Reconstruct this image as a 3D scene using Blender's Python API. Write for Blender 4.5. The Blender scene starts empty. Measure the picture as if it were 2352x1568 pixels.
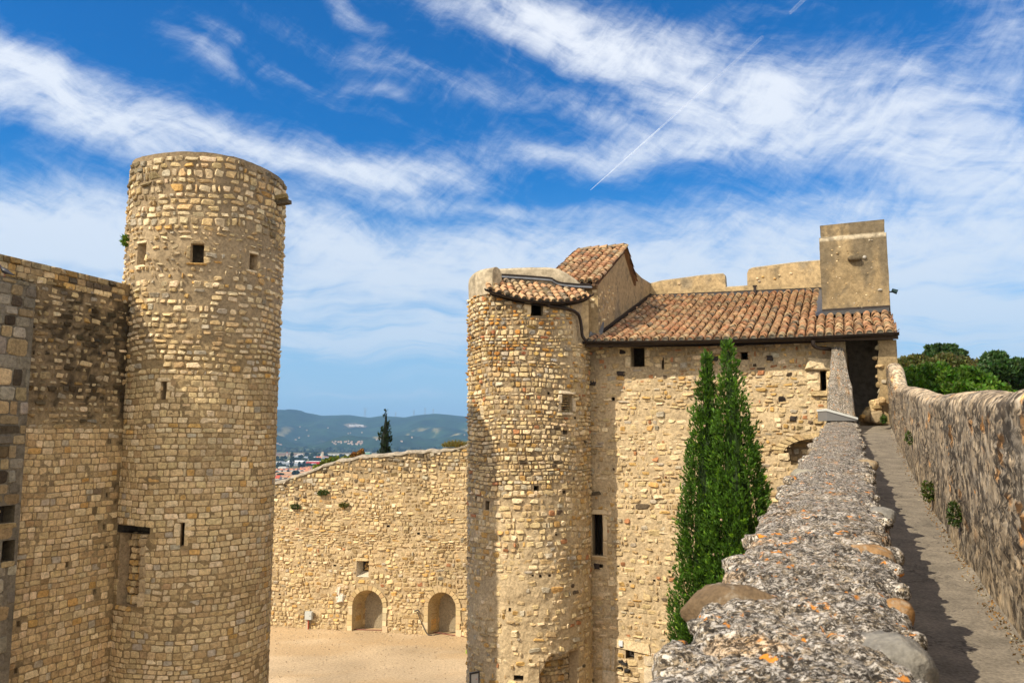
import bpy, math
import numpy as np
from mathutils import Vector, Matrix

SC = bpy.context.scene
COL = SC.collection
# ------------------------------------------------------------------ camera, light, sky
F, CX, CY = 1900.0, 1176.0, 784.0          # focal length and centre in pixels of a 2352 x 1568 survey print
PITCH = math.radians(6.84)
CZ = 10.0                                   # eye height above the courtyard
cam = bpy.data.cameras.new("camera")
cam.sensor_width = 36.0
cam.lens = F / 2352.0 * 36.0
cam.clip_start, cam.clip_end = 0.1, 80000
cam.dof.use_dof = True
cam.dof.focus_distance = 24.0
cam.dof.aperture_fstop = 7.1
camo = bpy.data.objects.new("camera", cam)
camo.location = (0, 0, CZ)
camo.rotation_euler = (math.radians(90) + PITCH, 0, 0)
COL.objects.link(camo)
SC.camera = camo

SUN = Vector((0.85, 0.595, -1.0)).normalized()     # the way the sunlight travels
sl = bpy.data.lights.new("sun", 'SUN')
sl.energy, sl.angle, sl.color = 4.6, math.radians(0.5), (1.0, 0.885, 0.69)
so = bpy.data.objects.new("sun", sl)
so.rotation_euler = SUN.to_track_quat('-Z', 'Y').to_euler()
so.location = (-20, -15, 40)
COL.objects.link(so)

SKY_STRENGTH = 0.11
SC.view_settings.view_transform = 'Standard'
SC.view_settings.look = 'None'
SC.view_settings.exposure = 0.36
SC.view_settings.gamma = 1.0
SC.cycles.volume_bounces = 0
SC.cycles.max_bounces = 6
SC.cycles.diffuse_bounces = 4
SC.cycles.transparent_max_bounces = 8


def ray(px, py):
    x, y = (px - CX) / F, (CY - py) / F
    d = np.array([x, math.cos(PITCH) - y * math.sin(PITCH), math.sin(PITCH) + y * math.cos(PITCH)])
    return d / d[1]


def at(px, py, Y):
    return np.array([0, 0, CZ]) + ray(px, py) * Y


def azel(px, py):
    d = ray(px, py)
    return math.atan2(d[0], d[1]), math.atan2(d[2], math.hypot(d[0], d[1]))


class NT:
    """small helper to write node trees"""
    def __init__(self, tree):
        self.t = tree
        self.n = tree.nodes
        self.l = tree.links

    def new(self, kind, **kw):
        nd = self.n.new(kind)
        for k, v in kw.items():
            setattr(nd, k, v)
        return nd

    def put(self, sock, val):
        if isinstance(val, bpy.types.NodeSocket):
            self.l.new(val, sock)
        else:
            sock.default_value = val

    def math(self, op, a, b=0.0, clamp=False):
        nd = self.new('ShaderNodeMath', operation=op, use_clamp=clamp)
        self.put(nd.inputs[0], a)
        self.put(nd.inputs[1], b)
        return nd.outputs[0]

    def noise(self, vec, scale, detail=4, rough=0.55, dist=0.0, out=0):
        nd = self.new('ShaderNodeTexNoise')
        self.put(nd.inputs['Vector'], vec)
        nd.inputs['Scale'].default_value = scale
        nd.inputs['Detail'].default_value = detail
        nd.inputs['Roughness'].default_value = rough
        nd.inputs['Distortion'].default_value = dist
        return nd.outputs[out]

    def ramp(self, fac, stops, interp='LINEAR'):
        nd = self.new('ShaderNodeValToRGB')
        nd.color_ramp.interpolation = interp
        el = nd.color_ramp.elements
        while len(el) < len(stops):
            el.new(0.5)
        for e, (p, c) in zip(el, stops):
            e.position = p
            e.color = (c, c, c, 1) if not hasattr(c, '__len__') else (*c, 1)
        self.put(nd.inputs[0], fac)
        return nd.outputs[0]

    def mix(self, fac, a, b, blend='MIX'):
        nd = self.new('ShaderNodeMix', data_type='RGBA', blend_type=blend)
        self.put(nd.inputs[0], fac)
        self.put(nd.inputs[6], (*a, 1) if isinstance(a, tuple) else a)
        self.put(nd.inputs[7], (*b, 1) if isinstance(b, tuple) else b)
        return nd.outputs[2]

    def smooth(self, x, lo, hi):
        nd = self.new('ShaderNodeMapRange', interpolation_type='SMOOTHSTEP')
        self.put(nd.inputs[0], x)
        nd.inputs[1].default_value = lo
        nd.inputs[2].default_value = hi
        return nd.outputs[0]

    def mapping(self, vec, loc=(0, 0, 0), rot=(0, 0, 0), scale=(1, 1, 1)):
        nd = self.new('ShaderNodeMapping')
        self.put(nd.inputs[0], vec)
        nd.inputs[1].default_value = loc
        nd.inputs[2].default_value = rot
        nd.inputs[3].default_value = scale
        return nd.outputs[0]


def build_world():
    w = bpy.data.worlds.new("World")
    SC.world = w
    w.use_nodes = True
    T = NT(w.node_tree)
    T.n.clear()
    sky = T.new('ShaderNodeTexSky', sky_type='NISHITA')
    sky.sun_disc = False
    sky.sun_elevation = math.radians(44)
    sky.sun_rotation = math.radians(235)
    sky.altitude = 200
    sky.air_density = 1.0
    sky.dust_density = 0.6
    sky.ozone_density = 3.0
    hs = T.new('ShaderNodeHueSaturation')
    hs.inputs['Saturation'].default_value = 1.58
    hs.inputs['Hue'].default_value = 0.508
    hs.inputs['Value'].default_value = 1.04
    T.l.new(sky.outputs[0], hs.inputs['Color'])
    tc = T.new('ShaderNodeTexCoord')
    sep = T.new('ShaderNodeSeparateXYZ')
    T.l.new(tc.outputs['Generated'], sep.inputs[0])
    x, y, z = sep.outputs
    az = T.math('ARCTAN2', x, y)
    hyp = T.math('SQRT', T.math('ADD', T.math('MULTIPLY', x, x), T.math('MULTIPLY', y, y)))
    el = T.math('ARCTAN2', z, hyp)
    comb = T.new('ShaderNodeCombineXYZ')
    T.l.new(az, comb.inputs[0])
    T.l.new(el, comb.inputs[1])
    P = comb.outputs[0]                     # direction on the sky, radians
    # slow warp so that the banks are ragged
    wn = T.noise(P, 5.0, 3, 0.55, 0.0, 1)
    wv = T.new('ShaderNodeVectorMath', operation='MULTIPLY_ADD')
    T.l.new(wn, wv.inputs[0])
    wv.inputs[1].default_value = (0.10, 0.07, 0)
    wv.inputs[2].default_value = (0, 0, 0)
    wsub = T.new('ShaderNodeVectorMath', operation='SUBTRACT')
    T.l.new(wv.outputs[0], wsub.inputs[0])
    wsub.inputs[1].default_value = (0.05, 0.035, 0)
    wadd = T.new('ShaderNodeVectorMath', operation='ADD')
    T.l.new(P, wadd.inputs[0])
    T.l.new(wsub.outputs[0], wadd.inputs[1])
    Q = wadd.outputs[0]
    # cloud banks: (px, py, half length, half height, tilt deg (down to the right +), weight)
    banks = [
        (150, 200, 330, 62, 8, .62), (60, 130, 150, 45, 25, .50), (200, 300, 420, 55, 14, .68), (640, 370, 420, 48, 8, .76),
        (930, 400, 240, 45, 3, .66),
        (470, 130, 120, 25, 25, .35), (620, 140, 200, 24, 20, .40), (860, 205, 90, 22, 10, .40),
        (1180, 60, 260, 52, 14, .75), (1420, 120, 270, 85, 22, .80), (820, 30, 110, 28, 45, .35),
        (1000, 190, 420, 30, 14, .38), (1330, 250, 200, 28, 20, .42),
        (1800, 280, 330, 105, 3, .85), (2150, 250, 330, 120, -3, .40), (2280, 370, 240, 55, 14, .85), (1750, 190, 250, 80, 8, .60),
        (2250, 120, 260, 100, -25, .34), (1650, 80, 260, 60, -20, .35),
        (1900, 500, 620, 70, 0, .62), (2300, 600, 520, 130, 0, .82),
        (1250, 360, 260, 40, 6, .50), (1500, 340, 230, 36, 0, .55),
        (900, 660, 620, 130, 3, .98), (1600, 640, 700, 100, 2, .88), (740, 560, 160, 55, 18, .65),
        (80, 560, 360, 105, 4, 1.2), (850, 770, 420, 50, 0, .72), (2250, 760, 600, 90, 0, .70),
        (870, 905, 280, 10, 0, .45), (820, 945, 330, 8, 0, .35), (1100, 480, 300, 22, 0, .40),
    ]
    tot = None
    for (px, py, hl, hh, tilt, wgt) in banks:
        a0, e0 = azel(px, py)
        sc = 1.0 / F
        sub = T.new('ShaderNodeVectorMath', operation='SUBTRACT')
        T.l.new(Q, sub.inputs[0])
        sub.inputs[1].default_value = (a0, e0, 0)
        m = T.mapping(sub.outputs[0], rot=(0, 0, math.radians(tilt)))
        m2 = T.mapping(m, scale=(1 / (hl * sc), 1 / (hh * sc), 0))
        dt = T.new('ShaderNodeVectorMath', operation='DOT_PRODUCT')
        T.l.new(m2, dt.inputs[0])
        T.l.new(m2, dt.inputs[1])
        g = T.math('EXPONENT', T.math('MULTIPLY', dt.outputs['Value'], -0.9))
        g = T.math('MULTIPLY', g, wgt)
        tot = g if tot is None else T.math('MAXIMUM', tot, T.math('ADD', T.math('MULTIPLY', tot, .75), T.math('MULTIPLY', g, .75)))
    # unseen cloud added behind the view to whiten and lift the shadow fill
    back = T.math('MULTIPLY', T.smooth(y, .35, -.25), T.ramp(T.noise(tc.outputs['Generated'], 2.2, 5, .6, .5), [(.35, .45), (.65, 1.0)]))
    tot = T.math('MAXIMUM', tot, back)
    # wisps: streaked noise, two directions
    r1 = T.mapping(T.mapping(Q, rot=(0, 0, math.radians(16))), scale=(3.4, 10.5, 1))
    n1 = T.noise(r1, 2.6, 12, 0.68, .30)
    r2 = T.mapping(T.mapping(Q, rot=(0, 0, math.radians(-38))), scale=(9, 34, 1))
    n2 = T.noise(r2, 2.2, 8, 0.64, 0.35)
    r3 = T.mapping(Q, scale=(4, 30, 1))
    n3 = T.noise(r3, 1.7, 6, 0.6, 0.6)
    low = T.smooth(el, 0.27, 0.10)          # the low sky is layered flat
    n4 = T.noise(Q, 17.0, 8, 0.62, .2)
    wisp = T.math('ADD', T.math('ADD', T.math('MULTIPLY', n1, 0.56), T.math('MULTIPLY', n2, 0.22)), T.math('MULTIPLY', n4, .22))
    wl = T.new('ShaderNodeMix', data_type='FLOAT')
    T.l.new(low, wl.inputs[0])
    T.l.new(wisp, wl.inputs[2])
    T.l.new(n3, wl.inputs[3])
    wisp = wl.outputs[0]
    wc = T.math('MULTIPLY', T.math('SUBTRACT', wisp, 0.47), 2.5)
    dens = T.math('ADD', tot, T.math('MULTIPLY', wc, T.math('ADD', T.math('MULTIPLY', tot, 0.80), 0.50)))
    dens = T.smooth(dens, 0.10, 1.02)
    dens = T.math('MULTIPLY', dens, 0.86)
    elc = T.smooth(el, -0.02, 0.55)
    # the air close to the horizon is a clear pale blue, not yellow
    clear = T.mix(T.math('MULTIPLY', T.smooth(el, .34, 0.0), .85), hs.outputs[0], (2.55, 4.3, 6.2))
    cloudcol = T.ramp(elc, [(0.0, (3.9, 5.1, 6.4)), (0.30, (5.6, 6.15, 6.8)), (1.0, (7.4, 7.6, 7.9))])
    cloudcol = T.mix(T.smooth(y, .3, -.4), cloudcol, (13.0, 11.6, 9.6))     # the added cloud behind is brightened and warmed to fill shadows
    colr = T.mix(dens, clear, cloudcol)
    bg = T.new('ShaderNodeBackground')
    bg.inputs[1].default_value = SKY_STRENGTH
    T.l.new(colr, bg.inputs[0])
    out = T.new('ShaderNodeOutputWorld')
    T.l.new(bg.outputs[0], out.inputs[0])


build_world()

# ------------------------------------------------------------------ helpers
RNG = np.random.default_rng(11)
_LAT = np.random.default_rng(5).random((256, 256))


def vn(x, y, s=0):
    x = np.asarray(x, float) + s * 17.31
    y = np.asarray(y, float) + s * 7.77
    xi, yi = np.floor(x).astype(int), np.floor(y).astype(int)
    fx, fy = x - xi, y - yi
    fx, fy = fx * fx * (3 - 2 * fx), fy * fy * (3 - 2 * fy)
    a, b = _LAT[xi & 255, yi & 255], _LAT[(xi + 1) & 255, yi & 255]
    c, d = _LAT[xi & 255, (yi + 1) & 255], _LAT[(xi + 1) & 255, (yi + 1) & 255]
    return (a * (1 - fx) + b * fx) * (1 - fy) + (c * (1 - fx) + d * fx) * fy


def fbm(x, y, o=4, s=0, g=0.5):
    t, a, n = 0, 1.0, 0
    x, y = np.asarray(x, float), np.asarray(y, float)
    for i in range(o):
        t = t + a * vn(x * 2 ** i, y * 2 ** i, s + i * 3)
        n += a
        a *= g
    return t / n


def worley(x, y, seed=0):
    """cell noise: distance gap F2 - F1 and a random number per cell"""
    x, y = np.asarray(x, float), np.asarray(y, float)
    xi, yi = np.floor(x).astype(int), np.floor(y).astype(int)
    f1, f2, idc = np.full(x.shape, 9.0), np.full(x.shape, 9.0), np.zeros(x.shape)
    for dx in (-1, 0, 1):
        for dy in (-1, 0, 1):
            cx, cy = xi + dx, yi + dy
            a, b = _LAT[(cx + seed) & 255, cy & 255], _LAT[(cx * 3 + 7) & 255, (cy * 5 + seed) & 255]
            d = np.hypot(cx + .15 + .7 * a - x, cy + .15 + .7 * b - y)
            r = _LAT[(cx * 7 + 3) & 255, (cy * 11 + seed + 1) & 255]
            idc = np.where(d < f1, r, idc)
            f2 = np.where(d < f1, f1, np.minimum(f2, d))
            f1 = np.minimum(f1, d)
    return f2 - f1, idc


def sstep(x, a, b):
    t = np.clip((np.asarray(x, float) - a) / (b - a), 0, 1)
    return t * t * (3 - 2 * t)


class Buf:
    def __init__(self):
        self.v, self.c, self.f, self.n = [], [], [], 0

    def add(self, v, faces, c):
        v = np.asarray(v, float).reshape(-1, 3)
        c = np.asarray(c, float)
        if c.ndim == 1:
            c = np.tile(c, (len(v), 1))
        self.v.append(v)
        self.c.append(c)
        for f in faces:
            f = np.asarray(f, int)
            if f.size:
                self.f.append((f if f.ndim == 2 else f[None]) + self.n)
        self.n += len(v)

    def build(self, name, mat, parent=None, smooth=False, kind=None):
        me = bpy.data.meshes.new(name)
        v, c = np.concatenate(self.v), np.concatenate(self.c)
        me.vertices.add(len(v))
        me.vertices.foreach_set('co', v.astype(np.float32).ravel())
        li = np.concatenate([f.ravel() for f in self.f]).astype(np.int32)
        lt = np.concatenate([np.full(len(f), f.shape[1]) for f in self.f]).astype(np.int32)
        me.loops.add(len(li))
        me.loops.foreach_set('vertex_index', li)
        me.polygons.add(len(lt))
        me.polygons.foreach_set('loop_start', np.concatenate([[0], np.cumsum(lt)[:-1]]).astype(np.int32))
        me.polygons.foreach_set('loop_total', lt)
        me.polygons.foreach_set('use_smooth', np.full(len(lt), bool(smooth)))
        me.update(calc_edges=True)
        me.validate()
        a = me.color_attributes.new('Col', 'FLOAT_COLOR', 'POINT')
        a.data.foreach_set('color', np.concatenate([c, np.ones((len(c), 1))], 1).astype(np.float32).ravel())
        me.materials.append(mat)
        o = bpy.data.objects.new(name, me)
        COL.objects.link(o)
        if parent is not None:
            o.parent = parent
            o.matrix_parent_inverse = Matrix.Translation(-Vector(parent.location))
        if kind:
            o['kind'] = kind
        return o


def tag(o, label, cat, group=None):
    o['label'] = label
    o['category'] = cat
    if group:
        o['group'] = group
    return o


def thing(name, loc, label, cat, group=None):
    o = bpy.data.objects.new(name, None)
    o.empty_display_size = 0.3
    o.location = tuple(float(q) for q in loc)
    COL.objects.link(o)
    return tag(o, label, cat, group)


BOXF = np.array([[0, 3, 2, 1], [4, 5, 6, 7], [0, 1, 5, 4], [1, 2, 6, 5], [2, 3, 7, 6], [3, 0, 4, 7]])


def box(buf, o, ex, ey, ez, c):
    """box from corner o along three edge vectors"""
    o, ex, ey, ez = (np.asarray(q, float) for q in (o, ex, ey, ez))
    v = [o, o + ex, o + ex + ey, o + ey, o + ez, o + ex + ez, o + ex + ey + ez, o + ey + ez]
    buf.add(v, [BOXF], c)


def prism(buf, pts, ext, c):
    """polygon pushed along ext"""
    p = np.asarray(pts, float)
    n = len(p)
    q = p + np.asarray(ext, float)
    side = np.array([[i, (i + 1) % n, n + (i + 1) % n, n + i] for i in range(n)])
    buf.add(np.concatenate([p, q]), [np.arange(n)[::-1], np.arange(n) + n, side], c)


def tube(buf, pts, r, c, n=8):
    p = np.asarray(pts, float)
    r = np.broadcast_to(np.asarray(r, float), (len(p),))
    tg = np.gradient(p, axis=0)
    tg /= np.linalg.norm(tg, axis=1)[:, None] + 1e-9
    ref = np.array([0.13, 0.21, 0.97])
    a = np.cross(tg, ref)
    bad = np.linalg.norm(a, axis=1) < 0.25
    a[bad] = np.cross(tg[bad], [1, 0.1, 0])
    a /= np.linalg.norm(a, axis=1)[:, None]
    b = np.cross(tg, a)
    th = np.linspace(0, 2 * math.pi, n, endpoint=False)
    v = p[:, None] + r[:, None, None] * (np.cos(th)[None, :, None] * a[:, None] + np.sin(th)[None, :, None] * b[:, None])
    m = len(p)
    i, j = np.meshgrid(np.arange(m - 1), np.arange(n), indexing='ij')
    f = np.stack([i * n + j, i * n + (j + 1) % n, (i + 1) * n + (j + 1) % n, (i + 1) * n + j], -1).reshape(-1, 4)
    buf.add(v.reshape(-1, 3), [f, np.arange(n)[::-1], np.arange(n) + (m - 1) * n], c)


def sheet(buf, P, c, closed=False):
    """grid of points (m, n, 3)"""
    P = np.asarray(P, float)
    m, n = P.shape[:2]
    i, j = np.meshgrid(np.arange(m - 1), np.arange(n - 1), indexing='ij')
    f = np.stack([i * n + j, i * n + j + 1, (i + 1) * n + j + 1, (i + 1) * n + j], -1).reshape(-1, 4)
    c = np.asarray(c, float)
    buf.add(P.reshape(-1, 3), [f], c if c.ndim == 1 else c.reshape(-1, 3))


def spline(pts, n):
    p = np.asarray(pts, float)
    t = np.linspace(0, len(p) - 1, n)
    i = np.clip(t.astype(int), 0, len(p) - 2)
    f = (t - i)[:, None]
    p0, p1, p2, p3 = p[np.maximum(i - 1, 0)], p[i], p[i + 1], p[np.minimum(i + 2, len(p) - 1)]
    return 0.5 * (2 * p1 + (p2 - p0) * f + (2 * p0 - 5 * p1 + 4 * p2 - p3) * f ** 2 + (3 * p1 - p0 - 3 * p2 + p3) * f ** 3)


def lump(buf, ctr, rad, c, rng, seg=20, amp=0.12, rz=0.0, freq=1.6, flat=1.0):
    """a rounded boulder; flat < 1 squares it off"""
    th = np.linspace(0, 2 * math.pi, seg, endpoint=False)
    ph = np.linspace(-math.pi / 2, math.pi / 2, seg // 2 + 1)
    T, H = np.meshgrid(th, ph)
    sg = lambda q: np.sign(q) * np.abs(q) ** flat
    x, y, z = sg(np.cos(H)) * sg(np.cos(T)), sg(np.cos(H)) * sg(np.sin(T)), sg(np.sin(H))
    s = rng.random() * 50
    k = 1 + amp * 2 * (fbm(x * freq + s + z * 1.3, y * freq + z * 0.9 + s, 3) - 0.5)
    x, y, z = x * k * rad[0], y * k * rad[1], z * k * rad[2]
    cr, sr = math.cos(rz), math.sin(rz)
    P = np.stack([ctr[0] + x * cr - y * sr, ctr[1] + x * sr + y * cr, ctr[2] + z], -1)
    n = seg
    m = len(ph)
    i, j = np.meshgrid(np.arange(m - 1), np.arange(n), indexing='ij')
    f = np.stack([i * n + j, i * n + (j + 1) % n, (i + 1) * n + (j + 1) % n, (i + 1) * n + j], -1).reshape(-1, 4)
    buf.add(P.reshape(-1, 3), [f], c)


# surfaces that masonry is laid on: S(u, v, d) -> xyz, v is world height, d is out of the wall
class Plane:
    def __init__(self, p0, p1, face):
        p0, p1 = np.asarray(p0[:2], float), np.asarray(p1[:2], float)
        self.o, self.e = p0, (p1 - p0) / np.linalg.norm(p1 - p0)
        n = np.array([self.e[1], -self.e[0]])
        if np.dot(n, np.asarray(face[:2]) - p0) < 0:
            n = -n
        self.n = n

    def __call__(self, u, v, d=0.0):
        u, v, d = np.broadcast_arrays(*(np.asarray(q, float) for q in (u, v, d)))
        xy = self.o + u[..., None] * self.e + d[..., None] * self.n
        return np.concatenate([xy, v[..., None]], -1)

    def pix(self, px, py):
        r = ray(px, py)
        k = np.dot(self.o, self.n) / np.dot(r[:2], self.n)
        p = r * k
        return float(np.dot(p[:2] - self.o, self.e)), float(CZ + p[2])


class Cyl:
    def __init__(self, c, R):
        self.c, self.R = np.asarray(c[:2], float), R
        self.p0 = math.atan2(-self.c[1], -self.c[0])

    def __call__(self, u, v, d=0.0):
        u, v, d = np.broadcast_arrays(*(np.asarray(q, float) for q in (u, v, d)))
        ph = self.p0 + u / self.R
        r = self.R + d
        return np.stack([self.c[0] + r * np.cos(ph), self.c[1] + r * np.sin(ph), v], -1)

    def pix(self, px, py):
        r = ray(px, py)
        a = r[0] ** 2 + r[1] ** 2
        b = -2 * (r[0] * self.c[0] + r[1] * self.c[1])
        cc = self.c @ self.c - self.R ** 2
        dd = max(b * b - 4 * a * cc, 0.0)
        k = (-b - math.sqrt(dd)) / (2 * a)
        p = r * k
        ph = math.atan2(p[1] - self.c[1], p[0] - self.c[0]) - self.p0
        ph = (ph + math.pi) % (2 * math.pi) - math.pi
        return float(ph * self.R), float(CZ + p[2])


def prect(S, x0, y0, x1, y1):
    """pixel rectangle -> u0, u1, v0, v1 on a surface"""
    xm, ym = (x0 + x1) / 2, (y0 + y1) / 2
    return (S.pix(x0, ym)[0], S.pix(x1, ym)[0], S.pix(xm, y1)[1], S.pix(xm, y0)[1])


def inrect(u, v, r, g=0.0):
    return (u > r[0] - g) & (u < r[1] + g) & (v > r[2] - g) & (v < r[3] + g)


def pick(rng, n, cols, wts, jit=0.12):
    cols = np.asarray(cols, float)
    w = np.asarray(wts, float)
    c = cols[rng.choice(len(cols), n, p=w / w.sum())]
    return c * (1 + jit * rng.normal(size=(n, 1))) * (1 + 0.014 * rng.normal(size=(n, 3)))


def layout(u0, u1, v0, v1, ch, cw, hv, wv, rng):
    U, V, W, H = [], [], [], []
    v = v0
    while v < v1:
        h = ch * (1 + hv * rng.uniform(-1, 1))
        u = u0 - rng.random() * cw
        while u < u1:
            w = cw * max(0.35, 1 + wv * rng.normal())
            U.append(u + w / 2); V.append(v + h / 2); W.append(w); H.append(h)
            u += w
        v += h
    return tuple(np.array(q) for q in (U, V, W, H))


R8 = np.array([[-.97, -.70], [-.74, -1], [.74, -1], [.97, -.70], [.97, .70], [.74, 1], [-.74, 1], [-.97, .70]])
C8 = np.array([[math.cos(a), math.sin(a)] for a in np.radians([202.5, 247.5, 292.5, 337.5, 22.5, 67.5, 112.5, 157.5])]) * 1.02


def put_stones(buf, S, U, V, W, H, col, rng, gap=.02, depth=.03, irr=.06, cob=0.0, rot=0.03, wave=0.0, shrink=0.0, d0=0.0):
    n = len(U)
    if n == 0:
        return
    cobv = np.clip(cob + 0.25 * rng.normal(size=n) * (cob > 0), 0, 1)[:, None, None]
    o = R8[None] * (1 - cobv) + C8[None] * cobv
    o = o * (1 + irr * rng.normal(size=(n, 8, 1))) + irr * 0.6 * rng.normal(size=(n, 8, 2))
    sh = (1 - shrink * rng.random((n, 1, 1)))
    wh = np.stack([np.maximum(W - gap, .25 * W), np.maximum(H - gap, .25 * H)], -1)[:, None] * 0.5
    o = o * wh * sh
    a = rot * rng.normal(size=n)
    ca, sa = np.cos(a)[:, None], np.sin(a)[:, None]
    ox, oy = o[..., 0] * ca - o[..., 1] * sa, o[..., 0] * sa + o[..., 1] * ca
    dep = depth * rng.uniform(.45, 1.35, n)[:, None]
    tx, ty = 0.35 * rng.normal(size=(2, n, 1)) * dep[None]
    nx, ny = ox / (wh[:, :, 0] + 1e-6), oy / (wh[:, :, 1] + 1e-6)
    Vw = V + wave * (np.sin(U * 1.9 + V * .8) + .6 * np.sin(U * 4.3 + 1.3 + V))
    us, vs, ds = [], [], []
    for s, dk, tk in ((1.0, -0.02, 0), (0.97, None, .5), (0.76, None, 1)):
        us.append(U[:, None] + ox * s)
        vs.append(Vw[:, None] + oy * s)
        if dk is not None:
            ds.append(np.full((n, 8), dk))
        else:
            k = .62 if tk == .5 else 1.0
            ds.append(dep * k + tk * (tx * nx + ty * ny) + .12 * dep * rng.normal(size=(n, 8)))
    us.append(U[:, None]); vs.append(Vw[:, None]); ds.append(dep * 1.04)
    u, v, d = np.concatenate(us, 1), np.concatenate(vs, 1), np.concatenate(ds, 1) + d0
    P = S(u, v, d)                                   # n, 25, 3
    k = np.arange(8)
    k2 = (k + 1) % 8
    q = np.concatenate([np.stack([k, k2, 8 + k2, 8 + k], -1), np.stack([8 + k, 8 + k2, 16 + k2, 16 + k], -1)])
    t = np.stack([16 + k, 16 + k2, np.full(8, 24)], -1)
    off = (np.arange(n) * 25)[:, None, None]
    buf.add(P.reshape(-1, 3), [(q[None] + off).reshape(-1, 4), (t[None] + off).reshape(-1, 3)], np.repeat(col, 25, axis=0))


def block(buf, S, r, col, d=.03, irr=.02, rng=RNG, d0=0.0):
    put_stones(buf, S, np.array([(r[0] + r[1]) / 2]), np.array([(r[2] + r[3]) / 2]), np.array([abs(r[1] - r[0])]), np.array([abs(r[3] - r[2])]),
               np.array([col], float), rng, gap=.012, depth=d, irr=irr, rot=.005, d0=d0)


def grid(buf, S, u0, u1, v0, v1, step, holes, colf, disp=.012, top=None, keep=None, seed=1, d0=0.0):
    us = np.linspace(u0, u1, max(2, int((u1 - u0) / step) + 1))
    vs = np.linspace(v0, v1, max(2, int((v1 - v0) / step) + 1))
    for h in holes:
        for lst, a, b in ((0, h[0], h[1]), (1, h[2], h[3])):
            arr = us if lst == 0 else vs
            lo, hi = (u0, u1) if lst == 0 else (v0, v1)
            for q in (a, b):
                if lo < q < hi:
                    arr = arr[np.abs(arr - q) > step * .25]
                    arr = np.sort(np.append(arr, q))
            if lst == 0:
                us = arr
            else:
                vs = arr
    Ug, Vg = np.meshgrid(us, vs, indexing='ij')
    if top is not None:
        Vg = np.minimum(Vg, top(Ug))
    D = disp * 2 * (fbm(Ug * 3.1, Vg * 3.1, 4, seed) - .5) + d0
    P = S(Ug, Vg, D)
    m, n = Ug.shape
    uc, vc = (Ug[:-1, :-1] + Ug[1:, 1:]) / 2, (Vg[:-1, :-1] + Vg[1:, 1:]) / 2
    ok = (Vg[:-1, 1:] - Vg[:-1, :-1] > 1e-5) | (Vg[1:, 1:] - Vg[1:, :-1] > 1e-5)
    for h in holes:
        ok &= ~inrect(uc, vc, h)
    if keep is not None:
        ok &= keep(uc, vc)
    i, j = np.meshgrid(np.arange(m - 1), np.arange(n - 1), indexing='ij')
    f = np.stack([i * n + j, (i + 1) * n + j, (i + 1) * n + j + 1, i * n + j + 1], -1)[ok]
    buf.add(P.reshape(-1, 3), [f], colf(Ug, Vg).reshape(-1, 3))


def recess(buf, S, r, depth, cj, cb, shift=0.0, d0=0.0):
    u0, u1, v0, v1 = r
    a = S(np.array([u0, u1, u1, u0]), np.array([v0, v0, v1, v1]), d0 + 0.004)
    b = S(np.array([u0, u1, u1, u0]) + shift, np.array([v0, v0, v1, v1]), d0 - depth)
    k = np.arange(4)
    buf.add(np.concatenate([a, b]), [np.stack([k, (k + 1) % 4, 4 + (k + 1) % 4, 4 + k], -1)], cj)
    buf.add(b, [np.arange(4)], cb)


def dark_room(buf, S, r, depth, cj, size=.55, shift=0.0):
    """an opening: jambs as deep as the wall, then a closed unlit room behind"""
    u0, u1, v0, v1 = r
    U, V = np.array([u0, u1, u1, u0]), np.array([v0, v0, v1, v1])
    G = np.array([-size, size, size, -size]), np.array([-size, -size, size, size])
    a, b = S(U, V, .004), S(U + shift, V, -depth)
    c, e = S(U + G[0], V + G[1], -depth), S(U + G[0], V + G[1], -depth - 1.3)
    k = np.arange(4)
    q = np.stack([k, (k + 1) % 4, 4 + (k + 1) % 4, 4 + k], -1)
    buf.add(np.concatenate([a, b]), [q], cj)
    buf.add(np.concatenate([b, c]), [q], np.array([.22, .17, .10]))
    buf.add(np.concatenate([c, e]), [q], np.array([.22, .17, .10]))
    buf.add(e, [k], np.array([.22, .17, .10]))


# ------------------------------------------------------------------ materials
def attr_mat(name, rough=.92, grain=18, amt=.35, bump=.35, bdist=.02, fine=70, spec=.2, stain=None, sat=1.0, metallic=0.0):
    m = bpy.data.materials.new(name)
    m.use_nodes = True
    T = NT(m.node_tree)
    b = T.n['Principled BSDF']
    b.inputs['Roughness'].default_value = rough
    b.inputs['Specular IOR Level'].default_value = spec
    b.inputs['Metallic'].default_value = metallic
    at_ = T.new('ShaderNodeAttribute', attribute_name='Col')
    tc = T.new('ShaderNodeTexCoord')
    P = tc.outputs['Object']
    n1 = T.noise(P, grain, 5, .62)
    n2 = T.noise(P, fine, 3, .6)
    k = T.math('ADD', T.math('MULTIPLY', n1, .65), T.math('MULTIPLY', n2, .35))
    lo, hi = 1 - amt, 1 + amt
    g = T.ramp(k, [(.28, lo), (.5, 1.0), (.72, hi)])
    c = T.mix(1.0, at_.outputs[0], g, 'MULTIPLY')
    if stain:
        n3 = T.noise(P, stain[0], 6, .65, .4)
        c = T.mix(T.math('MULTIPLY', T.smooth(n3, stain[1], stain[1] + .14), stain[3]), c, stain[2])
    T.put(b.inputs['Base Color'], c)
    if bump:
        bm = T.new('ShaderNodeBump')
        bm.inputs['Strength'].default_value = bump
        bm.inputs['Distance'].default_value = bdist
        T.l.new(k, bm.inputs['Height'])
        T.l.new(bm.outputs[0], b.inputs['Normal'])
    return m


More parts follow.
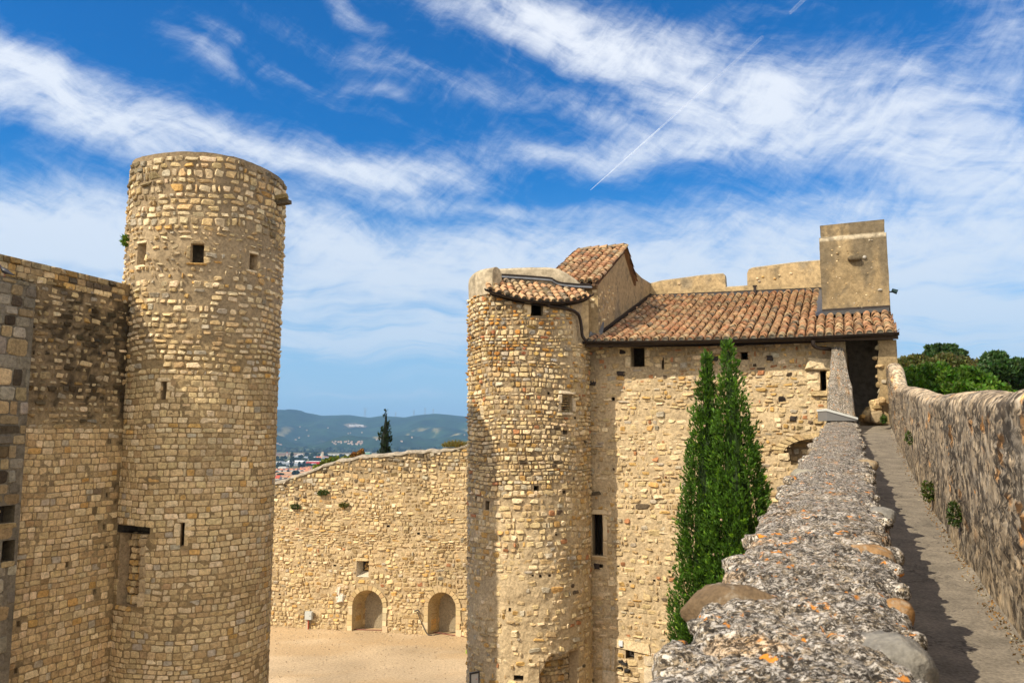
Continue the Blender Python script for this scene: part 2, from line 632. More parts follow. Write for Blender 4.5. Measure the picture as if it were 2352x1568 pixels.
M_STONE = attr_mat('weathered_stone', grain=13, amt=.55, bump=1.0, bdist=.035, fine=44, stain=(2.6, .60, (.12, .095, .065), .32))
M_PLAST = attr_mat('old_lime_render', grain=7, amt=.55, bump=.9, bdist=.03, fine=40, stain=(2.3, .52, (.13, .105, .07), .6))
M_TILE = attr_mat('clay_tile', rough=.85, grain=22, amt=.35, bump=.3, bdist=.01, fine=90, stain=(6, .60, (.16, .13, .10), .5))
M_ASH = attr_mat('dressed_stone', grain=10, amt=.18, bump=.25, bdist=.01, fine=60)
M_METAL = attr_mat('brown_copper', rough=.38, grain=8, amt=.3, bump=.05, metallic=.75, spec=.5)
M_LEAD = attr_mat('lead_sheet', rough=.45, grain=6, amt=.3, bump=.08, metallic=.5, spec=.5)
M_PLAIN = attr_mat('painted_metal', rough=.45, grain=10, amt=.08, bump=.02, spec=.5)
M_WOOD = attr_mat('old_wood', rough=.8, grain=16, amt=.4, bump=.3, bdist=.01)
M_FAR = attr_mat('far_building', rough=.9, grain=.08, amt=.14, bump=0, fine=.5)


def leaf_mat(name, trans=.3):
    m = bpy.data.materials.new(name)
    m.use_nodes = True
    T = NT(m.node_tree)
    b = T.n['Principled BSDF']
    b.inputs['Roughness'].default_value = .55
    b.inputs['Specular IOR Level'].default_value = .3
    a = T.new('ShaderNodeAttribute', attribute_name='Col')
    T.l.new(a.outputs[0], b.inputs['Base Color'])
    tr = T.new('ShaderNodeBsdfTranslucent')
    T.put(tr.inputs[0], T.mix(1.0, a.outputs[0], (1.3, 1.35, .5), 'MULTIPLY'))
    ms = T.new('ShaderNodeMixShader')
    ms.inputs[0].default_value = trans
    T.l.new(b.outputs[0], ms.inputs[1])
    T.l.new(tr.outputs[0], ms.inputs[2])
    T.l.new(ms.outputs[0], T.n['Material Output'].inputs[0])
    return m


M_LEAF = leaf_mat('foliage', .3)
M_BARK = attr_mat('bark', grain=20, amt=.4, bump=.5)


def lichen_mat(name, base, white, dark, wv, scale, bump, orange=.66, attr=False, dk=.02, speck=.8, patch=.55):
    """rough rubble mortar under lichen; wv stretches the pattern"""
    m = bpy.data.materials.new(name)
    m.use_nodes = True
    T = NT(m.node_tree)
    b = T.n['Principled BSDF']
    b.inputs['Roughness'].default_value = .93
    b.inputs['Specular IOR Level'].default_value = .15
    tc = T.new('ShaderNodeTexCoord')
    P = T.mapping(tc.outputs['Object'], rot=(0, 0, math.radians(22)), scale=wv)
    nA = T.noise(P, scale, 9, .70, .0)
    nB = T.noise(P, scale * 1.9, 7, .70, .0)
    nL = T.noise(P, scale * .23, 4, .6, .3)
    vo = T.new('ShaderNodeTexVoronoi', feature='F1')
    T.put(vo.inputs['Vector'], P)
    vo.inputs['Scale'].default_value = scale * 5.5
    vo2 = T.new('ShaderNodeTexVoronoi', feature='F1')
    T.put(vo2.inputs['Vector'], P)
    vo2.inputs['Scale'].default_value = scale * 2.1
    c = T.mix(T.smooth(vo.outputs['Color'], .2, .9), base, tuple(q * 1.45 for q in base))
    c = T.mix(T.smooth(vo2.outputs['Color'], .45, .75), c, T.mix(.5, c, tuple(q * .55 for q in base)))
    c = T.mix(T.math('MULTIPLY', T.smooth(T.math('ADD', nA, T.math('MULTIPLY', nL, .35)), .70, .76), .9), c, white)
    c = T.mix(T.math('MULTIPLY', T.smooth(T.math('ADD', nB, T.math('MULTIPLY', nL, -.35)), .30 + dk, .245 + dk), .93), c, dark)
    nP = T.noise(P, scale * .30, 5, .62, .2)
    c = T.mix(T.math('MULTIPLY', T.smooth(nP, .54, .66), patch), c, tuple(q * .85 for q in white))
    c = T.mix(T.math('MULTIPLY', T.smooth(nP, .47, .36), patch), c, tuple(q * 1.9 for q in dark))
    wq = T.new('ShaderNodeVectorMath', operation='MULTIPLY_ADD')
    T.l.new(T.noise(P, scale * 4, 3, .6, 0, 1), wq.inputs[0])
    wq.inputs[1].default_value = (.035, .035, .035)
    T.l.new(P, wq.inputs[2])
    for sc_, lo_, hi_ in ((scale * 2.6, .84, .30), (scale * 5.6, .84, .26)):
        vs_ = T.new('ShaderNodeTexVoronoi', feature='F1')
        T.put(vs_.inputs['Vector'], wq.outputs[0])
        vs_.inputs['Scale'].default_value = sc_
        sp_ = T.new('ShaderNodeSeparateXYZ')
        T.l.new(vs_.outputs['Color'], sp_.inputs[0])
        c = T.mix(T.math('MULTIPLY', T.smooth(sp_.outputs[0], lo_, lo_ + .04), speck), c, white)
        c = T.mix(T.math('MULTIPLY', T.smooth(sp_.outputs[1], hi_, hi_ - .04), speck), c, dark)
    nO = T.noise(tc.outputs['Object'], scale * .8, 4, .6, .6)
    nO2 = T.noise(tc.outputs['Object'], scale * .35, 2, .5)
    c = T.mix(T.math('MULTIPLY', T.smooth(nO, orange, orange + .05), T.smooth(nO2, .48, .58)), c, (.62, .24, .035))
    if attr:
        a = T.new('ShaderNodeAttribute', attribute_name='Col')
        c = T.mix(1.0, c, a.outputs[0], 'MULTIPLY')
    T.put(b.inputs['Base Color'], c)
    hgt = T.math('ADD', T.math('MULTIPLY', nA, .8), T.math('ADD', T.math('MULTIPLY', nB, .45), T.math('MULTIPLY', vo.outputs['Distance'], -.25)))
    bm = T.new('ShaderNodeBump')
    bm.inputs['Strength'].default_value = bump * .7
    bm.inputs['Distance'].default_value = .02
    T.l.new(hgt, bm.inputs['Height'])
    T.l.new(bm.outputs[0], b.inputs['Normal'])
    return m


M_LICHEN = lichen_mat('lichened_rubble', (.30, .24, .165), (.62, .57, .50), (.026, .021, .016), (1, 1.3, 1), 23, .5, .60, attr=True, dk=.045)
M_OUTER = lichen_mat('stained_render', (.40, .305, .195), (.47, .39, .285), (.05, .039, .029), (1, 1, .9), 5.0, .7, .70, attr=True, dk=.045, speck=.35, patch=.45)


def path_mat():
    m = bpy.data.materials.new('worn_concrete')
    m.use_nodes = True
    T = NT(m.node_tree)
    b = T.n['Principled BSDF']
    b.inputs['Roughness'].default_value = .9
    tc = T.new('ShaderNodeTexCoord')
    P = tc.outputs['Object']
    n1 = T.noise(P, 3.5, 5, .6)
    n2 = T.noise(P, 45, 4, .65)
    vo = T.new('ShaderNodeTexVoronoi', feature='DISTANCE_TO_EDGE')
    wp = T.new('ShaderNodeVectorMath', operation='ADD')
    T.l.new(P, wp.inputs[0])
    T.l.new(T.noise(P, 2.5, 4, .6, 0, 1), wp.inputs[1])
    T.put(vo.inputs['Vector'], wp.outputs[0])
    vo.inputs['Scale'].default_value = .9
    a = T.new('ShaderNodeAttribute', attribute_name='Col')
    g = T.ramp(T.math('ADD', T.math('MULTIPLY', n1, .4), T.math('MULTIPLY', n2, .6)), [(.34, .5), (.5, 1.0), (.64, 1.55)])
    c = T.mix(1.0, a.outputs[0], g, 'MULTIPLY')
    c = T.mix(T.math('MULTIPLY', T.smooth(vo.outputs['Distance'], .016, .003), .75), c, (.06, .05, .04))
    T.put(b.inputs['Base Color'], c)
    bm = T.new('ShaderNodeBump')
    bm.inputs['Strength'].default_value = .5
    bm.inputs['Distance'].default_value = .012
    T.l.new(n2, bm.inputs['Height'])
    T.l.new(bm.outputs[0], b.inputs['Normal'])
    return m


M_PATH = path_mat()
M_GRAVEL = attr_mat('pale_gravel', grain=9, amt=.42, bump=.8, bdist=.03, fine=22)

# stone colours (linear)
CREAM, PALE, OCHRE = (.54, .41, .225), (.63, .505, .32), (.50, .315, .115)
GREY, TAN, DARK, BRICK = (.41, .355, .265), (.42, .30, .155), (.11, .083, .055), (.40, .19, .09)

# ------------------------------------------------------------------ ground, courtyard, plain and hills
PLAIN = CZ - 70.0


def terrain_h(x, y):
    """castle rock with a flat top, falling to the plain"""
    dx = np.maximum(np.abs(x - 6) - 44, 0)
    dy = np.maximum(np.maximum(y - 49, -y - 45), 0)
    r = np.hypot(dx, dy)
    return -0.12 + (PLAIN + .12) * sstep(r, 0, 190)


def hpx(a):
    """height of the far ridge line above the horizon (pixels) by direction a = x / y"""
    px = np.array([-400, 300, 560, 640, 690, 740, 800, 850, 880, 930, 960, 1000, 1075, 1200, 1500, 2400])
    py = np.array([950, 962, 952, 949, 945, 955, 953, 958.5, 953, 957, 952, 950, 956, 968, 960, 968])
    return 1012 - np.interp(a * F + CX, px, py)


def hill_h(x, y):
    a = x / np.maximum(y, 1)
    zr = hpx(a) / F * 10000 + CZ - PLAIN
    k = sstep(y, 5600, 10000) * 0.55 + 0.45 * np.clip((y - 5600) / 4400, 0, 1) ** 1.8
    k = k * np.where(y > 10000, 1 - .5 * sstep(y, 10000, 14000), 1)
    nz = fbm(x / 900 + 3, y / 1500, 5, 9, .55) - .5
    spur = np.abs(fbm(x / 700, y / 2600 + 2, 3, 21) - .5) * 2
    w = sstep(y, 5500, 6300) * (1 - sstep(y, 8600, 9900)) + .08 * (y > 9000)
    return PLAIN + zr * k + w * (nz * 300 - spur * 210 + 55)


def ring_ground():
    b = Buf()
    ys = np.concatenate([np.linspace(-200, 260, 70), np.geomspace(275, 16000, 60)])
    s = np.concatenate([-np.geomspace(1, .012, 36), np.linspace(-.011, .011, 5), np.geomspace(.012, 1, 36)])
    P, Cc = [], []
    for y in ys:
        hw = 260 + max(0, y) * .75
        x = s * hw
        z = terrain_h(x, np.full_like(x, y))
        P.append(np.stack([x, np.full_like(x, y), z], -1))
        n = fbm(x / 260 + 9, np.full_like(x, y / 420), 3, 4)
        c = np.where((n > .55)[:, None], np.array([.20, .17, .07]), np.array([.075, .10, .035]))
        c = np.where((n < .40)[:, None], np.array([.16, .12, .07]), c)
        near = np.hypot(x, y) < 120
        c = np.where(near[:, None], np.array([.16, .13, .07]), c)
        Cc.append(c)
    sheet(b, P, np.array(Cc))
    b.build('ground', attr_mat('ground_cover', grain=.3, amt=.25, bump=0, fine=1.5), kind='structure')
    # courtyard: trodden pale gravel
    b = Buf()
    xs, ys = np.linspace(-30, 14, 90), np.linspace(2, 46.5, 90)
    X, Y = np.meshgrid(xs, ys, indexing='ij')
    Z = .03 * (fbm(X / 3, Y / 3, 3, 2) - .5)
    n = fbm(X / 2.5, Y / 2.5, 5, 6)
    c = np.array([.43, .325, .205]) * (1 + .75 * (n - .5))[..., None]
    dirt = sstep(fbm(X / 4 + 5, Y / 1.2, 4, 8) + .25 * sstep(Y, 38, 44), .55, .75)[..., None]
    c = c * (1 - dirt * .45) + np.array([.38, .25, .12]) * dirt * .45
    sheet(b, np.stack([X, Y, Z], -1), c)
    b.build('courtyard', M_GRAVEL, kind='structure')


ring_ground()


def hills():
    b = Buf()
    ys = np.concatenate([np.linspace(5400, 10000, 110), np.linspace(10150, 14000, 14)])
    s = np.linspace(-.62, .55, 330)
    A, Y = np.meshgrid(s, ys)
    X = A * Y
    Z = hill_h(X, Y) - 3
    n = fbm(X / 160, Y / 260, 4, 3)
    big = fbm(X / 900, Y / 1300, 3, 15)
    c = np.array([.016, .036, .012]) * (.35 + 1.5 * n)[..., None] * (.75 + .6 * big)[..., None]
    fld = (sstep(fbm(X / 130 + 4, Y / 300, 3, 31), .74, .79) * (1 - sstep(Z, PLAIN + 140, PLAIN + 240)))[..., None]
    c = c * (1 - fld) + np.array([.22, .19, .08]) * fld
    sheet(b, np.stack([X, Y, Z], -1), c)
    b.build('hills', attr_mat('wooded_hills', grain=.012, amt=.5, bump=.9, bdist=14, fine=.05), smooth=True, kind='structure')


hills()


def on_hill(px, py):
    r = ray(px, py)
    k = np.linspace(5600, 12000, 3000)
    p = r[None] * k[:, None] + np.array([0, 0, CZ])
    below = p[:, 2] < hill_h(p[:, 0], p[:, 1]) - 3
    i = int(np.argmax(below)) if below.any() else len(k) - 600
    return p[i]


def on_plain(px, py):
    r = ray(px, py)
    return np.array([0, 0, CZ]) + r * ((PLAIN - CZ) / r[2])


def on_ground(px, py):
    r = ray(px, py)
    return np.array([0, 0, CZ]) + r * (-CZ / r[2])

# ------------------------------------------------------------------ round tower
def stonecol(n, rng, kind):
    if kind == 'ashlar':
        return pick(rng, n, [CREAM, PALE, OCHRE, GREY, TAN], [7, 2.4, .5, .4, 1.8], .075)
    if kind == 'top':
        return pick(rng, n, [CREAM, PALE, (.55, .39, .20), OCHRE, GREY, TAN], [4, 6, 1.6, .5, 1.2, .6], .12)
    if kind == 'cobble':
        return pick(rng, n, [CREAM, PALE, OCHRE, GREY, TAN, BRICK, DARK], [6, 4.2, .9, 1.2, 1.8, .3, .2], .12)
    if kind == 'facade':
        return pick(rng, n, [CREAM, PALE, OCHRE, GREY, TAN, BRICK, DARK], [5, 3.0, .9, .8, 1.6, .28, .12], .12)
    if kind == 'grey':
        return pick(rng, n, [GREY, CREAM, TAN, DARK], [4, 2, 1.5, .6], .2)


T_D = math.hypot(*(at(456, 1012, 21.9)[:2]))
TW = Cyl(at(456, 1012, 21.9), T_D * .0837)


def tower():
    S, R = TW, TW.R
    root = thing('round_tower', (S.c[0], S.c[1], 0), 'tall round rubble stone tower with three square openings below its ragged top', 'tower')
    rng = np.random.default_rng(3)
    rim = [S.pix(*p) for p in ((310, 366), (335, 358), (370, 352), (440, 349), (500, 354), (560, 367), (600, 384), (640, 406), (658, 427))]
    ru, rv = np.array([q[0] for q in rim]), np.array([q[1] for q in rim])

    def top(u):
        return np.interp(u, ru, rv) + .035 * (fbm(np.asarray(u) * 4, np.asarray(u) * 0 + 2, 3, 5) - .5)
    V = lambda y: S.pix(456, y)[1]
    win = [prect(S, 316, 560, 335, 608), prect(S, 438, 560, 468, 604), prect(S, 573, 584, 591, 621)]
    slit = [prect(S, 370, 876, 382, 917), prect(S, 415, 1200, 423, 1254)]
    lint = prect(S, 267, 1207, 345, 1225)
    door = prect(S, 272, 1225, 321, 1392)
    door = (door[0], door[1], door[2], lint[2])
    holes = win + slit + [lint, door]
    half = math.pi * R

    def mort(u, v):
        k = sstep(v, V(880), V(640))[..., None]
        c = np.array([.26, .19, .10]) * (1 - k) + np.array([.29, .22, .135]) * k
        t = sstep(v, V(500), V(430))[..., None]
        c = c * (1 - t) + np.array([.24, .18, .11]) * t
        return c * (.7 + .6 * fbm(u * 2.2, v * 2.2, 5, 3))[..., None]
    b = Buf()
    grid(b, S, -half, half, 0, V(340), .085, holes, mort, disp=.02, top=top)
    # rim: a broken ring of rubble
    us = np.linspace(-half, half, 160)
    tz = top(us)
    ring = np.stack([S(us, tz, 0), S(us, tz + .05, -.12), S(us, tz + .03 + .05 * vn(us * 5, us), -.4), S(us, tz - .8, -.5), S(us, tz * 0 + .1, -.5)], 0)
    sheet(b, ring, np.array([.14, .115, .08]))
    ok = lambda u, v, g: np.logical_and.reduce([~inrect(u, v, h, g) for h in holes])
    vis = (-.60 * half, .60 * half)
    # neat small courses below
    U, Vv, W, H = layout(vis[0], vis[1], 0.0, V(860), .142, .215, .25, .30, rng)
    m = ok(U, Vv, .07)
    U, Vv, W, H = U[m], Vv[m], W[m], H[m]
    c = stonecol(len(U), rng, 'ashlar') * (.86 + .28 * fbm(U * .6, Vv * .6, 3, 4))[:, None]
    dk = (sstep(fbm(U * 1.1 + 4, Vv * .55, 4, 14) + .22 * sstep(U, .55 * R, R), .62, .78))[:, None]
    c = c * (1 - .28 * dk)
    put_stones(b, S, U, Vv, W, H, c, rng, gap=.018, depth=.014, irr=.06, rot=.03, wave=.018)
    # rougher courses
    U, Vv, W, H = layout(vis[0], vis[1], V(862), V(655), .16, .24, .3, .35, rng)
    m = ok(U, Vv, .08) & (rng.random(len(U)) < .9 - .3 * sstep(Vv, V(760), V(660)))
    U, Vv, W, H = U[m], Vv[m], W[m], H[m]
    put_stones(b, S, U, Vv, W, H, stonecol(len(U), rng, 'top'), rng, gap=.03, depth=.04, irr=.11, rot=.05, wave=.03, shrink=.28, cob=.15)
    # mostly mortar with scattered stones
    U, Vv, W, H = layout(vis[0], vis[1], V(657), V(515), .135, .19, .4, .5, rng)
    m = ok(U, Vv, .08) & (rng.random(len(U)) < .55 + .4 * vn(U * 1.2, Vv * 1.2, 9))
    U, Vv, W, H = U[m], Vv[m], W[m], H[m]
    put_stones(b, S, U, Vv, W, H, stonecol(len(U), rng, 'top'), rng, gap=.05, depth=.045, irr=.16, rot=.16, wave=.03, shrink=.6, cob=.25)
    # big pale stones at the top
    U, Vv, W, H = layout(vis[0], vis[1], V(517), V(345), .185, .245, .3, .42, rng)
    m = ok(U, Vv, .08) & (rng.random(len(U)) < .96) & (Vv + H * .30 < top(U))
    U, Vv, W, H = U[m], Vv[m], W[m], H[m]
    c = stonecol(len(U), rng, 'top')
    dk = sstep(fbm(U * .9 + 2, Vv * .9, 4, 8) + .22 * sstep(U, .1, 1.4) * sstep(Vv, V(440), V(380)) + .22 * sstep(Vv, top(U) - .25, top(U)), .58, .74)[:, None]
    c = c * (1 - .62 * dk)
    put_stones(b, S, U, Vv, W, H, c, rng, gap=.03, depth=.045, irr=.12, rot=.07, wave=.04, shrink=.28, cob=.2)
    b.build('wall', M_STONE, root)
    jam, inn = np.array([.40, .30, .18]), np.array([.05, .04, .03])
    for i, h in enumerate(win):
        w = Buf()
        if i == 1:
            dark_room(w, S, h, .15, jam, .4, shift=.02)
        else:
            recess(w, S, h, [.40, 0, .45][i], jam, [np.array([.40, .30, .18]), inn, np.array([.16, .12, .08])][i], shift=[.12, 0, -.05][i])
        g = .10
        if i == 1:
            for r in ((h[0] - .02, h[1] + .03, h[3], h[3] + .07), (h[0] - .1, h[1] + .08, h[2] - .06, h[2])):
                block(w, S, r, PALE if r[3] > h[3] else OCHRE, .05, .06, rng)
            for r in ((h[1], h[1] + .16, h[2], h[2] + .16), (h[1] - .01, h[1] + .14, h[3] - .2, h[3] - .03), (h[0] - .1, h[0], h[2] + .1, h[3] - .08)):
                block(w, S, r, CREAM, .035, .08, rng)
        else:
            block(w, S, (h[0] - .05, h[1] + .05, h[3], h[3] + .08), PALE, .05, .1, rng)
            block(w, S, (h[0] - .08, h[1] + .02, h[2] - .07, h[2] + .01), PALE, .03, .1, rng)
            block(w, S, (h[1], h[1] + .1, h[2] + .05, h[2] + .25), CREAM, .03, .14, rng)
        w.build('window', M_STONE, root)
    for i, h in enumerate(slit):
        w = Buf()
        dark_room(w, S, h, .25, jam, .3)
        block(w, S, (h[1], h[1] + .10, h[2], (h[2] + h[3]) / 2), CREAM, .02, .05, rng)
        block(w, S, (h[1], h[1] + .16, (h[2] + h[3]) / 2, h[3]), PALE, .02, .05, rng)
        block(w, S, (h[0] - .16, h[0], (h[2] + h[3]) / 2 - .05, h[3]), PALE, .02, .05, rng)
        block(w, S, (h[0] - .1, h[0], h[2], (h[2] + h[3]) / 2 - .05), CREAM, .02, .05, rng)
        block(w, S, (h[0] - .12, h[1] + .1, h[3], h[3] + .1), PALE, .02, .05, rng)
        w.build('arrow_slit', M_STONE, root)
    w = Buf()
    recess(w, S, lint, .55, inn * 2, inn)
    recess(w, S, door, .26, jam * .8, np.array([.13, .09, .05]))
    U, Vv, W, H = layout(door[0] + .03, door[1] - .06, door[2], door[3] - .06, .17, .21, .4, .3, rng)
    m = (U < door[1] - .05) & (U > door[0] + .04)
    put_stones(w, S, U[m], Vv[m], W[m], H[m], pick(rng, int(m.sum()), [CREAM, OCHRE, TAN], [3, 1.3, 2], .15), rng, gap=.02, depth=.05, irr=.09, rot=.04, d0=-.25)
    y = door[2]
    while y < door[3] - .05:
        hh = rng.uniform(.16, .34)
        block(w, S, (door[1], door[1] + rng.uniform(.12, .2), y, min(y + hh, door[3])), np.array([.42, .32, .19]) * rng.uniform(.85, 1.1), .045, .05, rng)
        y += hh
    for k in range(4):
        block(w, S, (door[0] + k * .14, door[0] + k * .14 + .13, door[2] - .1, door[2]), [OCHRE, TAN, CREAM, OCHRE][k], .05, .1, rng)
    w.build('doorway', M_STONE, root)
    # stone spout sticking out on the right
    w = Buf()
    P0 = S(*S.pix(637, 466), -.2)
    dr = np.array([.93, -.36, .04]); dr /= np.linalg.norm(dr)
    sd = np.cross(dr, [0, 0, 1]); sd /= np.linalg.norm(sd)
    up = np.cross(sd, dr)
    c = np.array([.10, .08, .055])
    box(w, P0 - sd * .12 - up * .09, dr * .60, sd * .20, up * .10, c)
    box(w, P0 - sd * .12 + up * .04, dr * .50, sd * .07, up * .12, np.array([.30, .22, .08]))
    box(w, P0 + sd * .05 + up * .04, dr * .60, sd * .07, up * .11, np.array([.24, .18, .08]))
    w.build('stone_spout', M_STONE, root)
    # little fern on the left side
    p = S(*S.pix(296, 553), .05)
    leafball('wall_fern', p + np.array([-.04, 0, 0]), (.10, .10, .13), 160, .07, (.10, .17, .02), 'small yellow green fern clinging to the left flank of the round tower', 'plant')


# ------------------------------------------------------------------ foliage helpers
def rand_quads(rng, P, size, asp=.5, up=None, bend=0.0):
    """one small leaf (quad) per point"""
    n = len(P)
    a = rng.normal(size=(n, 3))
    if up is not None:
        a = a * .55 + up
    a /= np.linalg.norm(a, axis=1)[:, None]
    r = rng.normal(size=(n, 3))
    b = np.cross(a, r)
    b /= np.linalg.norm(b, axis=1)[:, None] + 1e-9
    s = (np.broadcast_to(size, (n,)) * rng.uniform(.6, 1.3, n))[:, None]
    v = np.stack([P - a * s, P + b * s * asp, P + a * s, P - b * s * asp], 1)
    f = np.arange(n * 4).reshape(n, 4)
    return v.reshape(-1, 3), f


def leafball(name, ctr, rad, n, size, col, label, cat, group=None, up=.4):
    rng = np.random.default_rng(int(abs(ctr[0] * 100 + ctr[2] * 37)) + n)
    d = rng.normal(size=(n, 3))
    d /= np.linalg.norm(d, axis=1)[:, None]
    P = np.asarray(ctr) + d * np.asarray(rad) * rng.uniform(.25, 1, (n, 1)) ** .5
    b = Buf()
    v, f = rand_quads(rng, P, size, .4, up=d * .8 + np.array([0, 0, up]))
    c = np.asarray(col) * rng.uniform(.55, 1.5, (n, 1)) * (1 + .15 * rng.normal(size=(n, 3)))
    b.add(v, [f], np.repeat(np.clip(c, .003, 1), 4, 0))
    o = b.build(name, M_LEAF)
    return tag(o, label, cat, group)


# ------------------------------------------------------------------ left curtain wall and its pier
LW_Y1 = float(TW(*TW.pix(300, 690), 0)[1])
_P1 = at(300, 655, LW_Y1)
_P0 = at(0, 583, (_P1[2] - CZ) / ray(0, 583)[2])
LW = Plane(_P0, _P1, (5, 15))


def left_wall():
    S = LW
    ztop = float(_P1[2])
    uend = S.pix(301, 660)[0]
    u0 = -5.0
    rng = np.random.default_rng(8)
    root = thing('curtain_wall', (*S(uend, 0)[:2], 0), 'flat shaded stone wall running up to the round tower with blackened masonry below its coping', 'wall')
    V = lambda y: S.pix(200, y)[1]

    def stain(u, v):
        z = sstep(v, V(1010), V(900)) * (1 - sstep(v, ztop - .42, ztop - .34))
        e = sstep(.30 * fbm(u * 1.0, v * 1.0, 3, 12) + .70 * fbm(u * 8.5, v * 9.5, 4, 15) + .20 * z + .16 * sstep(u, uend - .35, uend) * sstep(v, V(1300), V(900)), .60, .80)
        return e

    def mort(u, v):
        k = sstep(v, V(1000), V(900))[..., None]
        c = np.array([.29, .215, .115]) * (1 - k) + np.array([.22, .16, .09]) * k
        c = c * (.7 + .6 * fbm(u * 2, v * 2, 4, 2))[..., None]
        return c * (1 - .72 * stain(u, v)[..., None])
    b = Buf()
    holes = [prect(S, *q) for q in ((428 * .348, 1290, 157, 1302), (247, 1007, 253, 1019), (243, 1130, 249, 1141), (236, 1203, 243, 1215), (38, 1425, 47, 1438), (240, 1253, 247, 1262), (214, 1352, 221, 1364), (33, 1533, 40, 1546))]
    grid(b, S, u0, uend, 0, ztop, .10, holes, mort, disp=.02)
    for h in holes:
        recess(b, S, h, .3, np.array([.30, .22, .12]), np.array([.16, .12, .07]))
    # body behind the face
    P = lambda u, v, d: S(u, v, d)
    sheet(b, [[P(u0, ztop, 0), P(u0, ztop, -.9), P(u0, 0, -.9)], [P(uend, ztop, 0), P(uend, ztop, -.9), P(uend, 0, -.9)]], np.array([.30, .24, .16]))
    b.add([P(uend, 0, 0), P(uend, ztop, 0), P(uend, ztop, -.9), P(uend, 0, -.9)], [np.arange(4)], np.array([.3, .24, .16]))
    # coping: three straight courses
    for i in range(3):
        U, Vv, W, H = layout(u0, uend, ztop - .145 * (i + 1), ztop - .145 * i - .12, .145, .26 if i != 2 else .30, .0, .25, rng)
        m = (U + W / 2 < uend + .06)
        c = pick(rng, int(m.sum()), [CREAM, OCHRE, TAN, DARK], [3, .6, 2, 1.0 if i < 2 else .4], .2) * (.62 if i == 0 else .95)
        put_stones(b, S, U[m], Vv[m], W[m], H[m], c, rng, gap=.014, depth=.03 if i else .05, irr=.03, rot=.008)
    # upper rough part
    U, Vv, W, H = layout(u0, uend, V(985), ztop - .44, .15, .22, .35, .4, rng)
    m = (U + W / 2 < uend + .03) & (rng.random(len(U)) < .85)
    U, Vv, W, H = U[m], Vv[m], W[m], H[m]
    c = stonecol(len(U), rng, 'ashlar') * rng.uniform(.55, 1.0, (len(U), 1)) * (1 - .85 * stain(U, Vv) * (rng.random(len(U)) < .72))[:, None]
    put_stones(b, S, U, Vv, W, H, c, rng, gap=.04, depth=.035, irr=.13, rot=.07, shrink=.5, wave=.02, cob=.1)
    # lower neat courses
    U, Vv, W, H = layout(u0, uend, 0, V(987), .146, .222, .24, .30, rng)
    m = (U + W / 2 < uend + .03)
    for h in holes:
        m &= ~inrect(U, Vv, h, .07)
    U, Vv, W, H = U[m], Vv[m], W[m], H[m]
    c = stonecol(len(U), rng, 'ashlar') * (1 - .72 * stain(U, Vv))[:, None] * np.array([1.04, 1.0, .95])
    put_stones(b, S, U, Vv, W, H, c, rng, gap=.018, depth=.014, irr=.055, rot=.025, wave=.016)
    b.build('wall', M_STONE, root)
    # the pier in front
    S2 = Plane(S(0, 0, .32), S(1, 0, .32), (5, 15))
    ue = S2.pix(66, 900)[0]
    zt = S2.pix(40, 643)[1]
    r2 = thing('wall_pier', (*S2(ue, 0)[:2], 0), 'grey lichened pier of large ashlar blocks against the shaded wall, with two dark notches', 'pier')
    b = Buf()
    nh = [prect(S2, -60, 1163, 33, 1203), prect(S2, 4, 1240, 33, 1288)]

    def m2(u, v):
        return np.array([.17, .145, .105]) * (.45 + 1.1 * fbm(u * 2.4, v * 2.4, 5, 7))[..., None]
    grid(b, S2, ue - 5, ue, 0, zt, .12, nh, m2, disp=.02)
    b.add([S2(ue, 0, 0), S2(ue, 0, -.34), S2(ue, zt, -.34), S2(ue, zt, 0)], [np.arange(4)], np.array([.23, .19, .13]))
    b.add([S2(ue - 5, zt, 0), S2(ue, zt, 0), S2(ue, zt, -.34), S2(ue - 5, zt, -.34)], [np.arange(4)], np.array([.25, .22, .17]))
    U, Vv, W, H = layout(ue - 3, ue, 0, zt - .02, .27, .34, .35, .35, rng)
    m = U + W / 2 < ue + .1
    for h in nh:
        m &= ~inrect(U, Vv, h, .1)
    U, Vv, W, H = U[m], Vv[m], W[m], H[m]
    W = np.minimum(W, 2 * (ue - U) + .02)
    over = np.maximum(Vv + H / 2 - zt, 0)
    Vv, H = Vv - over / 2, H - over
    kp = H > .08
    U, Vv, W, H = U[kp], Vv[kp], W[kp], H[kp]
    c = stonecol(len(U), rng, 'grey') * (.22 + .75 * fbm(U * 1.3, Vv * 1.3, 4, 17))[:, None] * (1 - .5 * sstep(-Vv, -2.6, -1.6))[:, None]
    put_stones(b, S2, U, Vv, W, H, c, rng, gap=.022, depth=.03, irr=.045, rot=.012)
    b.build('shaft', M_STONE, r2)
    for h in nh:
        w = Buf()
        recess(w, S2, h, .30, np.array([.10, .08, .05]), np.array([.05, .04, .03]))
        block(w, S2, (h[0], h[1] + .02, h[2] - .12, h[2]), np.array([.35, .26, .13]), .05, .08, rng)
        w.build('notch', M_STONE, r2)
    # pigeon standing on the pier, tail to the right
    p = S2(S2.pix(17, 634)[0], zt + .004, -.05)
    pigeon(p, (.98, .2))


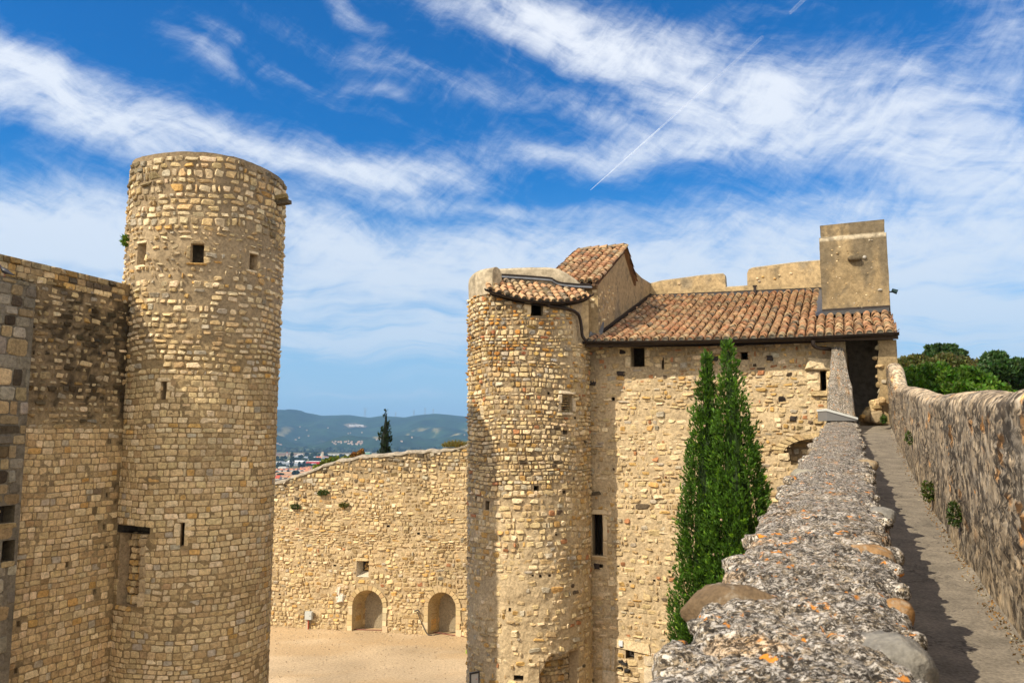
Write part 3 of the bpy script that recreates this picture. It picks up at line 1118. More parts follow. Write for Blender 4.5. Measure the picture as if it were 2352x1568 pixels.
def pigeon(p, e):
    """body as one lofted surface from tail tip to bill; e points to the tail side"""
    ax = np.array([-e[0], -e[1], 0.0])
    sd = np.array([-ax[1], ax[0], 0.0])
    #        along,  up,   half w, half h
    st = [(-.205, .055, .008, .004), (-.19, .058, .030, .006), (-.13, .085, .034, .010), (-.085, .105, .042, .026), (-.03, .125, .056, .050), (.03, .145, .060, .062),
          (.075, .175, .046, .050), (.10, .215, .030, .034), (.112, .245, .024, .026), (.128, .262, .024, .025), (.148, .262, .014, .014), (.162, .256, .006, .005), (.178, .250, .002, .002)]
    b = Buf()
    n = 14
    th = np.linspace(0, 2 * math.pi, n, endpoint=False)
    ss = spline([s for s in st], 40)
    ring = [p + ax * s[0] + np.array([0, 0, s[1]]) + np.cos(th)[:, None] * s[2] * sd + np.sin(th)[:, None] * s[3] * np.array([0, 0, 1]) for s in ss]
    m = len(ring)
    i, j = np.meshgrid(np.arange(m - 1), np.arange(n), indexing='ij')
    f = np.stack([i * n + j, i * n + (j + 1) % n, (i + 1) * n + (j + 1) % n, (i + 1) * n + j], -1).reshape(-1, 4)
    k = np.linspace(0, 1, m)
    col = np.where((k > .55)[:, None], np.array([.075, .045, .085]), np.array([.045, .045, .055]))
    col = np.where((k < .15)[:, None], np.array([.02, .02, .025]), col)
    b.add(np.concatenate(ring), [f, np.arange(n)[::-1], np.arange(n) + (m - 1) * n], np.repeat(col, n, 0))
    for s in (-1, 1):       # folded wings lie on the flanks
        w = spline([(.055, .165, .050), (.0, .150, .066), (-.07, .115, .050), (-.15, .080, .022)], 16)
        th2 = np.linspace(-.9, 1.0, 7)
        Pw = [[p + ax * q[0] + sd * s * (q[2] * math.cos(t) * .98 + .004) + np.array([0, 0, q[1] - .012 + .045 * math.sin(t) * (q[2] / .06)]) for t in th2] for q in w]
        sheet(b, Pw, np.array([.06, .06, .07]))
        tube(b, [p + sd * s * .022 + ax * .015 + np.array([0, 0, .09]), p + sd * s * .022 + ax * .02 + np.array([0, 0, .04]), p + sd * s * .022 + ax * .018 + np.array([0, 0, .004])], .006, np.array([.30, .08, .06]), 6)
        for d in (-.4, 0, .4):
            tube(b, [p + sd * s * .022 + ax * .018 + np.array([0, 0, .005]), p + sd * (s * .022 + d * .03) + ax * .05 + np.array([0, 0, .004])], .004, np.array([.30, .08, .06]), 5)
    o = b.build('pigeon', M_PLAIN, smooth=True)
    tag(o, 'dark pigeon perched on the ledge of the grey pier', 'pigeon')


# ------------------------------------------------------------------ far wall of the courtyard
_A, _B = on_ground(615, 1437), on_ground(1080, 1462)
FW = Plane(_A, _B, (0, 0))


def arch_in(u, v, q, g=0.0):
    uc, w, v0, vs = q
    w = w + g
    return ((np.abs(u - uc) < w) & (v > v0) & (v < vs)) | ((u - uc) ** 2 + (v - vs) ** 2 < w * w) & (v >= vs)


def arch_pts(q, n=14, g=0.0):
    uc, w, v0, vs = q
    a = np.linspace(0, math.pi, n)
    u = np.concatenate([[uc + w + g], uc + (w + g) * np.cos(a), [uc - w - g]])
    v = np.concatenate([[v0], vs + (w + g) * np.sin(a), [v0]])
    return u, v


def far_wall():
    S = FW
    rng = np.random.default_rng(21)
    root = thing('courtyard_wall', (*S(6, 0)[:2], 0), 'high rubble wall at the back of the courtyard with a sloping top and two arched niches', 'wall')
    prof = [S.pix(*p) for p in ((620, 1107), (660, 1093), (700, 1079), (740, 1065), (775, 1052), (810, 1045), (850, 1040), (900, 1034), (950, 1031), (1000, 1027), (1040, 1022), (1080, 1013), (1140, 1006))]
    pu = np.array([-9.0] + [q[0] for q in prof] + [26.0])
    pv = np.array([prof[0][1] - 3.2] + [q[1] for q in prof] + [prof[-1][1] + .8])
    top = lambda u: np.interp(u, pu, pv) - .16 + .16 * (fbm(np.asarray(u) * 2.5, np.asarray(u) * 0 + 1, 3, 4) - .5)
    zz = lambda px, y: S.pix(px, y)[1]
    arcs = []
    for x0, x1, yt, yb in ((809, 880, 1353, 1441), (983, 1048, 1358, 1444)):
        ua, ub = S.pix(x0, 1410)[0], S.pix(x1, 1410)[0]
        w = (ub - ua) / 2
        vt = zz((x0 + x1) / 2, yt)
        arcs.append(((ua + ub) / 2, w, -.05, vt - w))
    win = prect(S, 819, 1288, 847, 1324)
    holes = [win]
    putlog = [prect(S, *q) for q in ((766, 1295, 773, 1300), (888, 1205, 895, 1210), (710, 1290, 714, 1294), (958, 1222, 964, 1227), (640, 1362, 645, 1366))]
    holes += putlog

    def mort(u, v):
        t = top(u)
        dk = sstep(v, t - 1.6, t - .1)[..., None]
        c = np.array([.42, .32, .19]) * (.72 + .55 * fbm(u * 1.2, v * 1.2, 5, 5))[..., None]
        c = c * (1 - dk * .5)
        return c
    b = Buf()
    grid(b, S, -6, 15, 0, 13, .16, holes, mort, disp=.05, top=top, keep=lambda u, v: ~(arch_in(u, v, arcs[0], .03) | arch_in(u, v, arcs[1], .03)))
    U, Vv, W, H = layout(-5, 15, 0, 12.5, .185, .285, .45, .45, rng)
    m = Vv + H / 2 < top(U) + .02
    for h in holes:
        m &= ~inrect(U, Vv, h, .10)
    for q in arcs:
        m &= ~arch_in(U, Vv, q, .27)
    m &= rng.random(len(U)) < .93
    U, Vv, W, H = U[m], Vv[m], W[m], H[m]
    up = sstep(Vv, top(U) - 2.0, top(U) - .2)
    c = pick(rng, len(U), [CREAM, PALE, OCHRE, GREY, TAN, BRICK], [6, 1.4, .9, .5, 2.4, .10], .11)
    g = pick(rng, len(U), [GREY, TAN, DARK, CREAM], [2.5, 2, 1.4, 1.5], .2)
    c = np.where((rng.random(len(U)) < up * .8)[:, None], g, c)
    dk = sstep(fbm(U * .5 + 7, Vv * .7, 4, 22), .58, .70)[:, None]
    c = c * (1 - .28 * dk)
    put_stones(b, S, U, Vv, W, H, c, rng, gap=.03, depth=.05, irr=.15, rot=.09, wave=.06, shrink=.35, cob=.18)
    for h in putlog:
        recess(b, S, h, .35, np.array([.2, .15, .09]), np.array([.08, .06, .04]))
    # a patch of pale render
    for (x, y, w_, h_) in ((778, 1357, .22, .55), (783, 1371, .30, .45), (775, 1376, .2, .3)):
        u, v = S.pix(x, y)
        block(b, S, (u - w_ / 2, u + w_ / 2, v - h_ / 2, v + h_ / 2), np.array([.60, .54, .45]), .085, .28, rng)
    us = np.linspace(-6, 15, 130)
    t = top(us)
    sheet(b, np.stack([S(us, t - .3, -.9), S(us, t * 0, -.9)], 0), np.array([.3, .25, .17]))
    b.build('wall', M_STONE, root)
    # pale rounded coping
    b = Buf()
    us = np.linspace(-6, 15, 260)
    t = top(us)
    th = np.linspace(-.15, math.pi + .1, 9)
    nz = lambda k: .10 * (fbm(us * 2.2 + k * 1.7, us * 0 + k * 2.1, 3, 8) - .5)
    rows = [S(us, t - .07 + (.17 + nz(k)) * np.sin(a), -.40 + .47 * np.cos(a) + nz(k + 3)) for k, a in enumerate(th)]
    cc = np.array([.33, .285, .22]) * (.7 + .6 * fbm(np.tile(us, (9, 1)) * 2, np.arange(9)[:, None] * .6 + us * .1, 4, 12))[..., None]
    sheet(b, rows, cc)
    b.build('coping', M_PLAST, root)
    # window
    w = Buf()
    u0, u1, v0, v1 = win
    a = S(np.array([u0, u1, u1, u0]), np.array([v0, v0, v1, v1]), .01)
    c2 = S(np.array([u0 + .16, u1, u1, u0 + .16]) + .0, np.array([v0 + .22, v0 + .22, v1, v1]), -.55)
    k = np.arange(4)
    w.add(np.concatenate([a, c2]), [np.stack([k, (k + 1) % 4, 4 + (k + 1) % 4, 4 + k], -1)], np.array([.52, .46, .36]))
    w.add(c2, [k], np.array([.07, .055, .04]))
    for q in ((.22, .30, .30, .26), (.42, .30, .24, .22), (.30, .52, .22, .16), (.55, .5, .2, .2)):
        block(w, S, (u0 + q[0] * 1.0, u0 + q[0] + q[2], v0 + q[1], v0 + q[1] + q[3]), OCHRE, .05, .18, rng, d0=-.53)
    sw = S(np.array([u0 + .2, u1 - .02, u1 - .02, u0 + .2]), np.array([v0 + .3, v1 - .1, v0 + .3, v1 - .1]), -.42)
    tube(w, sw[:2], .014, np.array([.03, .03, .03]), 6)
    tube(w, sw[2:], .014, np.array([.03, .03, .03]), 6)
    block(w, S, (u0 - .15, u1 + .05, v1, v1 + .17), CREAM, .05, .06, rng)
    w.build('window', M_STONE, root)
    # niches
    for i, q in enumerate(arcs):
        w = Buf()
        uf, vf = arch_pts(q)
        n = len(uf)
        sh, kx, dp = .38, .62, 1.9
        ub, vb = q[0] + sh + (uf - q[0]) * kx, vf * .84
        L = 7
        rows, cl = [], []
        for a_ in np.linspace(0, 1, L):
            uu, vv = uf * (1 - a_) + ub * a_, vf * (1 - a_) + vb * a_
            rows.append(S(uu, np.maximum(vv, .02), .02 - dp * a_))
            cl.append(np.array([.46, .35, .19]) * (.65 + .7 * fbm(uu * 3 + i * 5, vv * 3 + a_ * 4, 4, 5))[:, None])
        sheet(w, rows, np.array(cl))
        w.add(rows[-1], [np.arange(n)], np.array([.36, .26, .14]))
        U, Vv, W, H = layout(ub.min(), ub.max(), 0, vb.max(), .24, .36, .2, .25, rng)
        mm = arch_in(U, Vv, (q[0] + sh, q[1] * kx, -.1, q[3] * .84), -.14)
        if mm.any():
            put_stones(w, S, U[mm], Vv[mm], W[mm], H[mm], pick(rng, int(mm.sum()), [CREAM, TAN, OCHRE], [2, 2, 1], .2) * .8, rng, gap=.02, depth=.015, irr=.04, d0=-dp + .025)
        # left inner side in large blocks
        for vv in np.arange(.15, q[3], .3):
            for a_ in (.12, .40, .68):
                p0 = S(uf[-1] * (1 - a_) + ub[-1] * a_, vv, .02 - dp * a_)
                p1 = S(uf[-1] * (1 - a_ - .24) + ub[-1] * (a_ + .24), vv, .02 - dp * (a_ + .24))
                Sx = Plane(p0, p1, S(q[0] + 2, 0, -.5))
                ln = float(np.linalg.norm((p1 - p0)[:2]))
                if rng.random() < .8:
                    block(w, Sx, (0.02, ln - .02, vv, vv + .28), pick(rng, 1, [CREAM, TAN, OCHRE], [2, 2, 1], .15)[0], .03, .05, rng)
        w.build('niche', M_STONE, root)
        w = Buf()
        nv = 13
        aa = np.linspace(0, math.pi, nv)
        for k in range(nv - 1):
            a0, a1 = aa[k] + .012, aa[k + 1] - .012
            ri, ro = q[1] - .012, q[1] + .22 * rng.uniform(.85, 1.15)
            pu_ = np.array([q[0] + ri * math.cos(a0), q[0] + ro * math.cos(a0), q[0] + ro * math.cos(a1), q[0] + ri * math.cos(a1)])
            pv_ = np.array([q[3] + ri * math.sin(a0), q[3] + ro * math.sin(a0), q[3] + ro * math.sin(a1), q[3] + ri * math.sin(a1)])
            d_ = .055 + .02 * rng.random()
            prism(w, S(pu_, pv_, -.12), S(0, 0, d_ + .12) - S(0, 0, 0), pick(rng, 1, [tuple(q * .9 for q in CREAM), TAN], [3, 1], .09)[0])
        for s in (-1, 1):
            v = 0.0
            while v < q[3] - .02:
                h = min(rng.uniform(.26, .42), q[3] - v)
                wd = rng.uniform(.17, .32)
                uu = sorted((q[0] + s * (q[1] - .012), q[0] + s * (q[1] + wd)))
                pu_, pv_ = np.array([uu[0], uu[1], uu[1], uu[0]]), np.array([v + .006, v + .006, v + h - .006, v + h - .006])
                prism(w, S(pu_, pv_, -.12), S(0, 0, .18 + .02 * rng.random()) - S(0, 0, 0), pick(rng, 1, [PALE, CREAM], [2, 2], .08)[0])
                v += h
        w.build('niche_arch', M_ASH, root)
        if i == 0:
            w = Buf()
            uu = q[0] + sh + q[1] * kx * .72
            box(w, S(uu, .35, -dp + .06), S(uu + .11, 0, 0) - S(uu, 0, 0), S(0, 0, .06) - S(0, 0, 0), [0, 0, 1.35], np.array([.015, .012, .01]))
            w.build('arrow_slit', M_STONE, root)
    # stone block beside the second niche
    w = Buf()
    u, _ = S.pix(1066, 1450)
    for (du, wd, v0, v1, d) in ((0, .62, 0, .34, .30), (.5, .75, 0, .42, .42), (.12, .4, .36, .62, .16)):
        block(w, S, (u + du, u + du + wd, v0, v1), CREAM, d, .03, rng)
    w.build('stone_footing', M_STONE, root)
    # things standing at the wall
    p = S(S.pix(713, 1417)[0], 0, .28)
    e, nrm = np.array([*S.e, 0]), np.array([*S.n, 0])
    t = thing('electrical_cabinet', p, 'small pale grey electrical cabinet on a post at the foot of the courtyard wall', 'cabinet')
    w = Buf()
    box(w, p - e * .20 + [0, 0, .50], e * .40, -nrm * .20, [0, 0, .42], np.array([.42, .44, .42]))
    w.build('body', M_PLAIN, t)
    w = Buf()
    box(w, p - e * .185 + nrm * .012 + [0, 0, .515], e * .37, -nrm * .010, [0, 0, .39], np.array([.46, .48, .46]))
    box(w, p + e * .10 + nrm * .018 + [0, 0, .68], e * .03, -nrm * .006, [0, 0, .06], np.array([.03, .03, .03]))
    w.build('door', M_PLAIN, t)
    w = Buf()
    box(w, p - e * .19 - nrm * .1, e * .14, -nrm * .1, [0, 0, .5], np.array([.45, .38, .27]))
    w.build('post', M_STONE, t)
    w = Buf()
    tube(w, [p - e * .02 - nrm * .08 + [0, 0, .5], p - e * .01 - nrm * .06 + [0, 0, .25], p - nrm * .05 + [0, 0, .01]], .03, np.array([.42, .08, .04]))
    w.build('conduit', M_PLAIN, t)
    # cables on the ground
    w = Buf()
    pts = [on_ground(*q) for q in ((600, 1436), (640, 1438), (690, 1440), (740, 1443), (790, 1445), (850, 1447), (900, 1448), (950, 1448), (1000, 1453), (1040, 1459), (1085, 1464), (1130, 1466))]
    pts = spline(np.array(pts) + [0, 0, .035], 90)
    tube(w, pts, .022, np.array([.20, .055, .035]), 6)
    tag(w.build('ground_cable', M_PLAIN), 'dark red cable lying along the gravel at the foot of the courtyard wall', 'cable')
    w = Buf()
    uq, vq = S.pix(960, 1403)
    u2 = S.pix(982, 1432)[0]
    u3 = S.pix(1040, 1441)[0]
    pts = spline([S(uq, vq, .12), S((uq + u2) / 2, vq * .5, .14), S(u2, .12, .15), S(u2 + .25, .03, .2), S((u2 + u3) / 2, .03, -.3), S(u3, .03, -.8)], 40)
    tube(w, pts, .022, np.array([.05, .045, .04]), 6)
    tube(w, [S(uq - .15, vq + .02, .1), S(uq + .05, vq + .10, .16), S(uq + .15, vq - .02, .14)], .04, np.array([.07, .06, .05]), 6)
    tag(w.build('hanging_cable', M_PLAIN), 'thin black cable drooping from the wall into the second arched niche', 'cable')
    # loose stones and dry weeds on the courtyard floor
    n = 1300
    uu = rng.uniform(-1.5, 12.5, n); dd = 14.0 * rng.random(n) ** 1.8
    P = S(uu, np.full(n, .03), dd + .1)
    r = rng.uniform(.012, .04, n)[:, None]
    o6 = np.array([[1, 0, 0], [0, 1, 0], [-1, 0, 0], [0, -1, 0], [0, 0, .7], [0, 0, -.5]])
    V6 = P[:, None] + o6[None] * r[:, None] * rng.uniform(.6, 1.4, (n, 6, 1))
    f6 = np.array([[0, 1, 4], [1, 2, 4], [2, 3, 4], [3, 0, 4], [1, 0, 5], [2, 1, 5], [3, 2, 5], [0, 3, 5]])
    w = Buf()
    w.add(V6.reshape(-1, 3), [(f6[None] + (np.arange(n) * 6)[:, None, None]).reshape(-1, 3)], np.repeat(pick(rng, n, [(.50, .40, .27), (.40, .31, .20), (.27, .20, .12)], [3, 3, 1.2], .15), 6, 0))
    w.build('loose_gravel', M_STONE, kind='stuff')
    # grass tuft on the wall top and small plants in its face
    u = S.pix(1046, 1020)[0]
    grass('grass_tuft', S(u, float(top(u)) + .05, -.25), (.75, .35), .62, 700, (.17, .155, .05), 'dry green grass tuft growing on top of the courtyard wall', 'grass tuft')
    leafball('wall_plant', S(*S.pix(744, 1131), .12), (.34, .15, .17), 260, .07, (.06, .09, .02), 'dark green plant sprouting high in the courtyard wall face, nearer the grey cabinet', 'plant')
    leafball('wall_plant', S(*S.pix(792, 1115 + 44), .12), (.30, .15, .15), 220, .07, (.10, .10, .02), 'olive plant tuft in the courtyard wall face above the first niche', 'plant')
    leafball('wall_plant', S(*S.pix(680, 1163), .10), (.34, .15, .15), 200, .07, (.05, .07, .02), 'small dark plant tuft on the courtyard wall close to the round tower', 'plant')


def grass(name, p, rad, h, n, col, label, cat, group=None):
    rng = np.random.default_rng(n + int(abs(p[0] * 10)))
    a = rng.random(n) * 2 * math.pi
    r = np.sqrt(rng.random(n))
    e = FW.e
    base = p + (np.cos(a) * r * rad[0])[:, None] * np.array([e[0], e[1], 0]) + (np.sin(a) * r * rad[1])[:, None] * np.array([-e[1], e[0], 0])
    d = rng.normal(size=(n, 3)) * [.45, .45, .2] + [0, 0, 1] + (base - p) * .6
    d /= np.linalg.norm(d, axis=1)[:, None]
    L = h * rng.uniform(.45, 1.1, n)[:, None] * (1 - .4 * r[:, None])
    s = np.cross(d, rng.normal(size=(n, 3)))
    s /= np.linalg.norm(s, axis=1)[:, None]
    w = h * .025
    mid = base + d * L * .6
    tip = base + d * L + np.array([0, 0, -1]) * L * .18 + rng.normal(size=(n, 3)) * .05 * h
    v = np.stack([base - s * w, base + s * w, mid + s * w * .7, tip, mid - s * w * .7], 1)
    b = Buf()
    c = np.asarray(col) * rng.uniform(.6, 1.5, (n, 1)) * np.where(rng.random((n, 1)) < .25, np.array([1.5, 1.1, .8]), 1)
    b.add(v.reshape(-1, 3), [np.arange(n * 5).reshape(n, 5)], np.repeat(c, 5, 0))
    return tag(b.build(name, M_LEAF), label, cat, group)


tower()
left_wall()
far_wall()

# ------------------------------------------------------------------ the house frame: t along the eave, s back from the eave
G0 = at(1350, 787, 25.6)[:2]
HE, HN = np.array([.9266, -.376]), np.array([.376, .9266])


def HP(t, s, z=0.0):
    p = G0 + t * HE + s * HN
    return np.array([p[0], p[1], z])


def splane(s):
    return Plane(HP(0, s), HP(1, s), (0, 0))


def tplane(t):
    return Plane(HP(t, 0), HP(t, 1), HP(t + 5, 0))


_GP = splane(0)
ZG0 = _GP.pix(1352, 786)[1]
T1, ZG1 = _GP.pix(2061, 766)
RSL = .33
zg = lambda t: ZG0 + (ZG1 - ZG0) * np.asarray(t) / T1 - .07 * np.sin(np.clip(np.asarray(t) / T1, 0, 1) * math.pi)
RS = 8.4                                        # depth of the roof
FAC = Plane(HP(-1, .86), HP(7.4, .46), (0, 0))  # the courtyard face of the house
TU = Cyl((.545, 26.6), 1.925)                    # the stair turret


def roofz(t, s):
    return zg(t) + RSL * s


def tiles(buf, frames, rng, r0=.100, ln=.40, thick=.014, cols=None, ends=None, wcol=None):
    """half round clay tiles. frames: list of (origin at lower end, U up-slope, A across, N normal, scale, kind)"""
    n = len(frames)
    O = np.array([f[0] for f in frames]); U = np.array([f[1] for f in frames]); A = np.array([f[2] for f in frames])
    N = np.array([f[3] for f in frames]); s = np.array([f[4] for f in frames])[:, None, None]; kd = np.array([f[5] for f in frames])
    a = np.linspace(0, math.pi, 7)
    ca, sa = np.cos(a)[None, :, None], np.sin(a)[None, :, None]
    sg = np.where(kd == 0, 1.0, -1.0)[:, None, None]
    rl = np.where(kd == 0, r0, r0 * .80)[:, None, None]
    ru = np.where(kd == 0, r0 * .80, r0 * .95)[:, None, None]
    lift = np.where(kd == 0, .052, .050)[:, None, None]
    U_, A_, N_, O_ = U[:, None], A[:, None], N[:, None], O[:, None]
    jit = rng.normal(size=(n, 1, 1)) * .014
    yaw = rng.normal(size=(n, 1, 1)) * .022
    O_ = O_ + A_ * jit
    low = O_ + (A_ * ca * rl + N_ * sa * rl * sg * .92) * s + N_ * (lift + .022)
    upp = O_ + U_ * ln + A_ * yaw + (A_ * ca * ru + N_ * sa * ru * sg * .92) * s + N_ * (lift - .006)
    inn = O_ + (A_ * ca * (rl - thick * 1.3) + N_ * sa * (rl - thick * 1.3) * sg * .92) * s + N_ * (lift + .022 - .004)
    P = np.concatenate([low, upp, inn], 1)          # n, 21, 3
    k = np.arange(6)
    f = np.concatenate([np.stack([k, 7 + k, 8 + k, k + 1], -1), np.stack([14 + k, k, k + 1, 15 + k], -1)])
    off = (np.arange(n) * 21)[:, None, None]
    cols_ = pick(rng, n, [(.45, .285, .155), (.41, .235, .13), (.34, .175, .09), (.41, .30, .175), (.29, .185, .105), (.43, .21, .11), (.20, .155, .105)], [3.6, 2.8, 1.5, 2.4, 2.0, .3, 1.1], .13)
    cols_[kd == 1] *= .85
    buf.add(P.reshape(-1, 3), [(f[None] + off).reshape(-1, 4)], np.repeat(cols_, 21, 0))


def plug(buf, O, A, N, s, c):
    a = np.linspace(0, math.pi, 8)
    v = O + np.outer(np.cos(a), A) * .088 * s + np.outer(np.sin(a), N) * .080 * s + N * .062
    buf.add(v, [np.arange(8)], c)


def gutter(buf, pts, r, c):
    """open half round gutter along pts"""
    p = np.asarray(pts, float)
    tg = np.gradient(p, axis=0)
    tg /= np.linalg.norm(tg, axis=1)[:, None]
    sd = np.cross(tg, [0, 0, 1])
    sd /= np.linalg.norm(sd, axis=1)[:, None]
    for rr in (r, r * .86):
        a = np.linspace(math.pi, 2 * math.pi, 9)
        sheet(buf, p[:, None] + sd[:, None] * (np.cos(a) * rr)[None, :, None] + np.array([0, 0, 1]) * (np.sin(a) * rr)[None, :, None], c)
    for q in (1, -1):
        tube(buf, p + sd * r * q * .97 + [0, 0, .004], r * .12, c, 6)


BROWN = np.array([.030, .022, .018])
LEADC = np.array([.13, .135, .145])
RENDER = np.array([.39, .29, .16])


def house():
    rng = np.random.default_rng(31)
    root = thing('stone_house', HP(3, 4), 'stone house with a long clay tile roof and a square rendered chimney', 'house')
    S = FAC
    # ---------------- facade
    V = lambda y: S.pix(1600, y)[1]
    w1 = prect(S, 1450, 797, 1480, 842)
    sl = prect(S, 1520, 821, 1525, 848)
    hl = prect(S, 1701, 808, 1718, 826)
    w2 = prect(S, 1884, 851, 1898, 897)
    wb = prect(S, 1361, 1181, 1385, 1275)
    bd = prect(S, 1413, 1486, 1480, 1600)
    sw = prect(S, 1437, 1486, 1457, 1512)
    holes = [w1, sl, hl, w2, wb, sw]
    small = [prect(S, *q) for q in ((1585, 991, 1598, 999), (1418, 1195 + 103, 1423, 1302), (1445, 1332, 1450, 1337), (1375, 1295, 1385, 1303), (1500, 1330, 1505, 1334), (1405, 912, 1412, 920))]
    small = [q for q in small if q[1] - q[0] > .01]
    holes = holes + small
    uL = S.pix(1338, 1000)[0] - .5
    uR = S.pix(1945, 850)[0]
    vtop = float(zg(3)) + .10
    AW, AH = 1.00, .44
    arc = (S.pix(1884, 1030)[0], AW, 0, S.pix(1884, 1042)[1])       # flat relieving arch

    def in_arc(u, v, g=0.0):
        return ((u - arc[0]) / (AW + g)) ** 2 + ((v - arc[3]) / (AH + g)) ** 2 < 1

    def mort(u, v):
        c = np.array([.47, .365, .225]) * (.78 + .44 * fbm(u * 1.5, v * 1.5, 5, 5))[..., None]
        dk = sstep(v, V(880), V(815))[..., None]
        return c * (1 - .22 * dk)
    b = Buf()
    grid(b, S, uL, uR, 0, vtop, .10, holes, mort, disp=.045, keep=lambda u, v: ~in_arc(u, v, -.02))
    ok = lambda U, Vv, g: np.logical_and.reduce([~inrect(U, Vv, h, g) for h in holes]) & ~in_arc(U, Vv, .20) & ~inrect(U, Vv, bd, .05)
    U, Vv, W, H = layout(uL, uR, 0, vtop - .05, .135, .20, .45, .5, rng)
    m = ok(U, Vv, .07) & (U + W * .5 < uR - .02) & (rng.random(len(U)) < .52 + .42 * vn(U * .8, Vv * .8, 3))
    U, Vv, W, H = U[m], Vv[m], W[m], H[m]
    up = sstep(Vv, V(960), V(800))
    c = stonecol(len(U), rng, 'facade')
    d = pick(rng, len(U), [BRICK, DARK, OCHRE, GREY, TAN], [1.2, .8, 1.4, 1.5, 2], .2)
    c = np.where((rng.random(len(U)) < up * .36)[:, None], d, c)
    put_stones(b, S, U, Vv, W, H, c, rng, gap=.028, depth=.030, irr=.13, rot=.07, wave=.03, shrink=.4, cob=.18)
    # some larger blocks low down and a few dark basalt stones
    for _ in range(70):
        u, v = rng.uniform(uL + .6, uR - .4), rng.uniform(2, V(930))
        if ok(np.array([u]), np.array([v]), .25)[0]:
            w_, h_ = rng.uniform(.22, .42), rng.uniform(.14, .22)
            block(b, S, (u, u + w_, v, v + h_), pick(rng, 1, [CREAM, PALE, GREY], [3, 3, .7], .1)[0], .055, .07, rng)
    for px, py in ((1430, 808), (1428, 858), (1640, 822), (1768, 823), (1822, 960), (1795, 917), (1372, 1300), (1345, 935), (1362, 880), (1700, 790)):
        u, v = S.pix(px, py)
        block(b, S, (u - .11, u + .11, v - .08, v + .08), DARK * np.array([.7, .65, .6]) if False else np.array([.05, .04, .035]), .06, .16, rng)
    for h in small:
        recess(b, S, h, .3, np.array([.2, .15, .09]), np.array([.06, .05, .035]))
    # back of the relieving arch
    U2, V2 = np.meshgrid(np.linspace(arc[0] - 1.2, arc[0] + 1.2, 9), np.linspace(arc[3] - .6, arc[3] + .7, 8), indexing='ij')
    sheet(b, S(U2, V2, -.42), np.array([.33, .25, .15]))
    Uq, Vq, Wq, Hq = layout(arc[0] - 1.0, arc[0] + 1.0, arc[3] - .6, arc[3] + .5, .2, .3, .3, .3, rng)
    put_stones(b, S, Uq, Vq, Wq, Hq, stonecol(len(Uq), rng, 'facade'), rng, gap=.05, depth=.04, irr=.1, d0=-.41)
    aa = np.linspace(-.25 * math.pi, 1.25 * math.pi, 40)
    ring0 = S(arc[0] + AW * np.cos(aa), arc[3] + AH * np.sin(aa), .02)
    ring1 = S(arc[0] + AW * np.cos(aa), arc[3] + AH * np.sin(aa), -.43)
    sheet(b, [ring0, ring1], np.array([.36, .26, .13]))
    b.build('facade_wall', M_STONE, root)
    w = Buf()
    aa = np.linspace(0, math.pi, 17)
    for k in range(16):
        a0, a1 = aa[k] + .02, aa[k + 1] - .02
        o = 1 + .34 * rng.uniform(.7, 1.2)
        us = arc[0] + AW * np.array([math.cos(a0), o * math.cos(a0), o * math.cos(a1), math.cos(a1)])
        vs = arc[3] + AH * np.array([math.sin(a0), o * math.sin(a0), o * math.sin(a1), math.sin(a1)])
        prism(w, S(us, vs, -.1), S(0, 0, .135) - S(0, 0, 0), pick(rng, 1, [CREAM, TAN], [3, 1.5], .1)[0])
    w.build('relieving_arch', M_STONE, root)
    jam, inn = np.array([.34, .26, .155]), np.array([.03, .025, .02])
    # openings under the eave
    w = Buf()
    dark_room(w, S, w1, .30, jam)
    h = w1
    block(w, S, (h[0] - .20, h[0] - .01, h[2] - .02, h[3] - .28), PALE, .045, .03, rng)
    block(w, S, (h[0] - .42, h[0] - .01, h[3] - .26, h[3] + .06), CREAM * np.array([.95]) if False else np.array(CREAM), .035, .05, rng)
    block(w, S, (h[1] + .01, h[1] + .25, h[2], h[2] + .26), CREAM, .045, .04, rng)
    block(w, S, (h[1] + .01, h[1] + .21, h[2] + .28, h[2] + .52), PALE, .045, .04, rng)
    w.build('window', M_STONE, root)
    w = Buf()
    dark_room(w, S, sl, .25, jam, .3)
    for s in (-1, 1):
        x = sl[0] - .26 if s < 0 else sl[1]
        block(w, S, (x, x + .26, sl[2] - .02, sl[2] + .18), PALE if s < 0 else CREAM, .04, .04, rng)
        block(w, S, (x, x + .22, sl[2] + .19, sl[3]), CREAM, .04, .04, rng)
    w.build('arrow_slit', M_STONE, root)
    w = Buf()
    dark_room(w, S, hl, .25, jam, .3)
    for k in range(5):
        block(w, S, (hl[0] - .12, hl[0] + .01, hl[2] + k * .05, hl[2] + k * .05 + .035), BRICK, .04, .1, rng)
        block(w, S, (hl[1] - .01, hl[1] + .10, hl[2] + k * .05, hl[2] + k * .05 + .035), [BRICK, CREAM][k % 2], .04, .1, rng)
    w.build('putlog_hole', M_STONE, root)
    w = Buf()
    dark_room(w, S, w2, .28, jam)
    h = w2
    block(w, S, (h[0] - .36, h[1] + .22, h[3], h[3] + .36), PALE, .10, .12, rng)
    block(w, S, (h[0] - .38, h[0] - .0, h[2] + .30, h[3] - .02), PALE, .09, .04, rng)
    block(w, S, (h[0] - .36, h[0] - .0, h[2], h[2] + .29), PALE, .09, .04, rng)
    block(w, S, (h[1], h[1] + .22, h[2], h[2] + .33), PALE, .07, .05, rng)
    block(w, S, (h[1], h[1] + .2, h[2] + .34, h[3]), CREAM, .07, .05, rng)
    block(w, S, (h[0] - .3, h[1] + .15, h[2] - .16, h[2]), CREAM, .07, .05, rng)
    w.build('window', M_STONE, root)
    # barred window
    w = Buf()
    dark_room(w, S, wb, .26, jam, .4)
    h = wb
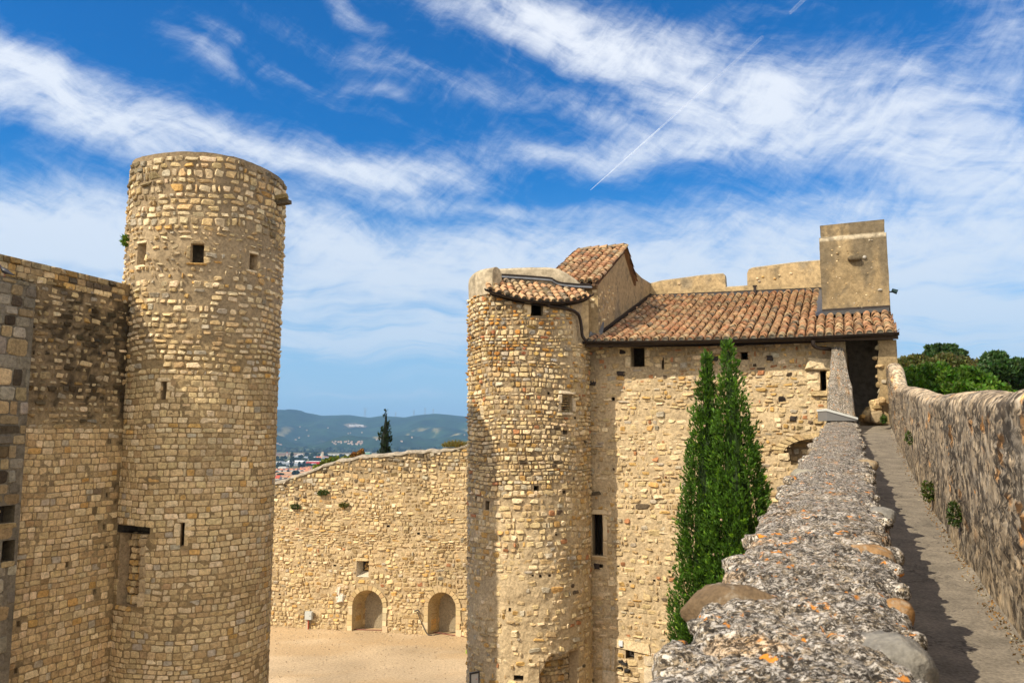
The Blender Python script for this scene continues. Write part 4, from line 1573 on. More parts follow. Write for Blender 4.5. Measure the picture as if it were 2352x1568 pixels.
    for r in ((h[0] - .12, h[1] + .16, h[3], h[3] + .15), (h[1], h[1] + .16, h[2] + .45, h[3]), (h[1], h[1] + .16, h[2], h[2] + .45), (h[0] - .12, h[0], h[2], h[3]), (h[0] - .16, h[1] + .20, h[2] - .14, h[2])):
        block(w, S, r, PALE, .05 if r[3] > h[2] else .09, .015, rng)
    f = w.build('window', M_ASH, root)
    w = Buf()
    for k in range(3):
        u = h[0] + (h[1] - h[0]) * (k + .7) / 3.4
        tube(w, [S(u, h[2], -.10), S(u, h[3], -.10)], .018, np.array([.025, .022, .02]), 6)
    w.build('bars', M_METAL, f)
    # walled up doorway with a tiny window
    w = Buf()
    recess(w, S, sw, .35, np.array([.22, .16, .09]), np.array([.20, .18, .15]))
    x0, x1, vt = bd[0], bd[1], bd[3]
    U, Vv, W, H = layout(x0 + .04, x1 - .04, 1.5, vt - .02, .155, .24, .25, .3, rng)
    mm = ~inrect(U, Vv, sw, .09) & (U < x1 - .08) & (U > x0 + .05)
    c = pick(rng, int(mm.sum()), [PALE, CREAM, OCHRE], [3, 3, .8], .1)
    put_stones(w, S, U[mm], Vv[mm], W[mm], H[mm], c, rng, gap=.035, depth=.05, irr=.09, cob=.2)
    for px, py in ((1427, 1518), (1436, 1522), (1424, 1534), (1441, 1539)):
        u, v = S.pix(px, py)
        block(w, S, (u - .10, u + .10, v - .06, v + .06), np.array([.03, .028, .026]), .085, .14, rng)
    prism(w, S(np.array([x0 - .14, x1 + .22, x1 + .16, x0 - .14]), np.array([vt, vt - .14, vt + .16, vt + .22]), -.1), S(0, 0, .165) - S(0, 0, 0), PALE)
    for (a0, a1, lo, hi) in ((x0 - .13, x0 + .03, vt - .72, vt - .01), (x0 - .42, x0 + .03, vt - 1.15, vt - .73), (x0 - .13, x0 + .03, vt - 2.2, vt - 1.16), (x1 - .02, x1 + .40, vt - .48, vt - .08), (x1 - .02, x1 + .34, vt - 1.2, vt - .5), (x0 - .40, x0 - .14, vt - .70, vt - .1)):
        block(w, S, (a0, a1, lo, hi), np.array([.55, .46, .33]), .05, .012, rng)
    f = w.build('blocked_doorway', M_STONE, root)
    w = Buf()
    u0, u1, v0, v1 = sw
    for (a, b_, c_, d_) in ((u0 + .08, u0 + .11, v0 + .03, v1), (u1 - .03, u1, v0 + .03, v1), (u0 + .08, u1, v0 + .03, v0 + .07), (u0 + .08, u1, v1 - .03, v1)):
        box(w, S(a, c_, -.25), S(b_, c_, -.25) - S(a, c_, -.25), S(a, c_, -.22) - S(a, c_, -.25), [0, 0, d_ - c_], np.array([.33, .29, .24]))
    um, vm = (u0 + .11 + u1 - .03) / 2, (v0 + v1) / 2 + .02
    for k in range(4):
        a = k * math.pi / 2 + math.pi / 4
        th = np.linspace(0, 2 * math.pi, 10, endpoint=False)
        w.add(S(um + .028 * math.cos(a) + .024 * np.cos(th), vm + .03 * math.sin(a) + .024 * np.sin(th), -.345), [np.arange(10)], np.array([.012, .01, .01]))
    w.build('window_grille', M_PLAIN, f)
    # little white sensor
    u, v = S.pix(1428, 1476)
    t = Buf()
    box(t, S(u - .06, v - .07, .04), S(u + .06, 0, 0) - S(u - .06, 0, 0), S(0, 0, .11) - S(0, 0, .04), [0, 0, .16], np.array([.62, .66, .72]))
    box(t, S(u - .02, v - .13, .05), S(u + .05, 0, 0) - S(u - .02, 0, 0), S(0, 0, .07) - S(0, 0, .05), [0, 0, .055], np.array([.06, .06, .06]))
    tag(t.build('sensor_box', M_PLAIN), 'small white sensor box mounted on the pale lintel of the walled up doorway', 'sensor')

    # ---------------- main roof
    chp = splane(3.4)
    tc0 = chp.pix(1892, 700)[0]
    tc1 = chp.pix(2041, 700)[0]
    b = Buf()
    nU = np.array([HN[0], HN[1], RSL]); nU /= np.linalg.norm(nU)
    A = np.array([HE[0], HE[1], (ZG1 - ZG0) / T1]); A /= np.linalg.norm(A)
    N = np.cross(A, nU)
    N = N if N[2] > 0 else -N
    sp, step = .257, .262
    ncol = int(T1 / sp)
    sl_ = math.hypot(1, RSL)
    fr, plugs = [], []
    for i in range(ncol + 1):
        t = .10 + i * sp
        for kind, tt in ((0, t), (1, t + sp / 2)):
            if tt > T1 + .05:
                continue
            s = -.05 if kind == 0 else -.09
            r = 0
            off = rng.uniform(0, .05)
            while s < RS - .25:
                if tt > tc0 - .30 and s > 3.4 - .38:
                    break
                zz = float(roofz(tt, s))
                zz -= .05 * math.sin(s / RS * math.pi)
                fr.append((HP(tt, s, zz), nU, A, N, 1.0, kind))
                if r == 0 and kind == 0:
                    plugs.append((HP(tt, s + .03, zz)))
                s += step / sl_ * (1 + .03 * rng.normal())
                r += 1
    # a loose fringe of tiles against the lead valley
    tiles(b, fr, rng)
    for p in plugs:
        plug(b, p, A, N, 1.0, np.array([.30, .27, .20]) * rng.uniform(.7, 1.2))
    # bed under the tiles
    tt, ss = np.meshgrid(np.linspace(-.05, T1 + .02, 20), np.linspace(.02, RS, 12), indexing='ij')
    Pz = roofz(tt, ss) - .01 - .05 * np.sin(ss / RS * math.pi)
    Pm = np.stack([G0[0] + tt * HE[0] + ss * HN[0], G0[1] + tt * HE[1] + ss * HN[1], Pz], -1)
    sheet(b, Pm, np.array([.28, .17, .10]))
    sheet(b, Pm - [0, 0, .14], np.array([.07, .05, .035]))
    b.add([HP(-.05, .02, zg(-.05) - .01), HP(T1 + .02, .02, zg(T1) - .01), HP(T1 + .02, .02, zg(T1) - .15), HP(-.05, .02, zg(-.05) - .15)], [np.arange(4)], np.array([.07, .05, .035]))
    b.add([HP(T1 + .02, .02, zg(T1) - .01), HP(T1 + .02, RS, roofz(T1, RS) - .01), HP(T1 + .02, RS, roofz(T1, RS) - .15), HP(T1 + .02, .02, zg(T1) - .15)], [np.arange(4)], np.array([.2, .13, .08]))
    b.build('roof', M_TILE, root)
    # lead: valley beside the chimney, flashing along the back wall and the gable
    b = Buf()
    off = lambda t, s, h: HP(t, s, float(roofz(t, s)) + h)
    b.add([off(tc0 - .36, 3.1, .07), off(tc0 + .02, 3.1, .07), off(tc0 + .02, RS, .07), off(tc0 - .36, RS, .07)], [np.arange(4)], LEADC)
    b.add([off(tc0 - .36, 3.02, .05), off(tc1, 3.02, .05), off(tc1, 3.44, .14), off(tc0 - .1, 3.44, .14)], [np.arange(4)], LEADC * .6)
    box(b, off(.1, RS - .22, -.02), off(tc0, RS - .22, 0) - off(.1, RS - .22, 0), HN.tolist() + [0], [0, 0, .17], BROWN * 1.1)
    box(b, off(.12, RS - .30, -.02), off(tc0, RS - .30, 0) - off(.12, RS - .30, 0), [HN[0] * .07, HN[1] * .07, .02], [0, 0, .12], LEADC * .45)
    box(b, off(.15, .9, -.02), off(.15, RS, 0) - off(.15, .9, 0), [HE[0] * .05, HE[1] * .05, 0], [0, 0, .20], BROWN * 1.1)
    box(b, off(tc0 - .05, 3.34, .02), off(tc1 + .04, 3.34, 0) - off(tc0 - .05, 3.34, 0), [HN[0] * .05, HN[1] * .05, 0], [0, 0, .17], BROWN * 1.1)
    p = off(tc0 - 2.55, RS - .35, .05)
    tube(b, [p, p + [0, 0, .30]], .06, BROWN * 1.5, 8)
    tube(b, [p + [0, 0, .30], p + [0, 0, .34]], .09, BROWN * 1.5, 8)
    # small lead apron where roof and turret meet
    q = off(.0, .1, .03)
    b.add([off(-.15, -.02, .0), off(.30, -.02, .05), off(.34, .75, .12), off(-.05, .8, .14)], [np.arange(4)], LEADC * 1.1)
    prism(b, [off(-.12, .5, .02), off(.28, .7, .06), off(.20, 1.2, .35), off(-.12, 1.0, .42)], [0, 0, .05], LEADC * 1.2)
    b.build('lead_flashing', M_LEAD, root)
    # gutter and spout
    b = Buf()
    tq = np.linspace(-.12, T1 + .04, 40)
    gutter(b, [HP(t, -.12, float(zg(t)) + .01) for t in tq], .075, BROWN)
    for t in np.linspace(.4, T1 - .3, 9):
        box(b, HP(t, -.05, float(zg(t)) - .06), HE.tolist() * 1 + [0] if False else [HE[0] * .03, HE[1] * .03, 0], [HN[0] * .14, HN[1] * .14, 0], [0, 0, .02], BROWN)
    g = b.build('gutter', M_METAL, root)
    b = Buf()
    G = splane(-.10)
    path = [(1868, 781, -.10), (1868, 792, -.08), (1876, 798, 0), (1893, 800, .15), (1908, 802, .30), (1914, 806, .36)]
    pts = spline([np.array([*splane(s)(splane(s).pix(x, y)[0], splane(s).pix(x, y)[1])]) for x, y, s in path], 24)
    tube(b, pts, .055, BROWN * 1.6, 10)
    b.build('downpipe', M_METAL, root)

    # ---------------- chimney block
    b = Buf()
    C3 = splane(3.4)
    zt0, zt1 = C3.pix(1889, 518)[1], C3.pix(2027, 504)[1]
    zb = C3.pix(1893, 724)[1] - .3
    zl = C3.pix(1960, 541)[1]
    M = Plane(HP(tc0, 3.4), HP(tc0 + 1, 3.4), (0, 0))
    wd = tc1 - tc0

    def rend(u, v, k):
        st = fbm(u * 3.2, v * .55, 4, 3 + k)
        c = RENDER * .74 * (.72 + .45 * fbm(u * 1.1, v * 1.1, 5, 8 + k))[..., None]
        g_ = sstep(st + .22 * sstep(v, zl - 1.6, zl - .2), .46, .70)[..., None]
        c = c * (1 - g_ * .8) + np.array([.13, .105, .07]) * g_ * .8
        ld = (sstep(v, zl - .13, zl - .05) * (1 if k == 0 else 1))[..., None] * (np.asarray(v) <= zl + .001)[..., None]
        return c * (1 - ld) + np.array([.52, .45, .33]) * ld
    for (d, lo, hi, dd) in ((.045, zb, zl, 2.0), (0.0, zl, max(zt0, zt1), 1.95)):
        fr_ = [(0, wd, lambda u, v, q: M(u, v, q))]
        us, vs = np.meshgrid(np.linspace(0 - d, wd + d, 22), np.linspace(lo, hi, 40 if d else 9), indexing='ij')
        if not d:
            vs = lo + (vs - lo) * ((zt0 + (zt1 - zt0) * us / wd) - lo) / (hi - lo)
        dm = d + .05 * (fbm(us * 2, vs * 2, 4, 2) - .5)
        ed = np.abs(us / wd - .5) * 2
        us = us + .05 * (fbm(vs * 2.2, us * 0 + np.sign(us - wd / 2) * 3 + 5, 4, 51) - .5) * sstep(ed, .6, 1)
        sheet(b, M(us, vs, dm), rend(us, vs, 0))
        for uu in (0 - d, wd + d):                    # flanks
            de, vv = np.meshgrid(np.linspace(0, dd, 14), np.linspace(lo, hi if d else (zt0 if uu <= 0 else zt1), 14), indexing='ij')
            sheet(b, M(uu + 0 * de, vv, d - de), rend(de, vv, 4))
        b.add([M(-d, lo, d - dd), M(wd + d, lo, d - dd), M(wd + d, hi, d - dd), M(-d, hi, d - dd)], [np.arange(4)], RENDER * .8)
        tzz = (hi, hi) if d else (zt0, zt1)
        b.add([M(-d, tzz[0], d), M(wd + d, tzz[1], d), M(wd + d, tzz[1], d - dd), M(-d, tzz[0], d - dd)], [np.arange(4)], np.array([.50, .44, .34]))
    u, v = M.pix(1962, 595)
    lump(b, M(u, v, .10), (.20, .13, .085), np.array([.12, .095, .06]), rng, rz=math.atan2(HE[1], HE[0]), flat=.7)
    lump(b, M(u + .30, v + .02, .06), (.06, .06, .06), np.array([.36, .34, .30]), rng)
    lump(b, M(u - .50, v + .22, .05), (.04, .05, .04), np.array([.30, .22, .12]), rng)
    lump(b, M(u + .70, v - 1.05, .05), (.07, .06, .04), np.array([.45, .42, .36]), rng)
    for k in range(46):
        uu, vv = rng.uniform(.05, wd - .05), rng.uniform(zb + .4, zl - .1)
        lump(b, M(uu, vv, .042), (rng.uniform(.015, .04), .02, rng.uniform(.012, .03)), pick(rng, 1, [PALE, TAN, GREY], [1, 2, 1], .2)[0], rng, seg=8)
    b.build('chimney', M_PLAST, root)
    # spotlight on its right flank
    t = Buf()
    p = M(wd + .06, C3.pix(2042, 668)[1], -.2)
    tube(t, [p - np.array([*HE, 0]) * .08, p + np.array([*HE, 0]) * .10], .025, np.array([.03, .05, .05]), 8)
    tube(t, [p + np.array([*HE, 0]) * .06 + [0, 0, .05], p + np.array([*HE, 0]) * .22 - [0, 0, .02]], [.06, .075], np.array([.03, .06, .06]), 10)
    tag(t.build('spotlight', M_METAL), 'tiny dark spotlight fixed to the outer side of the rendered chimney', 'spotlight')

    # ---------------- crenellated back wall
    b = Buf()
    Bp = splane(RS - .02)

    def poly(pts, th, c):
        v = [Bp(*Bp.pix(*q)) for q in pts]
        prism(b, v, np.array([*HN, 0]) * th, c)
    prof = [(1492, 652), (1520, 645), (1560, 640), (1610, 633), (1650, 629.5), (1660, 629), (1665, 633), (1667, 660), (1716, 657), (1716, 628), (1719, 620), (1727, 616), (1780, 609), (1830, 603), (1890, 598), (2000, 590)]
    ps = [Bp.pix(*q) for q in prof]
    us = np.array([p[0] for p in ps]); vs = np.array([p[1] for p in ps])
    us[8] += .01
    uu = np.sort(np.unique(np.concatenate([np.linspace(us[0], us[-1], 120), us])))
    order = np.argsort(us, kind='stable')
    vv = np.interp(uu, us[order], vs[order])
    lo = np.array([float(roofz(Bp_u_to_t(q), RS)) - .25 for q in uu])
    K = np.linspace(0, 1, 9)
    Vg = lo[:, None] + (vv - lo)[:, None] * K[None]
    Ug = np.repeat(uu[:, None], 9, 1)
    cc = RENDER * (.8 + .4 * fbm(Ug * 1.3, Vg * 1.3, 5, 4))[..., None]
    gq = sstep(fbm(Ug * 2, Vg * 1.2, 4, 6) + .3 * (Vg - (vv[:, None] - .5)), .6, .85)[..., None]
    cc = cc * (1 - .7 * gq) + np.array([.2, .175, .13]) * .7 * gq
    sheet(b, Bp(Ug, Vg, .02 * (fbm(Ug * 2, Vg * 2, 3, 1) - .5)), cc)
    top3 = np.stack([Bp(uu, vv, 0), Bp(uu, vv + .05, -.10), Bp(uu, vv + .04, -.35), Bp(uu, vv - .02, -.45), Bp(uu, lo - 3, -.45)], 0)
    sheet(b, top3, np.array([.36, .31, .23]))
    for px, py in ((1740, 640), (1752, 636), (1744, 646), (1790, 633), (1817, 628), (1560, 652), (1780, 640)):
        u, v = Bp.pix(px, py)
        lump(b, Bp(u, v, .01), (.06, .04, .04), pick(rng, 1, [PALE, GREY, OCHRE], [3, 1, 1], .1)[0], rng, seg=10)
    b.build('parapet', M_PLAST, root)

    # ---------------- gable block beside the turret
    b = Buf()
    Tq = tplane(.15)
    side = [(1373, 641), (1400, 606), (1432, 571), (1446, 592), (1453, 612), (1460, 624), (1474, 638), (1495, 651)]
    ps = [Tq.pix(*q) for q in side]
    su = np.array([p[0] for p in ps]); sv = np.array([p[1] for p in ps])
    if su[-1] < su[0]:
        sgn = -1
    o_ = np.argsort(su)
    uu = np.linspace(su.min(), su.max(), 60)
    vv = np.interp(uu, su[o_], sv[o_])
    t0 = np.array([tplane_s(q) for q in uu])
    lo = np.array([float(roofz(.15, s)) - .4 for s in t0])
    K = np.linspace(0, 1, 16)
    Vg = lo[:, None] + (vv - lo)[:, None] * K
    Ug = np.repeat(uu[:, None], 16, 1)
    cc = RENDER * np.array([.86, .85, .84]) * (.82 + .36 * fbm(Ug * 1.1, Vg * 1.1, 5, 14))[..., None]
    gq = sstep(fbm(Ug * 2.4, Vg * .7, 4, 36) + .25 * sstep(Vg, lo[:, None] + 1.4, lo[:, None] + .3), .60, .85)[..., None]
    cc = cc * (1 - .6 * gq) + np.array([.15, .13, .10]) * .6 * gq
    sheet(b, Tq(Ug, Vg, .02 * (fbm(Ug * 2, Vg * 2, 3, 1) - .5)), cc)
    sheet(b, np.stack([Tq(uu, vv, 0), Tq(uu, vv + .02, -.4), Tq(uu, lo, -.4)], 0), np.array([.36, .29, .19]))
    for k in range(46):      # stones showing through the render near the front corner
        s_ = rng.uniform(.02, .95) ** 1.4
        u = su[0] + (su[2] - su[0]) * s_ * .6
        v = rng.uniform(np.interp(u, uu, lo) + .7, np.interp(u, uu, vv) - .6)
        if v > np.interp(u, uu, lo):
            block(b, Tq, (u, u + rng.uniform(.06, .14), v, v + rng.uniform(.05, .11)), pick(rng, 1, [PALE, GREY, CREAM], [2, 1, 2], .12)[0], .02, .2, rng)
    s_f, z_f = tplane_s(su[0]), sv[0]
    s_r, z_r = tplane_s(su[2]), sv[2]
    s_b, z_b = tplane_s(su[4]), sv[4] - .5
    WB = .05 - splane(s_r).pix(1342, 581)[0]
    # front, back and far side of the block
    zlo = float(zg(0)) - .2
    b.add([HP(.15, s_f, zlo), HP(.15 - WB, s_f, zlo), HP(.15 - WB, s_f, z_f + .1), HP(.15, s_f, z_f + .1)], [np.arange(4)], RENDER * .92)
    b.add([HP(.15 - WB, s_f, zlo), HP(.15 - WB, s_b, zlo), HP(.15 - WB, s_b, z_b), HP(.15 - WB, s_r, z_r), HP(.15 - WB, s_f, z_f)], [np.arange(5)], RENDER)
    b.add([HP(.15, s_b, zlo), HP(.15 - WB, s_b, zlo), HP(.15 - WB, s_b, z_b), HP(.15, s_b, z_b)], [np.arange(4)], RENDER)
    for k in range(9):
        Sf = splane(s_f)
        t_ = rng.uniform(-.55, .05)
        v = rng.uniform(zlo + 1.2, z_f - .3)
        u = float(np.dot(HP(t_, s_f)[:2] - Sf.o, Sf.e))
        block(b, Sf, (u, u + rng.uniform(.12, .22), v, v + rng.uniform(.10, .18)), PALE, .02, .1, rng)
    b.build('gable_wall', M_PLAST, root)
    b = Buf()
    # roof of the block
    fr, plugs = [], []
    dz, ds = z_r - z_f, s_r - s_f
    tl0 = splane(s_r).pix(1342, 581)[0]
    Ug_ = np.array([HN[0] * ds, HN[1] * ds, dz]); Lg = np.linalg.norm(Ug_); Ug_ /= Lg
    Ag = np.array([HE[0], HE[1], 0])
    Ng = np.cross(Ag, Ug_); Ng = Ng if Ng[2] > 0 else -Ng
    ext = .35
    ov0 = np.array([HN[0] * (s_f) , HN[1] * (s_f), 0])
    ncol = int((.25 - tl0) / .25) + 1
    for i in range(ncol + 1):
        t = .22 - i * .25
        for kind, tt in ((0, t), (1, t - .125)):
            q = -ext
            r = 0
            while q < Lg - .12:
                p = HP(tt, s_f, z_f) + Ug_ * q
                fr.append((p, Ug_, Ag, Ng, 1.0, kind))
                if r == 0 and kind == 0:
                    plugs.append(p + Ug_ * .03)
                q += .265
                r += 1
    # back slope
    Ub = np.array([-HN[0] * (s_b - s_r), -HN[1] * (s_b - s_r), z_r - z_b]); Lb = np.linalg.norm(Ub); Ub /= Lb
    Nb = np.cross(Ag, Ub); Nb = Nb if Nb[2] > 0 else -Nb
    for i in range(ncol + 1):
        t = .22 - i * .25
        q = -.25
        while q < Lb - .12:
            fr.append((HP(t, s_b, z_b) + Ub * q, Ub, Ag, Nb, 1.0, 0))
            q += .265
    # ridge
    q = .18
    while q > tl0:
        fr.append((HP(q, s_r, z_r + .02), -Ag, np.array([HN[0], HN[1], 0]), np.array([0, 0, 1.0]), 1.25, 0))
        q -= .31
    tiles(b, fr, rng)
    for p in plugs:
        plug(b, p, Ag, Ng, 1.0, np.array([.22, .19, .13]))
    e0 = HP(.24, s_f, z_f) - Ug_ * (ext - .05)
    e1 = HP(tl0, s_f, z_f) - Ug_ * (ext - .05)
    rr0, rr1 = HP(.24, s_r, z_r), HP(tl0, s_r, z_r)
    bb0, bb1 = HP(.24, s_b, z_b) - Ub * .2, HP(tl0, s_b, z_b) - Ub * .2
    for dd in (-.01, -.10):
        o = np.array([0, 0, dd])
        b.add([e0 + o, e1 + o, rr1 + o, rr0 + o, bb0 + o, bb1 + o], [np.array([0, 1, 2, 3]), np.array([3, 2, 5, 4])], np.array([.22, .13, .075]))
    b.build('gable_roof', M_TILE, root)
    b = Buf()
    for k in range(4):
        tt = .05 - k * .22
        p = HP(tt, s_f, z_f) - Ug_ * ext * .9 - [0, 0, .13]
        box(b, p, Ag * .09, Ug_ * .5, [0, 0, .10], np.array([.10, .06, .035]))
    box(b, HP(.14, s_f - .16, z_f - .33), -Ag * .75, [HN[0] * .12, HN[1] * .12, 0], [0, 0, .13], np.array([.16, .10, .05]))
    b.build('rafters', M_WOOD, root)

    # ---------------- the passage at the end of the wall walk
    b = Buf()
    Pb = splane(2.9)
    ua, ub = 5.8, T1 - .02
    us, vs = np.meshgrid(np.linspace(ua, ub, 26), np.linspace(7.5, float(zg(T1)) + .85, 26), indexing='ij')
    Sx = Plane(HP(0, 2.9), HP(1, 2.9), (0, 0))
    cc = np.array([.30, .255, .19]) * (.7 + .6 * fbm(us * 1.5, vs * .8, 5, 41))[..., None]
    sheet(b, Sx(us, vs, .03 * (fbm(us * 2, vs * 2, 3, 3) - .5)), cc)
    # house side wall inside
    sheet(b, [[HP(7.05, .45, 7), HP(7.05, 2.9, 7)], [HP(7.05, .45, float(zg(7)) + .1), HP(7.05, 2.9, float(zg(7)) + .9)]], np.array([.28, .23, .16]))
    b.build('passage_wall', M_PLAST, root)
    b = Buf()
    # pillar: outer end wall with a ragged broken edge towards the passage
    Pf = splane(.30)
    xl, xr = Pf.pix(2019, 880)[0], Pf.pix(2060, 800)[0]
    zlo, zhi = 7.0, float(zg(T1)) - .13
    vs = np.linspace(zlo, zhi, 44)
    edge = xl + .10 * (fbm(vs * 3.1, vs * 0 + 2, 4, 7) - .5) * 2 - .55 * sstep(vs, Pf.pix(2010, 905)[1], Pf.pix(2010, 960)[1] - .2) + .0
    right = xr + 0.02 * vs * 0
    Ks = np.linspace(0, 1, 10)
    Ug = edge[:, None] + (right - edge)[:, None] * Ks
    Vg = np.repeat(vs[:, None], 10, 1)
    cc = RENDER * (.45 + .5 * fbm(Ug * 2.2, Vg * 2.2, 5, 19))[..., None]
    sheet(b, Pf(Ug, Vg, .05 * (fbm(Ug * 4, Vg * 4, 4, 3) - .5)), cc)
    sheet(b, np.stack([Pf(edge, vs, 0), Pf(edge + .10 * (vn(vs * 5, vs) - .3), vs, -.25), Pf(edge + .02, vs, -.6), Pf(edge + .05, vs, -2.6)], 1), np.array([.33, .26, .16]))
    sheet(b, np.stack([Pf(right, vs, 0), Pf(right, vs, -(RS - .3))], 1), RENDER * .9)
    for k in range(40):
        v = rng.uniform(8.2, zhi - .1)
        i = int(np.argmin(abs(vs - v)))
        lump(b, Pf(edge[i] + rng.uniform(-.03, .12), v, -rng.uniform(.0, .3)), (rng.uniform(.06, .16), rng.uniform(.08, .15), rng.uniform(.04, .10)), pick(rng, 1, [CREAM, TAN, GREY, PALE], [3, 2, 1, 1], .15)[0], rng, seg=10, amp=.3, flat=.7)
    # tumble of rubble at its foot
    for k in range(26):
        px, py = rng.uniform(1985, 2026), rng.uniform(918, 968)
        if px < 2026 - (py - 905) * .9:
            continue
        Ps = splane(rng.uniform(.05, .3))
        lump(b, Ps(*Ps.pix(px, py), 0), (rng.uniform(.08, .17), .12, rng.uniform(.07, .13)), pick(rng, 1, [CREAM, TAN, OCHRE], [2, 3, .6], .15)[0], rng, seg=10, amp=.3, flat=.75)
    Ps = splane(-.05)
    lump(b, Ps(*Ps.pix(2014, 958), 0), (.17, .13, .17), np.array([.32, .245, .15]), rng, amp=.15, flat=.55, rz=-.4)
    b.build('end_pillar', M_STONE, root)
    # plain outer and back walls, closing the house
    b = Buf()
    zr = float(roofz(T1, RS))
    for (p, q) in ((HP(-2.6, RS + .2), HP(T1, RS + .2)), (HP(T1 - .06, .9), HP(T1 - .06, RS + .2))):
        h0 = 3.2 if True else 0
        top0 = float(zg(T1)) + .1 if p[1] < HP(T1, 3)[1] else zr - .4
        b.add([p, q, q + [0, 0, zr - .4], p + [0, 0, top0]], [np.arange(4)], RENDER)
    b.add([HP(7.0, 3.0, 0), HP(7.0, RS, 0), HP(7.0, RS, 8), HP(7.0, 3.0, 8)], [np.arange(4)], RENDER)
    b.build('outer_wall', M_PLAST, root)


def Bp_u_to_t(u):
    Bp = splane(RS - .02)
    return float(np.dot(Bp.o + u * Bp.e - G0, HE))


def tplane_s(u):
    Tq = tplane(.15)
    return float(np.dot(Tq.o + u * Tq.e - G0, HN))


# ------------------------------------------------------------------ stair turret
def turret():
    S, R = TU, TU.R
    rng = np.random.default_rng(41)
    root = thing('stair_turret', (S.c[0], S.c[1], 0), 'round turret of rubble and cobbles against the house, capped by a small curved tile roof', 'turret')
    eS = Cyl(S.c, R + .22)
    ev = [eS.pix(*q) for q in ((1122, 655), (1150, 664), (1190, 674), (1230, 680), (1280, 680), (1320, 677), (1352, 672))]
    eu = np.array([q[0] / (R + .22) for q in ev]); ez = np.array([q[1] for q in ev])      # angle, z
    eav = lambda ang: np.interp(ang, eu, ez)
    zc = S.pix(1110, 617)[1]
    ac = S.pix(1133, 640)[0] / R
    half = math.pi * R
    V = lambda y: S.pix(1215, y)[1]
    top = lambda u: np.where(np.asarray(u) / R < ac, zc - .22, eav(np.asarray(u) / R) - .02)
    win = prect(S, 1221, 690, 1247, 725)
    fr = prect(S, 1289, 906, 1314, 946)
    smalls = [prect(S, *q) for q in ((1226, 1115, 1236, 1127), (1292, 1126, 1299, 1133), (1221, 1318, 1226, 1323), (1238, 1320, 1244, 1325), (1258, 1318, 1264, 1324), (1293, 992 - 5, 1303, 997), (1115, 1150, 1124, 1170), (1168, 1395, 1173, 1403), (1180, 1550, 1202, 1562), (1318, 957, 1323, 962), (1275, 1225, 1280, 1230), (1257, 900, 1263, 906), (1102, 945, 1107, 950))]
    hol = (S.pix(1238, 1540)[0], S.pix(1328, 1540)[0], .5, S.pix(1290, 1500)[1])
    holes = [win, fr] + smalls
    uflk = S.pix(1314, 720)[0]

    def inhol(u, v, g=0.0):
        e_ = hol[3] + .16 * (vn(np.asarray(u) * 3.0, np.asarray(u) * 0 + 3) - .5) - .5 * sstep(-np.asarray(u), -hol[0] - .35, -hol[0])
        return (u > hol[0] - g) & (u < hol[1] + g) & (v < e_ + g) & (v > hol[2])

    def mort(u, v):
        up = (sstep(v, V(1230), V(1080)) * (1 - .7 * sstep(u, .1 * R, .9 * R)))[..., None]
        c = (np.array([.47, .365, .225]) * (1 - up) + np.array([.24, .18, .11]) * up) * (.72 + .5 * fbm(u * 1.6, v * 1.6, 5, 5))[..., None]
        pl = (sstep(np.asarray(v), zc - .95, zc - .6) * (np.asarray(u) / R < ac + .12))[..., None]
        return c * (1 - pl) + RENDER * (.75 + .4 * fbm(u * 2, v * 2, 4, 4))[..., None] * pl
    b = Buf()
    grid(b, S, -half, half, 0, zc + .1, .095, holes, mort, disp=.05, top=top, keep=lambda u, v: ~inhol(u, v))
    ok = lambda U, Vv, g: np.logical_and.reduce([~inrect(U, Vv, h, g) for h in holes]) & ~inhol(U, Vv, .05)
    um = (-.62 * half, .55 * half)
    # cobbles and blocks above
    U, Vv, W, H = layout(um[0], um[1], V(1140), zc, .125, .165, .45, .45, rng)
    m = ok(U, Vv, .06) & (Vv + H / 2 < top(U) - .02) & (rng.random(len(U)) < .97 - .35 * sstep(U, .3 * R, 1.1 * R) * sstep(Vv, V(1000), V(850)))
    m &= ~((U / R < ac + .12) & (Vv > zc - .8))
    m &= ~((U > uflk) & (Vv > V(778)))
    U, Vv, W, H = U[m], Vv[m], W[m], H[m]
    k = rng.random(len(U))
    c = stonecol(len(U), rng, 'cobble') * np.where(k < .1, .8, 1.0)[:, None]
    hi = sstep(Vv, V(1000), V(760)) * (1 - .5 * sstep(U, .2 * R, R))
    isb = rng.random(len(U)) < .45 * hi
    bc = pick(rng, len(U), [(.50, .27, .07), (.42, .20, .05), (.33, .30, .26), (.40, .16, .08), (.52, .36, .13)], [3, 2, 2, .5, 1.6], .16)
    c = np.where((isb & (rng.random(len(U)) < .55))[:, None], bc, c)
    put_stones(b, S, U[~isb], Vv[~isb], W[~isb], H[~isb], c[~isb], rng, gap=.016, depth=.042, irr=.11, rot=.06, wave=.03, shrink=.2, cob=.2)
    put_stones(b, S, U[isb], Vv[isb], W[isb] * .95, H[isb] * .9, c[isb], rng, gap=.02, depth=.06, irr=.05, rot=.12, wave=.03, shrink=.25, cob=.95)
    # plainer rubble below
    U, Vv, W, H = layout(um[0], um[1], 0, V(1142), .15, .22, .4, .45, rng)
    den = np.where(Vv < V(1330), .50, .88)
    m = ok(U, Vv, .06) & (rng.random(len(U)) < den + .2 * (vn(U, Vv, 5) - .5))
    U, Vv, W, H = U[m], Vv[m], W[m], H[m]
    c = stonecol(len(U), rng, 'facade')
    put_stones(b, S, U, Vv, W, H, c, rng, gap=.022, depth=.036, irr=.12, rot=.06, wave=.03, shrink=.3, cob=.18)
    for h in smalls:
        recess(b, S, h, .32, np.array([.20, .15, .09]), np.array([.06, .05, .035]))
    # hollow at the foot: the wall steps back
    S2 = Cyl(S.c, R - .38)
